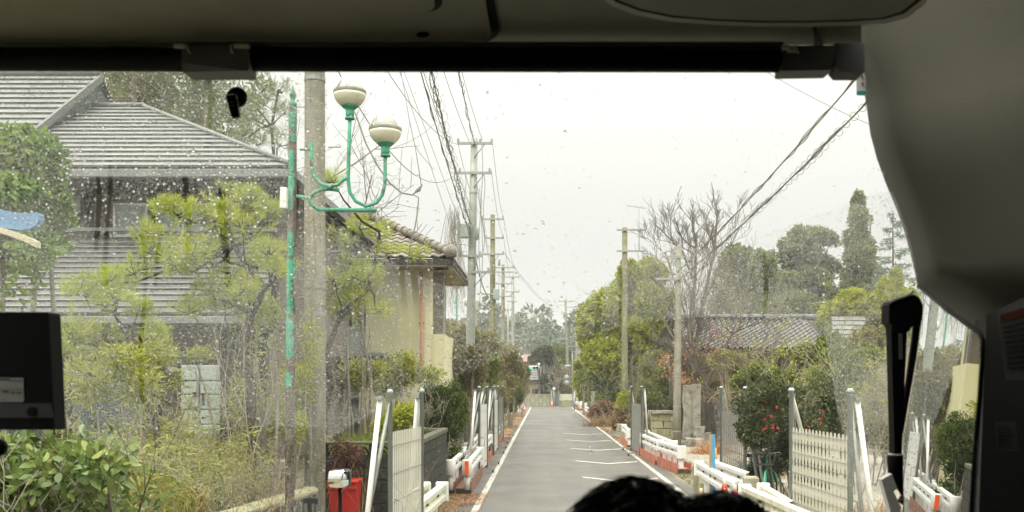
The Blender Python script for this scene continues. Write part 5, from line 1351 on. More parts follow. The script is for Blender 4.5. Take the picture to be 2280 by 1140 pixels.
stone_wall('stone_wall', 'rubble stone wall behind the bare tree and the accordion gate', 1575, 1640, 43.5, 872, 6, 9, 'stone', 33)
mb = MB(); mb.tube([(XP(1514, 39.2), 39.0, 0), P(1514, 888, 39.0)], .03, 6); single('thin_white_post', mb, M['white'], 'thin white post leaning beside the slender concrete pole', 'post', (XP(1514, 39.0), 39.0, 0))

# two green bicycles
def bicycle(label, x, y, rz, s=1.0):
    t = bpy.data.objects.new('bicycle', None); COL.objects.link(t); t['label'] = label; t['category'] = 'bicycle'; t['group'] = 'green bicycles parked under the camellia'
    for cx in (-.52, .52):
        mb = MB(); mb.tube([(cx + .31 * math.cos(a), 0, .32 + .31 * math.sin(a)) for a in np.linspace(0, 2 * math.pi, 25)], .018, 6, cap=False); w = mb.build('wheel', M['rubber'], t)
        mb = MB()
        for a in np.linspace(0, 2 * math.pi, 15)[:-1]: mb.tube([(cx, 0, .32), (cx + .29 * math.cos(a), 0, .32 + .29 * math.sin(a))], .003, 3, cap=False)
        mb.build('spokes', M['galvlite'], w)
        mb = MB(); mb.tube([(cx + .36 * math.cos(a), 0, .32 + .36 * math.sin(a)) for a in np.linspace(.15, math.pi + .3, 15)], .024, 6); mb.build('mudguard', M['greenclean'], t)
    mb = MB()
    for a, b in (((-.52, 0, .32), (-.05, 0, .30)), ((-.05, 0, .30), (-.2, 0, .82)), ((-.05, 0, .30), (.36, 0, .78)), ((-.2, 0, .78), (-.52, 0, .32)), ((.34, 0, .95), (.52, 0, .32)), ((-.16, 0, .68), (.36, 0, .72))): mb.tube([a, b], .020, 7)
    mb.build('frame', M['greenclean'], t)
    mb = MB(); mb.tube([(.34, 0, .93), (.30, 0, 1.02)], .014, 6); mb.tube([(.1, -.27, .98), (.24, -.25, 1.03), (.32, 0, 1.0), (.24, .25, 1.03), (.1, .27, .98)], .013, 6); mb.build('handlebar', M['galvlite'], t)
    mb = MB(); mb.box((-.22, 0, .88), (.26, .17, .07), bev=.03); mb.build('saddle', M['black'], t)
    mb = MB(); mb.box((.55, 0, .80), (.30, .34, .02)); 
    for k in range(7):
        for s_ in (-1, 1): mb.tube([(.41 + k * .047, s_ * .16, .8), (.40 + k * .052, s_ * .19, 1.0)], .005, 3)
    mb.tube([(.40, -.19, 1.0), (.72, -.19, 1.0), (.72, .19, 1.0), (.40, .19, 1.0), (.40, -.19, 1.0)], .008, 4); mb.build('basket', M['darksteel'], t)
    mb = MB(); mb.box((-.52, 0, .74), (.34, .15, .015)); mb.tube([(-.52, .02, .32), (-.52, .07, .74)], .008, 4); mb.build('carrier', M['greenclean'], t)
    t.location = (x, y, .012); t.rotation_euler = (0, math.radians(0), rz); t.scale = (s, s, s)
bicycle('green bicycle nearer the guard rail with its front wheel toward the road', XP(1683, 21.2), 21.2, math.radians(-72))
bicycle('green bicycle parked beside the other under the dark camellia', XP(1716, 20.4), 20.6, math.radians(-108))

# blue curved cover over a cream board at left edge
t = thing('porch_canopy', 'curved blue cover resting above a curved cream board beside the leafy shrub', 'canopy', P(10, 500, 8.7))
def arc_slab(px_list, top, th_px, Y, depth): # outline
    up = [P(px, t_, Y) for px, t_ in zip(px_list, top)]; lo = [P(px, t_ + h_, Y) for px, t_, h_ in zip(px_list, top, th_px)]
    mb = MB(); n = len(up)
    vs = up + lo + [v + Vector((0, depth, 0)) for v in up] + [v + Vector((0, depth, 0)) for v in lo]
    fs = []
    for i in range(n - 1):
        fs += [(i, i + 1, n + i + 1, n + i), (2 * n + i + 1, 2 * n + i, 3 * n + i, 3 * n + i + 1), (i + 1, i, 2 * n + i, 2 * n + i + 1), (n + i, n + i + 1, 3 * n + i + 1, 3 * n + i)]
    fs += [(n - 1, 2 * n - 1, 4 * n - 1, 3 * n - 1), (0, 2 * n, 3 * n, n)]
    return mb.add(vs, fs, False)
arc_slab([-60, -20, 2, 20, 45, 65, 80, 86], [455, 460, 466, 471, 474, 474, 472, 474], [50, 46, 40, 38, 38, 36, 30, 16], 8.7, .10).build('blue_cover', M['blue'], t)
arc_slab([-60, -20, 2, 20, 45, 65, 78], [500, 504, 506, 512, 521, 529, 537], [13, 13, 13, 13, 13, 14, 13], 8.6, .10).build('cream_board', M['creamboard'], t)
mb = MB(); mb.tube([P(-30, 520, 9.0), (XP(-30, 9.0), 9.0, .6)], .05, 7); mb.tube([P(-60, 525, 9.0), (XP(-60, 9.0), 9.0, .6)], .05, 7); mb.build('canopy_post', M['darkwood'], t)
# ================================================================= VEGETATION
def bush(name, label, lst, Y, n, size, m, cat='shrub', seed=1, jit=.5, group=None, stems=7, z0=0.0, stem_m='twig', **kw):
    lb = lobes(lst, Y, jit=jit, seed=seed); cx = sum(b[0] for b in lb) / len(lb)
    t = thing(name, label, cat, (cx, Y, z0), group)
    r = rng(seed + 70); polys = []
    for k in range(stems):
        b = lb[k % len(lb)]; e = np.array(b[:3]) + r.normal(size=3) * .15 * b[5]; s_ = np.array([cx * .4 + b[0] * .6 + r.normal() * .1, Y + r.normal() * .1, z0 - .03])
        mid = (s_ + e) / 2 + r.normal(size=3) * .12; w = .012 + .014 * (e[2] - z0) / 2
        polys.append((np.array([s_, mid, (mid + e) / 2 + r.normal(size=3) * .05, e]), np.array([w, w * .8, w * .5, w * .2])))
    V, Q = poly_arrays(polys, 5); fastmesh('stem', V, Q, M[stem_m], parent=t)
    crown('foliage', lb, n, size, M[m] if isinstance(m, str) else m, t, seed=seed, **kw)
    return t

def twiggy(name, label, base, h, n, m, cat='bare shrub', seed=1, spread=.7, depth=3, nchild=4, rad=.012, ratio=.6, up=.25, lean=(0, 0, 1), group=None, w=.3, minr=.003, wob=.12, leaves=None):
    """a thicket of thin bare stems"""
    base = Vector(base); t = thing(name, label, cat, base, group); r = rng(seed); polys = []; tips = []
    for k in range(n):
        b = np.array(base) + np.array([r.normal() * w, r.normal() * w * .6, -.03]); d = unit(np.array(lean) + r.normal(size=3) * spread * .5 * [1, 1, .2])
        polys += grow(b, d, h * (.5 + .4 * r.random()), rad * (.6 + .6 * r.random()), depth, r, ratio=ratio, nchild=nchild, spread=spread, up=up, wob=wob, minr=minr, seg=4, tips=tips)
    V, Q = poly_arrays(polys, 3); fastmesh('stem', V, Q, M[m], parent=t)
    if leaves:
        tp = np.array([a for a, _ in tips]); r.shuffle(tp); tp = tp[:leaves[0]]; k = len(tp) * leaves[3]
        pos = np.repeat(tp, leaves[3], axis=0) + r.normal(size=(k, 3)) * .07
        V, Q = leaf_arrays(pos, r.normal(size=(k, 3)), r.normal(size=(k, 3)), leaves[1] * (.6 + .7 * r.random(k)), leaves[1] * .45); fastmesh('leaves', V, Q, M[leaves[2]], parent=t)
    return t

# ---- pine trees in the left gardens
def pine(name, label, base, trunk_px, Y, clumps, m='pine', seed=1, n_tuft=26, per=34, ln=.13, wd=.007, tr=.09, z0=.6, group=None):
    r = rng(seed); pts = [np.array(P(px, py, Y + dy)) for px, py, dy in trunk_px]; pts = [np.array([pts[0][0], pts[0][1], z0 - .05])] + pts
    t = thing(name, label, 'pine tree', Vector(pts[0]) + Vector((0, 0, .05)), group)
    polys = [(np.array(pts), np.linspace(tr, tr * .35, len(pts)))]
    cs = []; ds = []
    P_ = np.array(pts[1:])
    for (px, py, rp, dy) in clumps:
        c = np.array(P(px, py, Y + dy)); R_ = rp * Y / F * 1.25
        j = np.argmin(np.linalg.norm(P_ - (c - [0, 0, R_ * 1.2]), axis=1)); s_ = P_[j]
        m1 = s_ + (c - s_) * .35 + np.array([0, 0, -.08]) + r.normal(size=3) * .07; m2 = s_ + (c - s_) * .75 + np.array([0, 0, -.10]) + r.normal(size=3) * .07
        polys.append((np.array([s_, m1, m2, c]), np.array([tr * .38, tr * .28, tr * .18, .008])))
        for k in range(n_tuft):
            u = unit(r.normal(size=3) * [1.1, 1.1, .85]); q = c + u * R_ * (.35 + .75 * r.random()) * np.array([1.1, 1, .8]); cs.append(q)
            ds.append(unit(u * .6 + np.array([0, 0, .75])))
            if k % 3 == 0: polys.append((np.array([c - [0, 0, .05], (c + q) / 2 - [0, 0, .04], q]), np.array([.009, .007, .004])))
    V, Q = poly_arrays(polys, 6); fastmesh('trunk', V, Q, M['barkdark'], smooth=True, parent=t)
    V, Q = needle_tufts(np.array(cs), np.array(ds), per, ln, wd, r, spread=.55); fastmesh('needles', V, Q, M[m], parent=t)
    return t
pine('pine_tree', 'twisted garden pine with yellow green needle pads in front of the grey house', None,
     [(560, 860, 0), (535, 780, .1), (560, 700, 0), (590, 640, -.1), (548, 590, 0), (520, 545, .1), (505, 490, .1)], 14.6,
     [(395, 475, 36, 0), (372, 460, 20, 0), (508, 455, 44, .2), (540, 500, 42, -.2), (492, 520, 36, .3), (355, 560, 38, 0), (450, 566, 46, .2), (395, 590, 28, -.2), (430, 560, 30, -.3), (300, 602, 42, 0), (262, 630, 28, .2), (575, 585, 28, .2), (470, 640, 26, 0), (420, 690, 32, .1), (545, 640, 28, -.3), (600, 560, 26, -.4), (625, 600, 22, -.4), (500, 680, 26, .3), (560, 440, 22, .2), (330, 520, 22, .2), (600, 470, 22, 0), (520, 600, 30, .3), (480, 470, 26, 0)], seed=11, tr=.085, n_tuft=34, per=34, wd=.007)
pine('pine_tree', 'smaller pine with bright needle pads at the left of the twisted one', None, [(350, 960, 0), (330, 860, 0), (290, 760, .1), (255, 700, 0)], 13.6,
     [(215, 655, 42, 0), (180, 640, 26, .1), (255, 670, 30, -.2), (240, 620, 22, 0), (165, 735, 40, 0), (225, 750, 36, .2), (150, 780, 28, 0), (200, 800, 26, .2), (310, 690, 24, .2), (190, 850, 30, -.2), (340, 740, 22, 0)], seed=12, tr=.06, n_tuft=28, per=34, wd=.0065)
pine('pine_tree', 'loose pine right of the thick pole in front of the cream house', None, [(720, 960, 0), (735, 860, .1), (728, 780, 0), (760, 700, .2), (820, 640, 0), (838, 570, .1), (845, 515, 0)], 21.5,
     [(755, 530, 26, 0), (800, 505, 24, 0), (845, 520, 24, .2), (870, 560, 30, 0), (930, 565, 26, .3), (780, 585, 30, .2), (745, 620, 28, -.3), (820, 610, 26, 0), (800, 660, 24, 0), (850, 690, 20, 0), (760, 690, 24, .4), (740, 400, 16, -3)], m='pine', seed=13, tr=.09, n_tuft=22, per=26, ln=.17, wd=.008)
pine('pine_tree', 'spindly pine limb reaching up behind the green lamp post finial', None, [(590, 700, 0), (600, 500, 0), (612, 380, 0), (605, 280, 0), (620, 200, 0)], 24.0,
     [(590, 230, 24, 0), (620, 200, 20, 0), (560, 262, 24, 0), (600, 290, 26, 0), (625, 320, 22, 0), (570, 320, 18, .5), (540, 300, 16, .5), (635, 250, 16, 0)], m='pinefar', seed=14, tr=.08, n_tuft=16, per=24, ln=.2, wd=.009)

# ---- trees behind the grey house
for k, (px, Y, lst, lab) in enumerate((
    (300, 34, [(300, 200, 60, 50), (250, 150, 60, 50), (360, 180, 50, 55), (330, 260, 60, 40), (290, 120, 60, 50), (400, 250, 50, 50), (245, 215, 28, 40), (270, 240, 35, 30)], 'thin leaved evergreen just right of the higher gable roof'),
    (470, 32, [(460, 190, 55, 60), (430, 140, 60, 55), (500, 150, 55, 50), (520, 230, 50, 60), (440, 280, 55, 45), (490, 320, 55, 35), (560, 300, 40, 45), (575, 200, 30, 45)], 'tall airy tree with a mossy upright trunk behind the hip roof'),
    (80, 36, [(-40, 120, 90, 60), (60, 130, 80, 45), (170, 130, 60, 45), (0, 90, 80, 50)], 'tree tops showing over the ridge of the higher gable roof'))):
    lb = lobes(lst, Y, jit=1.0, seed=50 + k)
    t = thing('background_tree', lab, 'tree', (XP(px, Y), Y, 0), 'trees behind the grey house')
    r = rng(60 + k); polys = []; tips = []
    for s_ in range(4): polys += grow(np.array([XP(px, Y) + r.normal() * .5, Y, 0]), np.array([r.normal() * .15, 0, 1]), 6.5, .12, 4, r, ratio=.62, nchild=3, spread=.7, up=.12, minr=.008, tips=tips)
    V, Q = poly_arrays(polys, 3); fastmesh('branches', V, Q, M['twig'], parent=t)
    mb = MB(); tx = {0: 300, 1: 463, 2: 60}[k]; mb.tube([(XP(tx, Y), Y, 0), P(tx, 300, Y), P(tx + 2, 60, Y)], [.17, .14, .10], 8); mb.build('trunk', M['poleolive'] if k == 1 else M['bark'], t)
    crown('crown', lb, (9000, 9000, 9000)[k], .15, M['leafgrey' if k != 1 else 'pinefar'], t, seed=55 + k, thr=-.15, ns=1.2, shell=.2, asp=.35)

# ---- broadleaf shrub at far left edge
bush('leafy_shrub', 'fresh green broadleaf shrub hanging at the far left edge around the blue cover', [(20, 380, 60, 50), (90, 360, 50, 55), (60, 320, 45, 30), (30, 440, 60, 45), (95, 440, 45, 40), (120, 470, 28, 35), (-30, 400, 60, 80), (85, 560, 35, 50), (110, 540, 20, 25), (40, 600, 60, 50), (20, 650, 60, 45), (50, 520, 55, 50), (-10, 690, 60, 40), (60, 610, 40, 40), (70, 650, 30, 30), (-20, 560, 50, 60)], 9.6,
     8500, .085, 'leafbright', seed=21, jit=.25, stems=3, z0=.6, asp=.6, thr=-.1, shell=.2, ns=3.0, oval=True)

# ---- camellia foreground bottom-left with large leaves
bush('camellia_bush', 'glossy leaved bush right beside the bus at the lower left corner', [(40, 1080, 110, 70), (150, 1060, 100, 60), (240, 1040, 70, 46), (60, 1000, 70, 34), (250, 1110, 80, 50), (120, 1140, 110, 60), (10, 1140, 100, 60), (180, 985, 50, 26), (-40, 1040, 60, 60), (320, 1100, 50, 40)], 5.1,
     4200, .062, 'leafcam', seed=22, jit=.35, stems=12, asp=.48, thr=-.25, shell=.12, ns=4, oval=True)
twiggy('leafless_bush', 'pale leafless stems poking out above the glossy bush', (XP(90, 4.9), 4.9, 1.5), .62, 7, 'palestem', seed=23, spread=.9, depth=2, nchild=3, rad=.007, w=.13, minr=.0022)
twiggy('leafless_bush', 'single dark leaning stem rising out of the glossy bush', (XP(225, 5.2), 5.2, 1.2), 1.0, 2, 'bark', seed=27, spread=.5, depth=2, nchild=3, rad=.008, w=.04, minr=.002, leaves=(10, .08, 'leafdark', 3))

# ---- bamboo grass and tall grass filling the raised garden
def bamboo_grass(label, pxa, pxb, Y0, Y1, top, n, seed, m='bamboo', ln=.17, z0=.6, stuff=True, wd=.022, zmin=.0):
    r = rng(seed); Y = Y0 + (Y1 - Y0) * r.random(n); px = pxa + (pxb - pxa) * r.random(n)
    X = (px - VX) / F * Y; wx = np.interp(Y, [7, 9.4, 12.35, 15.75], [-4.95, -4.62, -4.02, -3.62]) - .22; ok = X < wx; Y, px, X = Y[ok], px[ok], X[ok]; n = len(X); h = np.interp(px, [a for a, _ in top], [b for _, b in top]) * (.55 + .5 * r.random(n))
    base = np.stack([X, Y, np.full(n, z0)], 1); bend = r.normal(size=(n, 2)) * .12
    stems = np.stack([bend[:, 0], bend[:, 1], np.ones(n)], 1); Vs, Qs = blade_arrays(base, stems, h, .008, .05, seed, 3)
    k = 13; t_ = .25 + .78 * r.random((n, k)); pos = base[:, None, :] + unit(stems)[:, None, :] * (h[:, None] * t_)[:, :, None]
    pos = pos.reshape(-1, 3); d = r.normal(size=pos.shape) * [1, 1, .5] + [0, 0, .15]
    V2, Q2 = blade_arrays(pos, d, ln * (.6 + .8 * r.random(len(pos))), wd * (.6 + .8 * r.random(len(pos))), .45, seed + 1, 2)
    o = fastmesh('bamboo_grass', np.concatenate([Vs, V2]), [Qs, Q2 + len(Vs)], M[m])
    return tag(o, label, 'grass', kind='stuff')
bamboo_grass('yellow green bamboo grass filling the raised garden under the pines', 120, 735, 8.5, 15.3, [(120, 1.0), (250, 1.15), (330, 1.1), (450, .95), (600, 1.15), (680, 1.2), (735, .6)], 2700, 31, wd=.015)
bamboo_grass('sparse tall bamboo culms standing above the grass at the back of the garden', 130, 720, 12.5, 15.5, [(130, 1.9), (250, 1.6), (330, 1.5), (500, 1.3), (600, 1.8), (720, 1.6)], 330, 30, wd=.015)
bamboo_grass('taller bamboo stems near the pale slotted screen', 350, 425, 13.8, 16.4, [(350, 1.3), (400, 2.0), (425, 1.5)], 80, 32)
def grass_patch(label, x0, x1, y0, y1, n, ln, seed, m='grass', z0=.0, droop=.5, wd=.012, name='rank_grass', xf=None):
    r = rng(seed); y = y0 + (y1 - y0) * r.random(n); x = x0 + (x1 - x0) * r.random(n)
    if xf is not None: x = xf(y, r.random(n))
    base = np.stack([x, y, np.full(n, z0) - .02], 1); d = r.normal(size=(n, 3)) * [.45, .45, .2] + [0, 0, 1]
    V, Q = blade_arrays(base, d, ln * (.45 + .8 * r.random(n)), wd, droop * (.4 + r.random(n)), seed, 3)
    return tag(fastmesh(name, V, Q, M[m]), label, 'grass', kind='stuff')
grass_patch('tall green grass spilling over the retaining wall', -7, -4, 6, 15, 11000, .55, 33, z0=.64, xf=lambda y, u: -4.75 + .27 * (y - 9) * .35 - u ** 1.5 * 3.0)
grass_patch('long grass between the glossy bush and the retaining wall', -4, -2.6, 4.6, 8.5, 5000, .95, 34, z0=.05, xf=lambda y, u: -3.0 - u * 1.9, wd=.010)
grass_patch('dry straw coloured grass on the end of the retaining wall', -4.6, -3.8, 13.2, 15.6, 900, .45, 35, m='straw', z0=.66, droop=.8)
for k, (lst, Y, n, sz, m_, lab) in enumerate((
    ([(565, 690, 56, 40), (550, 760, 40, 50), (600, 780, 46, 60), (570, 850, 50, 60)], 14.9, 3600, .10, 'pine', 'wispy yellow green shrub between the slotted screen and the lamp post'),
    ([(200, 850, 60, 50), (260, 800, 50, 40), (310, 860, 50, 50), (160, 900, 50, 40), (350, 790, 40, 40)], 13.0, 3600, .10, 'leafyellow', 'loose olive shrub right of the hanging monitor'),
    ([(430, 788, 46, 14), (388, 830, 16, 40), (510, 900, 22, 40), (660, 860, 40, 60), (690, 760, 30, 60)], 15.6, 3200, .09, 'leafyellow', 'leafy sprays arching over the slotted screen'),
    ([(770, 640, 50, 50), (820, 610, 36, 40), (760, 740, 40, 50), (810, 720, 36, 50)], 22.5, 1900, .13, 'pine', 'airy yellow green shrub in front of the cream house windows'),
    ([(620, 930, 30, 40), (580, 960, 40, 26), (660, 950, 20, 36)], 15.2, 2600, .08, 'leafyellow', 'low leafy clump at the foot of the green lamp post'))):
    bush('garden_shrub', lab, lst, Y, n, sz, m_, seed=300 + k, jit=.4, z0=.5 if Y < 20 else 0, group='loose shrubs in the left gardens', stems=8, shell=.05, thr=.0, ns=3.0, asp=.22)
# bare saplings in front of the grey house
for k, (px, py0, Y, h, lab) in enumerate(((530, 960, 14.6, 2.3, 'pale thin sapling trunk right of the slotted screen'), (600, 940, 14.9, 2.2, 'pale bent sapling left of the green lamp post'), (410, 900, 14.0, 1.6, 'slim bare sapling at the left of the slotted screen'))):
    twiggy('bare_sapling', lab, (XP(px, Y), Y, .64), h, 2, 'palestem', seed=70 + k, spread=.55, depth=3, nchild=3, rad=.022 if k < 2 else .014, w=.08 if k != 3 else .5, group='bare saplings in the garden', minr=.003)
twiggy('bare_bush', 'leafless twigs left of the cream wall above the block enclosure', (XP(770, 20), 20, .4), 1.7, 3, 'twig', seed=82, depth=4, nchild=3, w=.7, spread=.8, minr=.004)
# shrub at the cream house foot, enclosure plants
bush('evergreen_shrub', 'leafy green shrub climbing the foot of the cream wall', [(870, 790, 34, 46), (900, 820, 40, 40), (835, 840, 44, 36), (880, 860, 60, 24), (955, 840, 34, 24), (790, 820, 34, 46)], 24.5, 5200, .09, 'leafyellow', seed=41, jit=.6, thr=.05, shell=.05, ns=3)
bush('reddish_shrub', 'dark reddish small leaved shrub against the openwork block wall', [(765, 1000, 26, 22), (755, 1030, 22, 22), (785, 1040, 20, 26), (770, 1060, 24, 20), (795, 1010, 14, 16)], 16.45, 2600, .045, 'reddish', seed=42, jit=.1, stems=9, thr=-.2)
grass_patch('dark green leafy tufts growing inside the block enclosure', -3.7, -2.3, 17.3, 20.8, 4200, .55, 43, z0=1.15, m='leafmid', wd=.016, name='rank_grass')
mb = MB(); mb.box((-3.05, 19.15, .60), (1.7, 4.1, 1.2)); struct('enclosure_ground', mb, M['ground'])
bush('low_evergreen', 'clump of yellowish evergreen above the block enclosure', [(880, 935, 34, 22), (905, 920, 26, 20), (850, 950, 22, 16)], 19.6, 2600, .07, 'leafyellow', seed=44, jit=.2)
# hedge by the road, left
bush('clipped_hedge', 'dense green hedge bush between block enclosure and white gates', [(985, 900, 38, 36), (1005, 940, 34, 40), (975, 940, 30, 42), (1000, 985, 32, 36), (965, 880, 30, 26), (1020, 905, 22, 32), (990, 865, 34, 22), (1012, 1020, 20, 25)], 24.6, 26000, .060, 'leafhedge', seed=45, jit=.5, thr=-.35, shell=.4, ns=2.5)
TG = 'scrub thicket along the left verge'
for k, (lst, Y, n, sz, m_, lab) in enumerate((
    ([(1010, 800, 40, 34), (1050, 830, 40, 30), (980, 835, 36, 30), (1060, 795, 30, 28), (1035, 860, 40, 22)], 33, 9000, .10, 'leafolive', 'olive brown scrub right of the cream house wall'),
    ([(1040, 850, 36, 22), (1075, 840, 34, 26), (1060, 870, 34, 20), (1090, 815, 24, 24)], 38, 9000, .10, 'leafmid', 'greener scrub behind the white gate tops'),
    ([(1000, 745, 36, 34), (1040, 752, 40, 34), (1080, 770, 36, 36), (1020, 780, 40, 28)], 41, 9000, .12, 'leafolive', 'tall tan scrub at the foot of the tall grey pole'),
    ([(1105, 790, 32, 36), (1135, 800, 26, 34), (1100, 835, 34, 28), (1130, 850, 28, 28), (1150, 830, 20, 26)], 55, 10000, .13, 'leafolive', 'brownish scrub at the foot of the olive pole'),
    ([(1125, 870, 26, 24), (1145, 880, 20, 24), (1110, 880, 20, 22), (1135, 900, 16, 16)], 58, 7000, .12, 'leafmid', 'dark green lower scrub beside the road bend'),
    ([(1055, 885, 30, 34), (1085, 870, 30, 34), (1112, 885, 22, 34), (1100, 905, 22, 26), (1070, 915, 20, 26)], 47, 9000, .11, 'leafolive', 'brownish green scrub filling the gap behind the far white gates'),
    ([(1150, 850, 22, 26), (1165, 860, 14, 24), (1150, 885, 16, 20), (1166, 830, 14, 18)], 76, 6000, .16, 'leafolive', 'far scrub just left of the white sign board'),
    ([(1060, 905, 14, 24), (1080, 900, 12, 22), (1045, 930, 12, 30), (1060, 950, 12, 22)], 36, 4000, .08, 'leafmid', 'small leafy shrub showing between the gate posts'))):
    bush('thicket_shrub', lab, lst, Y, n, sz, m_, seed=90 + k, jit=1.2, group=TG, stems=12, thr=-.25, shell=.25)
for k, (px, Y, h, lab) in enumerate(((990, 41, 4.6, 'tall tangle of dry brush around the tall grey pole foot'), (1000, 35, 3.6, 'dry brush close to the cream house'))):
    twiggy('dry_brush', lab, (XP(px, Y), Y, 0), h * .62, 12, 'twig', seed=110 + k, depth=3, nchild=3, w=.7, spread=.55, minr=.008, rad=.03, group=TG, lean=(-.35, .2, 1), leaves=(260, .14, 'leafolive', 8))
# withered creeper hanging from the tall grey pole
r = rng(9); polys = []
for k in range(120):
    px = 1000 + 24 * r.random(); y0 = 455 + 25 * abs(r.normal()); a = np.array(P(px, y0, 37)); q = [a]
    for i in range(7): q.append(q[-1] + np.array([r.normal() * .10, r.normal() * .06, -.45 * (.5 + r.random())]))
    polys.append((np.array(q), np.full(8, .006)))
V, Q = poly_arrays(polys[:75], 3); o = fastmesh('withered_creeper', V, Q, M['palestem']); tag(o, 'brown withered creeper hanging beside the tall grey pole', 'creeper')
o['label'] = 'brown withered creeper mass hanging beside the tall grey pole'

M['reddish2'] = leafmat('reddish_brown_leaves', [(.09, .05, .03), (.17, .10, .05), (.22, .15, .07)], trans=.2)
# ---- RIGHT SIDE
tree('round_tree', 'yellowish rounded evergreen tree under the olive pole', 'tree', (XP(1400, 62), 62, 0),
     lobes([(1440, 620, 46, 42), (1410, 660, 55, 50), (1370, 690, 50, 45), (1340, 700, 45, 45), (1460, 680, 45, 50), (1320, 740, 36, 40), (1380, 750, 60, 45), (1440, 740, 50, 45), (1350, 790, 50, 40), (1420, 800, 55, 45), (1310, 700, 22, 28), (1400, 610, 26, 28), (1460, 610, 22, 24)], 62, jit=2.0, seed=5), 46000, .24, M['leafyellow'], seed=121, tr=.3, group='evergreen trees behind the right verge', thr=-.5, shell=.62)
tree('round_tree', 'dark evergreen behind the twin globe lamp', 'tree', (XP(1400, 66), 68, 0),
     lobes([(1390, 790, 45, 40), (1350, 830, 45, 36), (1430, 830, 45, 36), (1390, 860, 50, 30), (1440, 775, 40, 40), (1470, 820, 30, 40)], 70, jit=1.5, seed=6), 20000, .22, M['leafmid'], seed=122, tr=.25, group='evergreen trees behind the right verge', thr=-.45)
tree('pine_tree', 'pale tipped small conifer left of the grey concrete pole', 'pine tree', (XP(1300, 80), 80, 0),
     lobes([(1297, 850, 20, 28), (1290, 820, 12, 22), (1305, 875, 20, 20), (1318, 850, 14, 22), (1300, 795, 8, 16)], 82, jit=.8, seed=7), 8000, .20, M['leafyellow'], seed=123, tr=.1, group='evergreen trees behind the right verge')
for k, (px, py, rx, ry, Y, m_, lab) in enumerate((
    (1360, 880, 34, 26, 69, 'leafmid', 'rounded dark shrub behind the pavilion roof'), (1345, 915, 30, 22, 60, 'reddish2', 'reddish dry scrub beside the far barrier'), (1395, 905, 24, 34, 52, 'leafyellow', 'upright yellow green shrub at the end of the low wall'),
    (1440, 880, 36, 34, 48, 'leafgrey', 'grey green shrub left of the mossy gate wall'), (1480, 860, 34, 40, 46, 'leafmid', 'dark leafy shrub over the mossy gate wall'), (1335, 895, 14, 14, 78, 'leafyellow', 'low yellow shrub at the foot of the grey pole'),
    (1470, 815, 44, 34, 50, 'leafgrey', 'twiggy grey shrub below the rounded tree'), (1380, 935, 16, 22, 50, 'straw', 'dry weeds in front of the low pale wall'), (1490, 905, 24, 26, 44.5, 'leafdark', 'drooping dark shrub just above the gate wall coping'), (1420, 940, 20, 22, 43.5, 'leafgrey', 'low shrub behind the narrow grey gate'))):
    bush('verge_shrub', lab, [(px, py, rx, ry), (px - rx * .5, py + ry * .4, rx * .6, ry * .6), (px + rx * .5, py + ry * .3, rx * .6, ry * .7), (px, py - ry * .5, rx * .6, ry * .5)], Y, 7000, .12, m_, seed=130 + k, jit=.6, group='shrubs on the right verge')
# bare tree
bt = thing('bare_tree', 'large leafless tree with dark forked trunk behind the stone pillar', 'tree', (XP(1574, 42.5), 42.5, 0))
r = rng(77); polys = []; tips = []
T0 = np.array([XP(1574, 42.5), 42.5, -.05]); fk = np.array(P(1568, 880, 42.5)); fk2 = np.array(P(1545, 830, 42.5))
polys.append((np.array([T0, np.array(P(1572, 930, 42.5)), fk, fk2]), np.array([.42, .34, .32, .24])))
for (pts, r0) in (([(1568, 870), (1530, 790), (1510, 720), (1490, 660)], .16), ([(1545, 830), (1535, 740), (1548, 620), (1550, 520)], .20), ([(1568, 870), (1600, 800), (1625, 750), (1660, 720)], .15), ([(1568, 870), (1545, 800), (1560, 700), (1590, 560), (1598, 470)], .18), ([(1530, 800), (1495, 745), (1470, 700)], .10), ([(1600, 810), (1660, 790), (1700, 770)], .11), ([(1548, 640), (1520, 560), (1460, 500)], .09), ([(1560, 690), (1600, 600), (1640, 520)], .09), ([(1535, 740), (1500, 620), (1480, 560)], .08)):
    q = np.array([P(a, b, 42.5 + r.normal() * .3) for a, b in pts]); q[0][1] = 42.5; rad = np.linspace(r0, r0 * .3, len(q)); polys.append((q, rad))
    for i in range(1, len(q)):
        for s_ in range(4):
            tt = r.random(); p0 = q[i - 1] + (q[i] - q[i - 1]) * tt; d = unit(q[i] - q[i - 1]) * .6 + r.normal(size=3) * .55 + [0, 0, .35]
            polys += grow(p0, d, 1.05, r0 * .26, 3, r, ratio=.66, nchild=3, spread=.65, up=.22, minr=.010, tips=tips, seg=4)
V, Q = poly_arrays(polys[:1], 9); fastmesh('trunk', V, Q, M['barkdark'], smooth=True, parent=bt)
V, Q = poly_arrays([(a, b * .72) for a, b in polys[1:]], 4); fastmesh('branches', V, Q, M['branchgrey'], parent=bt)
cs = np.array([P(a, b, 42 + r.normal() * .3) for a, b in ((1470, 800), (1485, 795), (1500, 815), (1525, 790), (1545, 780), (1575, 780), (1595, 790), (1640, 790), (1520, 850), (1530, 840), (1590, 735), (1600, 750), (1490, 835))])
pos = np.repeat(cs, 22, axis=0) + r.normal(size=(len(cs) * 22, 3)) * .16; k = len(pos)
V, Q = leaf_arrays(pos, r.normal(size=(k, 3)) + [0, 0, -.8], r.normal(size=(k, 3)), .12, .06); fastmesh('dead_leaves', V, Q, M['orangeleaf'], parent=bt)
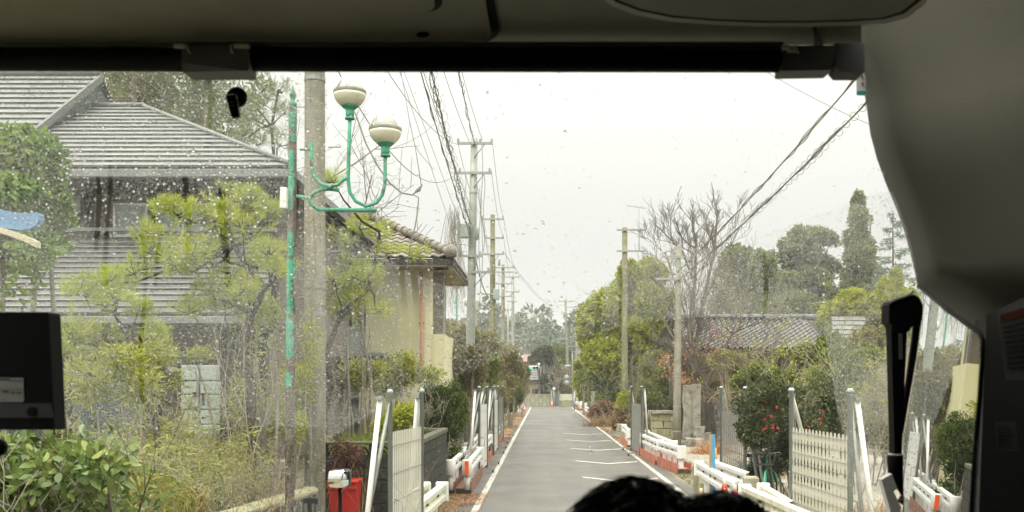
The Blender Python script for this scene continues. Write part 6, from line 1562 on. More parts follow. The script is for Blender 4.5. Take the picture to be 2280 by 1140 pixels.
# second faint bare tree behind
twiggy('bare_tree', 'pale leafless tree behind the large bare tree', (XP(1600, 60), 60, 0), 6.5, 3, 'twig', cat='tree', seed=141, depth=5, nchild=3, w=.3, spread=.7, rad=.12, minr=.012, ratio=.68)
ET = 'trees along the right skyline'
tree('round_tree', 'double headed rounded evergreen at the middle of the right skyline', 'tree', (XP(1660, 66), 66, 0), lobes([(1640, 590, 38, 42), (1695, 600, 32, 42), (1620, 630, 40, 40), (1660, 640, 50, 45), (1710, 650, 34, 40), (1640, 690, 60, 40), (1700, 700, 50, 40)], 66, jit=1.5, seed=8), 30000, .22, M['leafmid'], seed=151, tr=.3, group=ET, thr=-.5, shell=.6)
tree('broad_tree', 'flat topped evergreen with stacked leaf layers left of the columnar conifer', 'tree', (XP(1800, 72), 72, 0), lobes([(1790, 520, 34, 18), (1830, 528, 30, 16), (1765, 545, 32, 16), (1845, 545, 22, 16), (1745, 575, 22, 12), (1805, 560, 40, 20), (1840, 590, 34, 20), (1775, 595, 34, 16), (1750, 615, 26, 14), (1810, 620, 44, 22), (1770, 650, 50, 24), (1830, 660, 46, 28)], 72, jit=1.5, seed=9), 30000, .22, M['leafgrey'], seed=152, tr=.3, group=ET, thr=-.25, ns=2.0)
tree('columnar_conifer', 'tall narrow dark conifer, highest of the right skyline', 'conifer', (XP(1912, 70), 70, 0), lobes([(1911, 450, 14, 24), (1912, 490, 20, 28), (1908, 530, 28, 32), (1914, 575, 32, 34), (1908, 620, 36, 36), (1915, 665, 40, 36), (1900, 470, 6, 12), (1940, 490, 8, 10), (1935, 550, 14, 20), (1945, 610, 20, 26)], 70, jit=.8, seed=10), 34000, .19, M['leafgrey'], seed=153, tr=.3, group=ET, thr=-.5)
# layered spruce
t = thing('spruce_tree', 'blue green spruce with drooping layered boughs beside the pillar trim', 'conifer', (XP(1990, 60), 60, 0), ET)
r = rng(154); polys = []; Y = 60; zt = ZP(472, Y); polys.append((np.array([[XP(1990, Y), Y, 0], [XP(1989, Y), Y, zt * .5], [XP(1988, Y), Y, zt]]), np.array([.22, .13, .03])))
pos = []; dr = []
for i in range(46):
    f = i / 46; z = zt - .15 - f * 6.6; L_ = .25 + 2.0 * f * (.6 + .5 * r.random()); a = r.random() * 6.28 if i % 3 else (0 if i % 2 else math.pi)
    d = np.array([math.cos(a), math.sin(a), .10]); q = [np.array([XP(1989, Y), Y, z])]
    for k in range(6): q.append(q[-1] + unit(d + np.array([0, 0, -.28 * k / 5 + (.25 if k == 5 else 0)])) * L_ / 6)
    q = np.array(q); polys.append((q, np.linspace(.03, .008, 7)))
    for k in range(int(90 * (.3 + f))):
        s_ = r.random() ** .7 * 5.99; p0 = q[int(s_)] + (q[min(int(s_) + 1, 6)] - q[int(s_)]) * (s_ % 1); pos.append(p0 + r.normal(size=3) * .05); dr.append(d * .5 + r.normal(size=3) * .5 + [0, 0, -.25])
V, Q = poly_arrays(polys, 4); fastmesh('trunk', V, Q, M['bark'], parent=t)
pos = np.array(pos); k = len(pos); V, Q = leaf_arrays(pos, np.array(dr), r.normal(size=(k, 3)), .26 * (.6 + .6 * r.random(k)), .055); fastmesh('needles', V, Q, M['leafblue'], parent=t)
# scrub belt right
BG = 'tall mixed scrub on the right'
for k, (lst, Y, n, sz, m_, lab) in enumerate((
    ([(1640, 745, 60, 34), (1700, 735, 50, 36), (1590, 740, 30, 30)], 56, 12000, .16, 'leafgrey', 'grey green scrub above the tiled roof ridge'),
    ([(1760, 690, 50, 36), (1820, 705, 46, 34), (1720, 700, 40, 30)], 58, 12000, .16, 'leafmid', 'rounded green scrub under the flat topped tree'),
    ([(1900, 680, 40, 40), (1950, 690, 44, 44), (1860, 700, 40, 34), (1985, 660, 28, 34)], 46, 14000, .12, 'leafyellow', 'yellow green tall scrub beside the spruce'),
    ([(1960, 740, 40, 50), (2010, 720, 40, 50), (1920, 770, 40, 36)], 30, 11000, .09, 'leafolive', 'olive scrub left of the black wiper arm'),
    ([(1975, 660, 22, 40), (1995, 630, 14, 36), (2020, 680, 30, 40)], 44, 8000, .10, 'leafyellow', 'bright yellow green shrub tip in front of the spruce'),
    ([(1690, 830, 40, 20), (1740, 845, 44, 22), (1650, 850, 24, 14)], 30, 7000, .09, 'leafmid', 'flat branch of bright green leaves over the accordion gates'),
    ([(1870, 800, 50, 30), (1830, 850, 50, 34), (1910, 850, 44, 34), (1930, 800, 40, 30)], 28, 14000, .075, 'leafmid', 'dark ivy covered scrub behind the pale accordion gate'),
    ([(1880, 930, 50, 50), (1930, 940, 44, 50), (1960, 880, 36, 44), (1980, 960, 30, 60)], 24, 12000, .06, 'leafgrey', 'dusty grey scrub right of the camellia'),
    ([(1800, 790, 36, 24), (1850, 770, 30, 30), (1830, 740, 12, 34)], 31, 6000, .09, 'leafmid', 'climbing green creeper on the tiled roof corner'),
    ([(1610, 800, 40, 24), (1650, 815, 36, 18)], 40, 3500, .10, 'leafolive', 'brown olive scrub right of the bare tree trunk'))):
    bush('scrub', lab, lst, Y, n, sz, m_, seed=160 + k, jit=.9, group=BG, stems=9)
bush('camellia_bush', 'dark camellia with red flowers behind the two accordion gates', [(1720, 880, 60, 30), (1760, 900, 60, 40), (1720, 930, 60, 44), (1690, 960, 44, 40), (1760, 970, 60, 50), (1810, 900, 50, 50), (1800, 980, 50, 60), (1700, 1000, 36, 34), (1840, 940, 40, 50), (1740, 1020, 44, 36), (1790, 1040, 44, 40), (1700, 1050, 30, 30), (1660, 900, 36, 30), (1670, 960, 30, 40), (1830, 1040, 36, 50), (1850, 880, 40, 36)], 20.5, 40000, .060, 'leafdark', seed=171, jit=1.0, stems=14, thr=-.3, shell=.25, ns=2.4)
cam_b = [o for o in COL.objects if o.name.startswith('camellia_bush')][-1]
r = rng(172); pts = np.array([P(a + 3 * r.normal(), b + 3 * r.normal(), 19.2 + .2 * r.normal()) for a, b in ((1707, 897), (1732, 902), (1715, 925), (1704, 935), (1716, 950), (1708, 958), (1720, 952), (1698, 955), (1830, 915), (1822, 935), (1828, 940), (1802, 948), (1735, 955))])
for i, p in enumerate(pts):
    k = 9; pos = np.repeat(p[None], k, axis=0); d = r.normal(size=(k, 3)) * [1, .6, 1] + [0, -.8, 0]
    V, Q = leaf_arrays(pos, d, r.normal(size=(k, 3)), .034, .030); fastmesh('flower', V, Q, M['flower'], parent=cam_b)
# arching dry brush and straw
def straw_brush(label, base, n, ln, seed, lean=(0, 0, 1), w=.4, m='straw', wd=.012, droop=.8, name='dry_brush', cat='dry grass'):
    r = rng(seed); b = np.array(base) + r.normal(size=(n, 3)) * [w, w * .5, .02]; d = r.normal(size=(n, 3)) * .42 + np.array(lean)
    V, Q = blade_arrays(b, d, ln * (.5 + .7 * r.random(n)), wd, droop * (.4 + r.random(n)), seed, 4)
    o = fastmesh(name, V, Q, M[m]); t = tag(o, label, cat, kind='stuff'); return t
straw_brush('dry arching straw brush above the stone wall right of the bare tree', (XP(1610, 44), 44, 2.6), 800, 2.4, 181, lean=(.9, 0, .7), w=.8, wd=.014)
straw_brush('second spray of dry arching stems over the accordion gate', (XP(1720, 36), 36, 1.8), 600, 2.0, 182, lean=(.3, 0, 1), w=1.2, wd=.014)
straw_brush('dry orange grass at the foot of the far barrier scrub', (XP(1352, 58), 58, 0), 900, 1.5, 183, w=.6, wd=.03)
straw_brush('dry grass right of the pale accordion gate', (XP(1960, 17), 17, 0), 900, 1.0, 184, w=.8, wd=.012)
straw_brush('yellow dry grass bending by the black wiper arm', (XP(1975, 12), 12, .5), 260, .9, 185, w=.35, wd=.010)
straw_brush('heap of broken brown twigs at the foot of the stone pillar', (XP(1580, 35), 35, .0), 500, 1.2, 186, w=.35, wd=.02, lean=(.4, 0, .7), m='deadleaf')
straw_brush('dry weeds around the back of the accordion gate', (XP(1660, 26), 26, .0), 500, 1.2, 187, w=.6, wd=.014)
for k, (px, Y, h, lab) in enumerate(((1860, 24, 3.2, 'tangle of grey stems over the dusty scrub'), (1640, 36, 3.2, 'grey brushwood above the rubble wall'), (1780, 30, 3.6, 'thin grey stems climbing in front of the tiled roof'), (1930, 22, 3.0, 'bare stems beside the pillar trim'), (1450, 47, 3.2, 'bare grey brush between the rounded tree and gate wall'), (1500, 44, 3.4, 'pale twigs behind the slender pole'))):
    twiggy('brushwood', lab, (XP(px, Y), Y, 0), h, 5, 'twig', seed=190 + k, depth=3, nchild=3, w=1.0, spread=.75, minr=.006, rad=.018, leaves=(160, .07, 'leafyellow', 7), group='bare brushwood on the right')
# trees beyond the junction
tree('pine_tree', 'dark spreading pine behind the far block wall at the left', 'pine tree', (XP(1195, 115.5), 115.5, 0), lobes([(1205, 790, 18, 14), (1215, 800, 18, 14), (1190, 800, 12, 9), (1215, 780, 18, 10), (1208, 860, 16, 14), (1220, 850, 14, 16), (1205, 876, 14, 10)], 116, jit=1, seed=12), 7000, .30, M['leafdark'], seed=201, tr=.2, group='pines beyond the junction')
tree('pine_tree', 'second wide pine beyond the junction under the long grey roof', 'pine tree', (XP(1240, 119), 119, 0), lobes([(1240, 785, 24, 14), (1255, 795, 20, 12), (1225, 800, 22, 12), (1245, 810, 24, 12), (1230, 822, 20, 10), (1215, 845, 24, 14), (1200, 865, 16, 12), (1235, 860, 24, 16)], 120, jit=1, seed=13), 12000, .30, M['leafmid'], seed=202, tr=.2, group='pines beyond the junction')
bush('far_shrub', 'dry twiggy tree beside the junction lamp', [(1245, 850, 18, 18), (1255, 830, 16, 16), (1262, 865, 14, 14)], 116, 2500, .25, 'leafolive', seed=203, stems=10)
twiggy('bare_tree', 'pale arching bare tree over the far wall', (XP(1250, 115), 115, 0), 4.0, 4, 'palestem', cat='tree', seed=204, depth=4, nchild=3, w=.5, spread=.8, rad=.07, minr=.03)
wood('mid_woods', 'hazy brown and green woodland filling the gap beyond the junction', -26, 40, 138, 165, 7, 12.5, 26000, .6, M['leaffar'], 8)
wood('left_woods', 'belt of hazy scrub far behind the left houses', -90, -18, 60, 90, 5, 9, 16000, .5, M['leafolive'], 9)
wood('right_woods', 'belt of scrub far behind the right trees', 30, 110, 75, 110, 6, 12, 18000, .5, M['leafgrey'], 10)

# ---- ground cover along the verges, fallen leaves
def leaf_litter(label, x0, x1, y0, y1, n, seed, m='deadleaf', sz=.05):
    r = rng(seed); pos = np.stack([x0 + (x1 - x0) * r.random(n), y0 + (y1 - y0) * r.random(n), .016 + .03 * r.random(n) ** 3], 1)
    keep = snoise(pos, 1.6, seed) > -.2; pos = pos[keep]; k = len(pos); d = r.normal(size=(k, 3)) * [1, 1, .25]
    V, Q = leaf_arrays(pos, d, np.tile([0, 0, 1.0], (k, 1)) + r.normal(size=(k, 3)) * .3, sz * (.6 + .8 * r.random(k)), sz * .3)
    return tag(fastmesh('fallen_leaves', V, Q, M[m]), label, 'fallen leaves', kind='stuff')
leaf_litter('orange brown fallen leaves in front of the twin row guard rail', -2.3, -1.2, 17.2, 22.0, 5200, 211)
leaf_litter('fallen leaves along the far left verge', -2.6, -1.45, 42, 88, 9000, 212, sz=.10)
leaf_litter('fallen leaves and debris on the right verge', 3.1, 4.4, 36, 66, 6000, 213, sz=.10)
leaf_litter('scattered litter over the gravel yard', 3.6, 6.5, 18, 38, 3500, 214, sz=.05)
grass_patch('low weeds along the right kerb', 3.3, 4.4, 22, 66, 5200, .22, 215, m='leafolive', wd=.02, name='weeds', xf=lambda y, u: 3.45 + u * .9 + .02 * (y - 22))
grass_patch('low weeds under the left barriers', -2.6, -1.6, 20, 80, 4000, .25, 216, m='leafmid', wd=.02, name='weeds', xf=lambda y, u: -2.0 - u * .9)
grass_patch('weeds in the yard at the foot of the camellia', 3.8, 6.0, 17, 24, 2500, .25, 217, m='leafmid', wd=.014, name='weeds')

straw_brush('tall pale dry stalks scattered through the bamboo grass', (XP(330, 11), 11, .62), 150, 1.5, 188, lean=(0, 0, 1.3), w=1.5, wd=.008, droop=.3)
straw_brush('pale dry stalks at the back of the bamboo grass near the lamp post', (XP(500, 13.5), 13.8, .62), 140, 1.5, 189, lean=(0, 0, 1.3), w=.8, wd=.008, droop=.3)
# ================================================================= THE BUS
M['pillar'] = mat('grey_pillar_trim', [(.070, .067, .052), (.088, .084, .066)], rough=.7, scale=2, bump=.06, bscale=220)
M['trim'] = mat('grey_beige_trim', [(.26, .255, .20), (.325, .32, .25)], rough=.75, scale=7, bump=.25, bscale=420)
M['trimlite'] = mat('light_beige_trim', [(.48, .47, .38), (.54, .53, .43)], rough=.6, scale=3, bump=.05, bscale=200)
M['trimdark'] = mat('charcoal_trim', [(.05, .05, .048), (.07, .07, .065)], rough=.7, scale=3, bump=.06, bscale=200)
M['bracketgrey'] = mat('bracket_grey', [(.10, .10, .10), (.13, .13, .13)], rough=.6, scale=4)
M['floor'] = mat('floor_vinyl', (.05, .05, .05), rough=.7)
M['buswhite'] = mat('bus_body_paint', (.6, .6, .58), rough=.35, coat=.3)
M['silver'] = mat('satin_silver', [(.74, .74, .70), (.80, .80, .77)], rough=.35, metal=.1, scale=3)
M['shelldark'] = mat('dark_shell_lining', (.10, .10, .09), rough=.9)  # dark tone set to cut light bouncing around the cab rear
M['dash'] = mat('dashboard_grey', (.14, .14, .13), rough=.7)
bus = thing('bus', 'dark bus cab interior framing the rain covered windscreen', 'bus', (0, 0, .5))
WY, WS = 2.35, .15                      # windscreen: Y at eye height, backward lean
def on_screen(px, py, off=0.0):
    dz = (VY - py) / F; t = WY / (1 + WS * dz); p = Vector(((px - VX) / F * t, t, EYE + dz * t))
    return p + Vector((0, 1, WS)).normalized() * off
def on_header(px, py, off=0.0):         # sloping lining above the windscreen; off = towards the cab
    dz = (VY - py) / F; t = (.642 + .285) / (dz + .15); p = Vector(((px - VX) / F * t, t, EYE + dz * t))
    return p + Vector((0, -.15, -1)).normalized() * off

def flat(name, pts, depth, m, parent, dirv):
    mb = MB(); mb.prism(pts, Vector(dirv) * depth); return mb.build(name, m, parent)
Hn = Vector((0, -.15, -1)).normalized()
# header lining
mb = MB(); a, b = on_header(-400, 98), on_header(1918, 98); c, d = on_header(1918, -700), on_header(-400, -700)
mb.prism([a, b, c, d], -Hn * .03); mb.build('header_lining', M['trim'], bus)
mb = MB(); mb.prism([a + Vector((0, .004, 0)), b + Vector((0, .004, 0)), b + Vector((0, .42, .16)), a + Vector((0, .42, .16))], (0, 0, .02)); mb.build('screen_top_trim', M['trimdark'], bus)
# locker door with rubber gap and latch hole
def rounded(cx0, cy0, cx1, cy1, r_, skew=0, n=6):   # right side rounded corner outline in picture px
    pts = [(cx0, cy1), (cx0, cy0)] if False else []
    out = [(cx0, cy0), (cx1 + skew, cy0)]
    for i in range(n + 1):
        a = i / n * math.pi / 2; out.append((cx1 - r_ + r_ * math.cos(a), cy1 - r_ * .55 + r_ * .55 * math.sin(a)))
    out.append((cx0, cy1)); return out
o1 = rounded(-380, -500, 1112, 93, 56, -90); o2 = rounded(-380, -500, 1092, 88, 46, -90)
flat('locker_gasket', [on_header(x, y, .001) for x, y in o1], .003, M['black'], bus, Hn)
ld = flat('locker_door', [on_header(x, y, .004) for x, y in o2], .006, M['trim'], bus, Hn)
o3 = rounded(-380, -500, 985, 10, 40, -90); o4 = rounded(-380, -500, 968, 3, 30, -90)
flat('inner_gap', [on_header(x, y, .0115) for x, y in o3], .003, M['black'], ld, Hn)
flat('inner_panel', [on_header(x, y, .0150) for x, y in o4], .006, M['trim'], ld, Hn)
flat('latch_hole', [on_header(941 + 14 * math.cos(a), 64 + 5 * math.sin(a), .0105) for a in np.linspace(0, 2 * math.pi, 15)[:-1]], .002, M['black'], ld, Hn)
# blind: rail, roller, bracket cover, clips, right end pieces
YB = 1.86
mb = MB(); mb.box(((XP(-60, YB) + XP(1742, YB)) / 2, YB, ZP(104, YB)), (XP(1742, YB) - XP(-60, YB), .03, .010), bev=.002); mb.build('blind_rail', M['trimdark'], bus)
mb = MB(); rr = 25 * YB / F; mb.tube([P(-60, 133, YB), P(1738, 136, YB)], rr, 20); mb.build('blind_roller', M['black'], bus)
mb = MB(); mb.prism([P(404, 101, YB - .03), P(554, 101, YB - .03), P(554, 140, YB - .034), P(553, 158, YB - .026), P(550, 160, YB - .02), P(408, 160, YB - .02), P(405, 157, YB - .026), P(404, 140, YB - .034)], (0, .05, 0)); mb.build('bracket_cover', M['bracketgrey'], bus)
for (x0, x1, y0, y1) in ((388, 414, 99, 107), (521, 556, 99, 107), (1742, 1754, 100, 110), (1754, 1772, 104, 116)):
    mb = MB(); a, b = P(x0, y0, YB - .036), P(x1, y1, YB - .036); mb.box((a + b) / 2, (abs(b.x - a.x), .010, abs(a.z - b.z)), bev=.001); mb.build('clip', M['trimlite'], bus)
for x0 in (417, 513, 1772):
    mb = MB(); mb.tube([P(x0, 100, YB - .037), P(x0 + 2, 112, YB - .038), P(x0 + 6, 119, YB - .037)], .0018, 5); mb.build('clip_spring', M['galvlite'], bus)
mb = MB(); mb.prism([P(1739, 101, YB - .02), P(1862, 101, YB - .02), P(1862, 146, YB - .024), P(1850, 156, YB - .018), P(1739, 158, YB - .018)], (0, .05, 0)); mb.build('blind_end_housing', M['bracketgrey'], bus)
mb = MB(); mb.prism([P(1858, 96, YB - .015), P(1925, 96, YB - .015), P(1925, 161, YB - .015), P(1872, 161, YB - .015), P(1862, 150, YB - .015)], (0, .05, 0)); mb.build('blind_end_cap', M['trimdark'], bus)

# overhead console, right: rounded shell with a dark slot and light lip
def arc_pts(dx, dy, n=26):
    base = [(1310, -60), (1330, -18), (1362, 10), (1415, 30), (1490, 45), (1590, 53), (1700, 57), (1800, 57), (1900, 54), (1975, 49), (2020, 36), (2060, 5), (2085, -60)]
    cx = 1700; return [(cx + (x - cx) * dx, y - dy) for x, y in base]
def console(name, pts, off, thick, m, parent, top=-420):
    pp = [(pts[0][0] - 40, top)] + pts + [(pts[-1][0] + 30, top)]
    return flat(name, [on_header(x, y, off) for x, y in pp], thick, m, parent, Hn)
cs = console('overhead_console', arc_pts(1.0, 10), .002, .009, M['trimlite'], bus)
console('console_lip', arc_pts(.995, 15), .0115, .003, M['trimlite'], cs)
console('console_slot', arc_pts(.975, 26), .015, .002, M['black'], cs)
console('console_panel', arc_pts(.955, 36), .0175, .004, M['trim'], cs)
flat('trim_gap', [on_header(x, y, .003) for x, y in ((1808, 50), (1818, 50), (1826, 88), (1834, 99), (1812, 99), (1812, 80))], .002, M['black'], bus, Hn)

# right pillar trim: a curved shell lofted from the glass edge back toward the cab
edge = [(1868, 40), (1896, 112), (1912, 158), (1926, 205), (1933, 250), (1940, 300), (1955, 355), (1975, 410), (1996, 460), (2014, 510), (2028, 560), (2037, 600), (2045, 636), (2078, 664), (2112, 690), (2150, 718), (2182, 740), (2191, 756), (2189, 800), (2184, 880), (2177, 960), (2170, 1050), (2162, 1200)]
edge2 = [(1840, -120), (1870, -60), (1900, -10)]
def loft(offs, Ys, m, name, edge):
    E = [Vector((x, y)) for x, y in edge]; n = len(E); nor = []
    for i in range(n):
        t = (E[min(i + 1, n - 1)] - E[max(i - 1, 0)]).normalized(); nor.append(Vector((-t.y * -1, -t.x)) if False else Vector((t.y, -t.x)))
    # smooth the outward directions so the shell does not fold
    for _ in range(4): nor = [((nor[max(i - 1, 0)] + nor[i] + nor[min(i + 1, n - 1)]) / 3).normalized() for i in range(n)]
    rows = []
    for o_, Y in zip(offs, Ys):
        row = []
        for i in range(n):
            q = E[i] + (nor[i] * o_ if o_ < 60 else Vector((o_, -o_ * .25 * (1 - i / n))))
            row.append(P(q.x, q.y, Y))
        rows.append(row)
    vs = [v for r_ in rows for v in r_]; fs = []
    for k in range(len(rows) - 1):
        for i in range(n - 1): fs.append((k * n + i, k * n + i + 1, (k + 1) * n + i + 1, (k + 1) * n + i))
    mb = MB(); mb.add(vs, fs, True); return mb.build(name, m, bus)
pil = loft([-2, 5, 14, 26, 40, 56, 110, 230, 420, 620], [2.36, 2.29, 2.22, 2.15, 2.09, 2.05, 2.00, 1.92, 1.80, 1.60], M['pillar'], 'pillar_trim', edge)
# rubber edge round the quarter glass
0 and mb.tube([P(x, y, 2.04) for x, y in ((2122, 470), (2118, 540), (2112, 610), (2104, 664))], [.001, .003, .005, .006], 7)
# lower door pillar, darker
mb = MB(); mb.prism([P(2196, 700, 1.92), P(2330, 640, 1.80), P(2420, 1300, 1.75), P(2174, 1300, 1.95)], (.02, .05, 0)); mb.build('door_pillar_trim', M['trimdark'], bus)
def sticker(name, corners, head, m_body, lines, seed):
    c = [Vector(v) for v in corners]; s_ = MB(); nrm = (c[1] - c[0]).cross(c[3] - c[0]).normalized()
    if nrm.y > 0: nrm = -nrm
    s_.prism(c, nrm * .001); st = s_.build(name, M[m_body], bus)
    def at(u, v): return c[0].lerp(c[1], u).lerp(c[3].lerp(c[2], u), v) + nrm * .0016
    if head:
        mb = MB(); mb.prism([at(.03, .02), at(.97, .02), at(.97, .13), at(.03, .13)], nrm * .0006); mb.build('sticker_header', M[head], st)
    mb = MB(); r = rng(seed)
    for k in range(lines):
        v = .2 + .7 * k / lines
        mb.prism([at(.06, v), at(.6 + .35 * r.random(), v), at(.6 + .35 * r.random(), v + .022), at(.06, v + .022)], nrm * .0006)
    mb.build('sticker_print', M['signblack'], st); return st
M['labelgrey'] = mat('aged_label', [(.20, .21, .20), (.26, .27, .26)], rough=.6)
M['headred'] = mat('label_header', (.20, .06, .04), rough=.6)
YS_ = 1.70
sticker('warning_sticker', [P(2222, 700, YS_), P(2330, 668, YS_), P(2350, 840, YS_), P(2240, 846, YS_)], 'headred', 'labelgrey', 9, 1)
sticker('notice_sticker', [P(2216, 940, YS_), P(2262, 938, YS_), P(2266, 1004, YS_), P(2222, 1002, YS_)], None, 'labelgrey', 5, 2)

# windscreen glass and quarter glass
mb = MB(); mb.quad(on_screen(-420, 40), on_screen(2060, 40), on_screen(2060, 1420), on_screen(-420, 1420)); mb.build('windscreen', M['pane'], bus)
th = math.radians(7.6); qn = Vector((math.cos(th), -math.sin(th), -.061)).normalized(); Q0 = Vector((.754, 1.96, 2.4))
def on_quarter(px, py):
    d = Vector(((px - VX) / F, 1, (VY - py) / F)); o_ = Vector((0, 0, EYE)); t = (Q0 - o_).dot(qn) / d.dot(qn); return o_ + d * t
mb = MB(); mb.prism([on_quarter(x, y) for x, y in ((2045, 637), (2112, 691), (2150, 720), (2182, 742), (2190, 757), (2187, 800), (2182, 880), (2176, 960), (2160, 1240), (2018, 1240), (2012, 1100), (2011, 980), (2026, 890), (2042, 800), (2051, 735), (2057, 700), (2056, 674), (2047, 655))], qn * .004)
mb.build('quarter_glass', M['mirror'], bus)
mb = MB(); mb.tube([on_quarter(x, y) for x, y in ((2045, 637), (2112, 692), (2150, 720), (2182, 742), (2189, 757), (2187, 800), (2182, 880), (2175, 960), (2168, 1050), (2160, 1200))], .004, 6); mb.build('glass_seal', M['black'], bus)

# black arm with hooked cap and silver clamp
YA = 2.26
mb = MB(); mb.prism([P(x, y, YA) for x, y in ((1980, 678), (1984, 670), (2000, 664), (2022, 660), (2036, 655), (2046, 662), (2055, 678), (2055, 700), (2050, 726), (2030, 726), (2024, 738), (1990, 738), (1986, 722), (1979, 718))], (0, .05, 0)); am = mb.build('wiper_arm', M['black'], bus)
mb = MB(); mb.tube([P(x, y, YA - .004) for x, y in ((1982, 672), (1998, 665), (2012, 661), (2026, 655), (2034, 648))], .0035, 6); mb.build('arm_cap_edge', M['trimlite'], am)
mb = MB(); mb.prism([P(x, y, YA + .005) for x, y in ((1984, 728), (2020, 728), (2017, 800), (2011, 920), (2008, 1016), (1992, 1016), (1989, 900))], (0, .035, 0)); mb.build('arm_blade', M['black'], am)
mb = MB(); mb.prism([P(x, y, YA + .01) for x, y in ((2037, 722), (2050, 722), (2040, 800), (2024, 890), (2011, 965), (2008, 940), (2024, 820))], (0, .012, 0)); mb.build('arm_rod', M['black'], am)
mb = MB(); mb.prism([P(x, y, YA + .003) for x, y in ((2000, 742), (2008, 742), (2009, 800), (2001, 800))], (0, -.003, 0)); mb.build('arm_slot', M['bracketgrey'], am)
mb = MB(); mb.lathe(P(1998, 1052, YA + .02), [(.020, -.02), (.023, .035), (.019, .042)], 16); mb.build('arm_collar', M['black'], am)
mb = MB(); mb.lathe(P(1998, 1012, YA + .02), [(.0195, -.004), (.0205, .002)], 16); mb.build('collar_ring', M['silver'], am)
mb = MB(); mb.tube([P(1999, 1050, YA + .02), P(2002, 1075, YA + .02), P(2022, 1110, YA + .02), P(2018, 1190, YA + .02), (XP(2018, YA), YA + .01, 1.70)], [.012, .012, .011, .012, .012], 8); mb.build('arm_neck', M['black'], am)
mb = MB(); mb.prism([P(x, y, YA - .015) for x, y in ((1963, 1068), (1986, 1055), (1998, 1088), (1990, 1094), (2006, 1130), (2003, 1142), (1986, 1150))], (0, .025, 0)); mb.build('clamp_plate', M['silver'], am)
mb = MB(); mb.box(P(2018, 1118, YA - .01), (.030, .03, .018), R=Matrix.Rotation(.6, 3, 'Y'), bev=.003); mb.tube([P(2020, 1100, YA - .012), P(2030, 1122, YA - .012)], .003, 5); mb.build('clamp_lever', M['black'], am)

# stickers on the glass
def on_glass_quad(name, x0, y0, x1, y1, m, parent, off=-.002, dx=0):
    mb = MB(); mb.prism([on_screen(x0, y0, off), on_screen(x1, y0, off), on_screen(x1 + dx, y1, off), on_screen(x0 + dx * .2, y1, off)], (0, -.0008, 0)); return mb.build(name, m, parent)
M['teal'] = mat('teal_print', (.05, .42, .40), rough=.5)
s1 = on_glass_quad('inspection_sticker', 1906, 158, 1926, 213, M['signwhite'], bus)
on_glass_quad('sticker_band', 1906.5, 203, 1926, 212, M['teal'], s1, off=-.0035)
text('8', on_screen(1919, 187, -.0045), .010, M['signblack'], s1, name='digit'); text('8', on_screen(1918, 172, -.0045), .010, M['signblack'], s1, name='digit')
s2 = on_glass_quad('registration_sticker', 675, 1109, 709, 1200, M['labelgrey'], bus)
for (x0, y0, x1, y1) in ((678, 1120, 685, 1160), (684, 1136, 687, 1160), (695, 1120, 701, 1160), (704, 1122, 708, 1160)):
    on_glass_quad('sticker_mark', x0, y0, x1, y1, M['signwhite'], s2, off=-.0035)

# shell: roof, side walls with blocked windows, floor, dash, front
ZR = 3.16
mb = MB(); mb.box((-.2, -2.2, ZR + .03), (2.3, 7.2, .06)); mb.build('roof', M['trimlite'], bus)
mb = MB(); mb.box((-.2, -2.0, 1.02), (2.2, 8.6, .05)); mb.build('floor', M['floor'], bus)
for x in (-1.33, .93):
    mb = MB(); mb.box((x, -2.4, 1.5), (.05, 7.0, 1.0)); mb.box((x, -2.4, ZR - .16), (.05, 7.0, .34)); mb.build('side_wall', M['shelldark'], bus)
    for y in (-5.8, -4.2, -2.6, -1.0, .45):
        mb = MB(); mb.box((x, y, 2.4), (.05, .14, 1.2)); mb.build('window_pillar', M['shelldark'], bus)
    for y in (-5.0, -3.4, -1.8, -.28):
        mb = MB(); mb.box((x, y, 2.45), (.03, 1.46, .98)); mb.build('window_light_block', M['shelldark'], bus)  # unseen covers added over the side windows to cut light from behind
mb = MB(); mb.box((.97, 1.35, 2.1), (.05, 1.7, 2.2)); mb.build('cab_side_light_block', M['shelldark'], bus)  # unseen panel extended over the driver's window to shut out light
mb = MB(); mb.box((-1.40, 1.75, 1.3), (.05, 1.2, .7)); mb.box((-1.40, 1.75, 3.1), (.05, 1.2, .2)); mb.box((-1.40, 1.16, 2.1), (.05, .08, 2.2)); mb.build('door_frame', M['trimdark'], bus)
mb = MB(); mb.box((-1.40, 1.75, 2.3), (.008, 1.1, 1.4)); mb.build('door_glass', M['pane'], bus)
mb = MB(); mb.box((-.2, -6.3, 2.1), (2.3, .05, 2.1)); mb.build('rear_wall', M['shelldark'], bus)
mb = MB(); mb.box((-.22, 2.12, 1.62), (2.3, .56, .35), bev=.06); mb.build('dashboard', M['dash'], bus)
mb = MB(); mb.box((-.22, 2.50, 1.25), (2.35, .08, 1.1), bev=.03); mb.build('front_panel', M['buswhite'], bus)
mb = MB(); mb.box((-.22, 2.40, 3.31), (2.35, .16, .20)); mb.build('front_cap', M['buswhite'], bus)
mb = MB(); mb.box((-1.46, 2.3, 2.2), (.12, .12, 2.0), bev=.03); mb.build('front_corner_post', M['trimdark'], bus)
for x in (-.95, .55):
    for y in (1.6, -4.2):
        mb = MB(); mb.lathe((x, y, .42), [(.18, -.12), (.40, -.12), (.41, 0), (.40, .12), (.18, .12)], 20, axis='X'); mb.build('wheel', M['rubber'], bus)
mb = MB(); mb.box((-.2, -2.0, .80), (2.25, 8.8, .40), bev=.04); mb.build('chassis_skirt', M['buswhite'], bus)
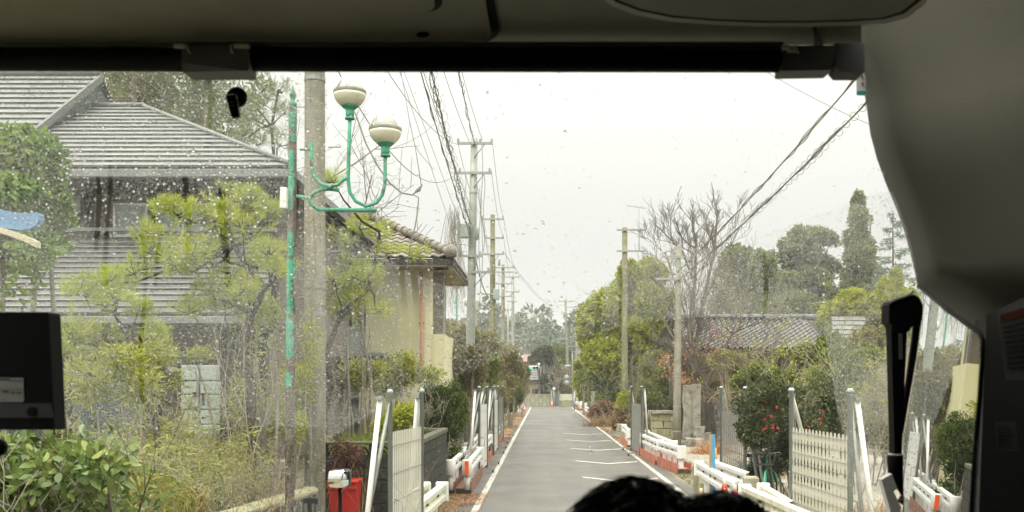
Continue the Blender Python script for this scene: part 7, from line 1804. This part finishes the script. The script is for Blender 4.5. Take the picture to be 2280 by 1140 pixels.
# steering wheel
mb = MB(); c0 = Vector((.16, 1.62, 1.86)); Rw = Matrix.Rotation(math.radians(30), 3, 'X')
mb.tube([c0 + Rw @ Vector((.21 * math.cos(a), .21 * math.sin(a), 0)) for a in np.linspace(0, 2 * math.pi, 33)], .013, 8, cap=False); sw = mb.build('steering_wheel', M['black'], bus)
mb = MB()
for a in (0.2, math.pi - .2, -math.pi / 2): mb.tube([c0, c0 + Rw @ Vector((.2 * math.cos(a), .2 * math.sin(a), 0))], .012, 6)
mb.tube([c0, c0 + Rw @ Vector((0, .05, -.35))], .03, 10); mb.build('wheel_spokes', M['black'], sw)
# driver seat
mb = MB(); mb.box((.13, .92, 1.42), (.50, .50, .14), bev=.05); ds = mb.build('driver_seat', M['trimdark'], bus)
mb = MB(); mb.box((.13, .66, 1.76), (.48, .12, .66), bev=.05); mb.build('seat_back', M['trimdark'], ds)
mb = MB(); mb.box((.13, .92, 1.18), (.30, .30, .34)); mb.build('seat_pedestal', M['darksteel'], ds)
# outside guide mirror on a stalk at the front
YM = 3.45
mb = MB(); c = P(755, 1066, YM); w, h = 52 * YM / F, 40 * YM / F
out = []
for (sx, sy) in ((1, 1), (-1, 1), (-1, -1), (1, -1)):
    for k in range(5):
        a = {(1, 1): 0, (-1, 1): math.pi / 2, (-1, -1): math.pi, (1, -1): 3 * math.pi / 2}[(sx, sy)] + k * math.pi / 8
        out.append(c + Vector((sx * (w / 2 - .014) + .014 * math.cos(a), 0, sy * (h / 2 - .014) + .014 * math.sin(a))))
out = [Vector((v.x, v.y - .35 * (v.x - c.x), v.z + (v.x - c.x) * .06)) for v in out]
mb.prism(out, (0, .03, 0)); gm = mb.build('guide_mirror', M['trimdark'], bus)
# convex face
mb = MB(); vs = []; fs = []; nx, nz = 14, 10
for j in range(nz + 1):
    for i in range(nx + 1):
        u, v = i / nx * 2 - 1, j / nz * 2 - 1
        # squircle mapping keeps the corners round
        uu, vv = u * math.sqrt(1 - v * v * .16), v * math.sqrt(1 - u * u * .16)
        vs.append(c + Vector((uu * w / 2 * .96, -.004 - .016 * (1 - (u * u + v * v) / 2) - .35 * u * w / 2, vv * h / 2 * .96 + uu * w / 2 * .06)))
for j in range(nz):
    for i in range(nx): a = j * (nx + 1) + i; fs.append((a, a + 1, a + nx + 2, a + nx + 1))
mb.add(vs, fs, True); mb.build('mirror_face', M['mirror'], gm)
mb = MB(); mb.tube([c + Vector((0, .015, -h / 2)), c + Vector((.004, .0, -.30)), Vector((c.x + .05, 2.56, 1.45))], .007, 7); mb.build('stalk_rod', M['black'], gm)

# monitor hung at the left, with label
mo = thing('monitor', 'black flat monitor with a white label hanging at the left edge of the windscreen', 'monitor', P(0, 830, 1.8))
YO = 1.80
mb = MB(); mb.prism([P(x, y, YO) for x, y in ((-170, 694), (106, 695), (109, 700), (115, 820), (121, 952), (118, 957), (-170, 957))], (.004, .035, 0)); mb.build('housing', M['black'], mo)
mb = MB(); mb.prism([P(x, y, YO + .03) for x, y in ((107, 697), (113, 699), (118, 800), (121, 930), (118, 940))], (0, .01, 0)); mb.build('side_edge', M['bracketgrey'], mo)
M['bezel'] = mat('bezel', (.016, .016, .02), rough=.5)
mb = MB(); mb.prism([P(x, y, YO - .001) for x, y in ((-160, 898), (115, 898), (119, 930), (-160, 930))], (0, -.002, 0)); mb.build('lower_bezel', M['bezel'], mo)
mb = MB(); mb.prism([P(-90, 840, YO - .001), P(50, 841, YO - .001), P(53, 844, YO - .001), P(54, 892, YO - .001), P(51, 895, YO - .001), P(-90, 895, YO - .001)], (0, -.001, 0)); lb_ = mb.build('label', M['labelgrey'], mo)
mb = MB()
for (x0, x1, y0, y1) in ((-80, 22, 842.5, 846), (22, 50, 847, 848), (-80, 50, 866.5, 867.5), (4, 20, 870, 874), (24, 33, 873, 876), (37, 46, 873, 876), (3, 14, 890, 891)): mb.prism([P(x0, y0, YO - .0025), P(x1, y0, YO - .0025), P(x1, y1, YO - .0025), P(x0, y1, YO - .0025)], (0, -.0005, 0))
mb.build('label_print', M['signblack'], lb_)
mb = MB(); mb.lathe(P(72, 917, YO - .002), [(.0085, -.004), (.009, .002)], 16, axis='Y'); mb.build('button', M['black'], mo)
mb = MB(); mb.lathe(P(114, 826, YO + .01), [(.004, -.006), (.004, .008)], 10, axis='X'); mb.build('side_screw', M['black'], mo)
mb = MB(); mb.tube([P(-130, 700, YO + .04), P(-140, 300, YO + .06), P(-140, 60, YO + .02)], .010, 8); mb.build('hanging_arm', M['black'], mo)
kb = thing('small_round_object', 'black round object with a pale rim under the monitor at the left edge', 'mirror', P(-4, 996, 1.95))  # small round black object of unknown use
mb = MB(); mb.lathe(P(-4, 996, 1.95), [(.004, -.010), (.016, -.008), (.0175, .004), (.012, .012)], 18, axis='Y'); mb.build('round_back', M['black'], kb)
mb = MB(); mb.tube([P(-4 + 20 * math.cos(a), 996 - 20 * math.sin(a), 1.955) for a in np.linspace(.2, math.pi, 10)], .0012, 5); mb.build('rim_edge', M['galvlite'], kb)
mb = MB(); mb.tube([P(-4, 996, 1.955), P(-30, 1180, 2.0)], .006, 7); mb.build('stalk_rod', M['black'], kb)
# suction cup hook
hk = thing('suction_hook', 'black suction cup hook stuck on the windscreen', 'suction hook', on_screen(528, 232))
c = on_screen(528, 217, -.004)
mb = MB(); mb.lathe(c, [(.0235, .003), (.0232, -.001), (.010, -.012), (.004, -.014)], 28, axis='Y'); mb.build('suction_cup', M['black'], hk)
mb = MB(); mb.prism([c + Vector((x * WY / F, -.018, -y * WY / F)) for x, y in ((-14, 6), (8, 4), (14, 48), (-2, 50))], (0, -.012, 0)); mb.build('hook_lever', M['black'], hk)
mb = MB(); mb.tube([c + Vector((x * WY / F, -.031, -y * WY / F)) for x, y in ((-15, 8), (-13, 4), (6, 2), (9, 7), (10, 12))], .0009, 5); mb.build('lever_edge', M['galvlite'], hk)
mb = MB()
for (x, y, w_) in ((-1, 18.5, 8), (0, 26, 7)): mb.box(c + Vector((x * WY / F, -.0305, -y * WY / F)), (w_ * WY / F, .001, .0014))
mb.build('lever_print', M['galv'], hk)

# ================================================================= RAINDROPS on the outside of the glass
MIST = 1.45
def inside(poly, x, y):
    c = np.zeros(len(x), bool); n = len(poly)
    for i in range(n):
        x0, y0 = poly[i]; x1, y1 = poly[(i + 1) % n]
        if y0 == y1: continue
        hit = ((y0 > y) != (y1 > y)) & (x < (x1 - x0) * (y - y0) / (y1 - y0) + x0); c ^= hit
    return c
wiped = [(728, 1400), (722, 985), (800, 938), (860, 903), (950, 870), (1000, 846), (1100, 802), (1160, 777), (1240, 762), (1290, 752), (1360, 735), (1450, 716), (1560, 706), (1700, 707), (1832, 722), (1846, 800), (1862, 900), (1886, 1000), (1892, 1400)]
wiped2 = [(-400, 930), (0, 940), (130, 950), (250, 1000), (380, 1060), (460, 1110), (500, 1400), (-400, 1400)]
def density(x, y):
    dens = np.interp(x, [-60, 500, 720, 800, 1100, 1200, 1330, 1500, 1620, 2060], [1, 1, .95, .70, .50, .40, .60, .9, 1.0, 1.0])
    skyz = (x > 730) & (x < 2000); ylim = np.interp(x, [730, 900, 1100, 1300, 1480, 1600, 1950, 2040], [480, 600, 680, 650, 540, 560, 430, 420])
    dens = np.where(skyz & (y < ylim), np.where(x < 1100, .10, .06), dens)
    inw = inside(wiped, x, y); dens = np.where(inw, .004, dens); inw2 = inside(wiped2, x, y); dens = np.where(inw2, .03, dens)
    dens = np.where((y > 950) & (x < 720) & ~inw2, dens * .55, dens)
    for tx, w_, y0, y1 in ((1337, 6, 560, 760), (1379, 6, 540, 750), (240, 5, 330, 640), (463, 6, 160, 330), (500, 8, 420, 640), (414, 6, 390, 560), (900, 6, 480, 860), (654, 6, 300, 700), (920, 7, 600, 860), (1700, 5, 560, 705), (120, 5, 700, 900), (318, 5, 520, 900), (1045, 6, 560, 800), (352, 5, 540, 640), (214, 5, 390, 560)):
        dens = np.where((abs(x - tx - 6 * np.sin(y / 60 + tx)) < w_) & (y > y0) & (y < y1), .03, dens)
    return dens
def cells(step, seed):
    r = rng(seed); gx, gy = np.meshgrid(np.arange(-60, 2060, step), np.arange(150, 1220, step * .93)); gx = gx + (np.arange(gx.shape[0])[:, None] % 2) * step * .5
    x = gx.ravel() + r.uniform(-.36, .36, gx.size) * step; y = gy.ravel() + r.uniform(-.36, .36, gx.size) * step
    return x, y, np.clip(.70 + .45 * snoise(np.stack([x / 90, y / 90, x * 0], 1), 2.0, 4), .2, 1.2), r
nw = np.array([0, 1, WS]); nw = nw / np.linalg.norm(nw); ux = np.array([1.0, 0, 0]); uz = np.cross(ux, nw)
if uz[2] < 0: uz = -uz
def caps(x, y, R, S, prof, seed):
    r = rng(seed); n = len(x); dz = (VY - y) / F; t_ = WY / (1 + WS * dz)
    C = np.stack([(x - VX) / F * t_, t_, EYE + dz * t_], 1) + nw * .0006
    ang = np.arange(S) * 2 * np.pi / S; asp = np.clip(1 + .10 * np.abs(r.normal(size=n)), 1, 1.4); hgt = (.36 if S > 8 else .55) + .14 * r.random(n); wob = 1 + .06 * r.normal(size=(n, S))
    rings = [C[:, None, :] + ((R[:, None] * k) * wob)[..., None] * (np.cos(ang)[None, :, None] * ux + np.sin(ang)[None, :, None] * uz * asp[:, None, None]) + nw * (R * hgt * zf)[:, None, None] for k, zf in prof]
    V = np.concatenate(rings + [(C + nw * (R * hgt)[:, None])[:, None, :]], axis=1).reshape(-1, 3)
    K = len(prof); m = K * S + 1; b = (np.arange(n) * m)[:, None]; j = np.arange(S)[None, :]; j2 = (j + 1) % S
    Q = [np.stack([b + i * S + j, b + (i + 1) * S + j, b + (i + 1) * S + j2, b + i * S + j2], -1).reshape(-1, 4) for i in range(K - 1)]
    T = np.stack([b + (K - 1) * S + j, b + K * S + 0 * j, b + (K - 1) * S + j2], -1).reshape(-1, 3)
    return V, Q, T, (b + np.arange(S)[None, :]).reshape(n, S)
# larger beads
x, y, cl, r = cells(11.5, 501); keep = r.random(len(x)) < density(x, y) * cl * np.where(x > 1290, .5, .85); x, y = x[keep], y[keep]
Rp = np.where(x > 1290, 1.3, 1.65) * np.exp(.28 * r.normal(size=len(x))); Rp = np.where((x > 100) & (x < 600) & (y > 330) & (y < 500), Rp * 1.25, Rp)
ex = [(1314, 968, 2.6), (1314, 993, 3.2), (1315, 1008, 3.8), (1258, 294, 4.5), (1128, 410, 3), (1120, 640, 4), (1834, 608, 3.5), (1834, 630, 3.5), (1834, 655, 3.5), (1834, 672, 3.2), (1226, 690, 3), (1352, 750, 3), (1560, 640, 3), (1290, 420, 3), (1210, 500, 3.5), (1085, 640, 3), (930, 392, 3), (970, 470, 3), (975, 492, 3), (800, 560, 4.5), (1660, 385, 3), (1146, 560, 3.4), (1150, 610, 3.4), (1165, 522, 3)]
x = np.concatenate([x, [e[0] for e in ex]]); y = np.concatenate([y, [e[1] for e in ex]]); Rp = np.concatenate([np.clip(Rp, .9, 3.6), [e[2] * .85 for e in ex]])
parts_ = [caps(x, y, Rp * WY / F, 10, ((1, 0), (.88, .50), (.50, .88)), 502)]; nb = len(x)
# small beads
x, y, cl, r = cells(5.6, 503); keep = r.random(len(x)) < density(x, y) * cl * .74; x, y = x[keep], y[keep]; ns_ = len(x)
parts_.append(caps(x, y, np.clip(.95 * np.exp(.25 * r.normal(size=len(x))),   .5, 1.6) * WY / F, 6, ((1, 0), (.70, .72)), 504))
b_ = 0; Vs = []; Fq = []
for V, Q, T, H in parts_: Vs.append(V); Fq += [q + b_ for q in Q] + [T + b_, H + b_]; b_ += len(V)
o = fastmesh('raindrops', np.concatenate(Vs), Fq, M['water'], smooth=True)
tag(o, 'fine raindrops beaded over the unwiped parts of the windscreen', 'raindrops', kind='stuff')
# the finest beads, a veil of spray
x, y, cl, r = cells(2.55, 505); keep = r.random(len(x)) < density(x, y) * cl * MIST; x, y = x[keep], y[keep]; nm = len(x)
V, Q, T, H = caps(x, y, np.full(len(x), .62) * WY / F, 4, ((1, 0),), 506)
o = fastmesh('spray_mist', V, [T], M['mist'], smooth=True)
tag(o, 'veil of the finest spray over the unwiped parts of the windscreen', 'spray', kind='stuff')
print('drops', nb, ns_, nm)

# ================================================================= THE DRIVER
dr = thing('person', 'driver with tousled black hair seen from behind above the lower edge', 'person', (.115, 1.0, 1.5))
def skin_body(name, verts, edges, radii, m, parent, root=0, sub=2):
    off = origin_of(parent); me = bpy.data.meshes.new(name); me.from_pydata([tuple(Vector(v) - off) for v in verts], edges, []); o = link(name, me, parent)
    sk = o.modifiers.new('skin', 'SKIN'); sk.use_smooth_shade = True
    lay = me.skin_vertices[0] if me.skin_vertices else None
    if lay is None: bpy.context.view_layer.update(); lay = me.skin_vertices[0]
    for i, v in enumerate(lay.data): v.radius = radii[i] if hasattr(radii[i], '__len__') else (radii[i], radii[i]); v.use_root = (i == root)
    s_ = o.modifiers.new('sub', 'SUBSURF'); s_.levels = sub; s_.render_levels = sub
    dg = bpy.context.evaluated_depsgraph_get(); ev = o.evaluated_get(dg); m2 = bpy.data.meshes.new_from_object(ev)
    o.modifiers.clear(); o.data = m2; m2.materials.clear(); m2.materials.append(m); m2.polygons.foreach_set('use_smooth', [True] * len(m2.polygons)); return o
hx, hy = .105, 1.06
V_ = [(hx, hy - .02, 1.50), (hx, hy - .05, 1.66), (hx, hy - .04, 1.85), (hx, hy - .02, 1.98), (hx, hy, 2.05), (hx, hy + .01, 2.13), (hx, hy + .02, 2.20)]
E_ = [(i, i + 1) for i in range(6)]; R_ = [(.16, .12), (.15, .11), (.17, .11), (.14, .09), .058, (.075, .085), (.078, .095)]
for s_ in (-1, 1):
    b0 = len(V_); V_ += [(hx + s_ * .19, hy - .03, 1.95), (hx + s_ * .25, hy + .05, 1.76), (hx + s_ * .23, hy + .28, 1.74), (hx + s_ * .215, hy + .46, 1.82), (hx + s_ * .21, hy + .50, 1.86)]
    E_ += [(3, b0), (b0, b0 + 1), (b0 + 1, b0 + 2), (b0 + 2, b0 + 3), (b0 + 3, b0 + 4)]; R_ += [.062, .050, .042, .030, .036]
    for k in range(5):
        q = len(V_); o_ = (k - 2) * .017; thumb = k == 0
        base = (hx + s_ * .21 - s_ * .0 + o_, hy + .52, 1.885)
        if thumb: V_ += [(hx + s_ * .17, hy + .50, 1.86), (hx + s_ * .155, hy + .53, 1.885)]; E_ += [(b0 + 4, q), (q, q + 1)]; R_ += [.011, .009]
        else: V_ += [base, (base[0], base[1] + .03, base[2] + (-.005 if k else 0)), (base[0], base[1] + .035, base[2] - .03 - .003 * k)]; E_ += [(b0 + 4, q), (q, q + 1), (q + 1, q + 2)]; R_ += [.010, .009, .008]
for s_ in (-1, 1):
    b0 = len(V_); V_ += [(hx + s_ * .10, hy + .02, 1.52), (hx + s_ * .13, hy + .42, 1.52), (hx + s_ * .13, hy + .52, 1.12), (hx + s_ * .13, hy + .66, 1.09)]; E_ += [(0, b0), (b0, b0 + 1), (b0 + 1, b0 + 2), (b0 + 2, b0 + 3)]; R_ += [.09, .065, .045, .035]
body = skin_body('body', V_, E_, R_, M['skin'], dr)
# uniform over the torso and arms
mb = MB(); mb.lathe((hx, hy - .035, 1.48), [(.19, 0), (.195, .15), (.20, .35), (.185, .46), (.10, .53), (.075, .55)], 20, cap=False); mb.build('jacket', M['shirt'], dr)
for s_ in (-1, 1):
    mb = MB(); mb.tube([(hx + s_ * .14, hy - .03, 1.95), (hx + s_ * .20, hy - .02, 1.92), (hx + s_ * .255, hy + .05, 1.76), (hx + s_ * .235, hy + .28, 1.74), (hx + s_ * .218, hy + .44, 1.81)], [.09, .08, .066, .056, .044], 12, cap=False); mb.build('sleeve', M['shirt'], dr)
# face: nose, ears, eyes, mouth (turned to the road)
mb = MB(); mb.tube([(hx, hy + .12, 2.19), (hx, hy + .135, 2.16), (hx, hy + .12, 2.145)], [.008, .014, .010], 8); mb.build('nose', M['skin'], dr)
for s_ in (-1, 1):
    mb = MB(); mb.lathe((hx + s_ * .082, hy + .015, 2.175), [(.004, -.006), (.020, -.004), (.022, .004), (.006, .006)], 12, axis='X'); mb.build('ear', M['skin'], dr)
    mb = MB(); mb.lathe((hx + s_ * .032, hy + .108, 2.195), [(.002, -.010), (.010, -.004), (.011, .002), (.004, .009)], 10, axis='Y'); mb.build('eye', M['signwhite'], dr)
mb = MB(); mb.box((hx, hy + .113, 2.115), (.045, .012, .008), bev=.003); mb.build('mouth', M['headred'], dr)
# hair: cap of overlapping locks
r = rng(600)
def hair_blob(c, R3, n, seed, ln=.05):
    r = rng(seed); u = unit(r.normal(size=(n, 3))); u = u[u[:, 2] > -.55]; k = len(u)
    p = np.array(c) + u * np.array(R3) * (.97 + .06 * r.random(k))[:, None]
    tang = unit(np.cross(u, np.array([0, 1.0, .3]) + r.normal(size=(k, 3)) * .8)); d = unit(tang + u * (.10 + .22 * r.random(k))[:, None])
    return blade_arrays(p, d, ln * (.5 + .8 * r.random(k)), .0035, .5, seed, 3)
cH = (hx - .004, hy, 2.198); RH = (.077, .100, .100)
mb = MB(); vs = []; fs = []; nu, nv = 28, 16
for j in range(nv + 1):
    ph = math.pi * .62 * j / nv
    for i in range(nu):
        a = 2 * math.pi * i / nu; vs.append((cH[0] + RH[0] * math.sin(ph) * math.cos(a), cH[1] + RH[1] * math.sin(ph) * math.sin(a), cH[2] + RH[2] * math.cos(ph)))
A = np.array(vs); A += unit(A - np.array(cH)) * snoise(A, 45, 3)[:, None] * .006
for j in range(nv):
    for i in range(nu): fs.append((j * nu + i, j * nu + (i + 1) % nu, (j + 1) * nu + (i + 1) % nu, (j + 1) * nu + i))
# front of the hairline stays open below the forehead
mb.add([tuple(v) for v in A], fs, True); hcap = mb.build('hair', M['hair'], dr)
parts = [hair_blob(cH, RH, 6000, 601, .05), hair_blob((hx + .078, hy - .02, 2.238), (.052, .055, .046), 2600, 602, .045), hair_blob((hx - .025, hy, 2.235), (.045, .06, .055), 700, 603, .04)]
Vs = []; Qs = []; b_ = 0
for v_, q_ in parts: Vs.append(v_); Qs.append(q_ + b_); b_ += len(v_)
fastmesh('hair_locks', np.concatenate(Vs), np.concatenate(Qs), M['hair'], parent=dr)

# ================================================================= HAZE (rain mist in the air)
hb = MB(); hb.box((20, 231, 19), (650, 588, 40)); hz = hb.build('haze', None); hz['kind'] = 'stuff'; hz['label'] = 'thin rain haze filling the air over the road'
hm = bpy.data.materials.new('haze'); hm.use_nodes = True; hN = hm.node_tree.nodes; hN.remove(hN['Principled BSDF'])
hv = hN.new('ShaderNodeVolumePrincipled'); hv.inputs['Color'].default_value = (.95, .97, 1, 1); hv.inputs['Density'].default_value = .0009; hv.inputs['Anisotropy'].default_value = .2
hm.node_tree.links.new(hv.outputs[0], hN['Material Output'].inputs['Volume']); hz.data.materials.append(hm)
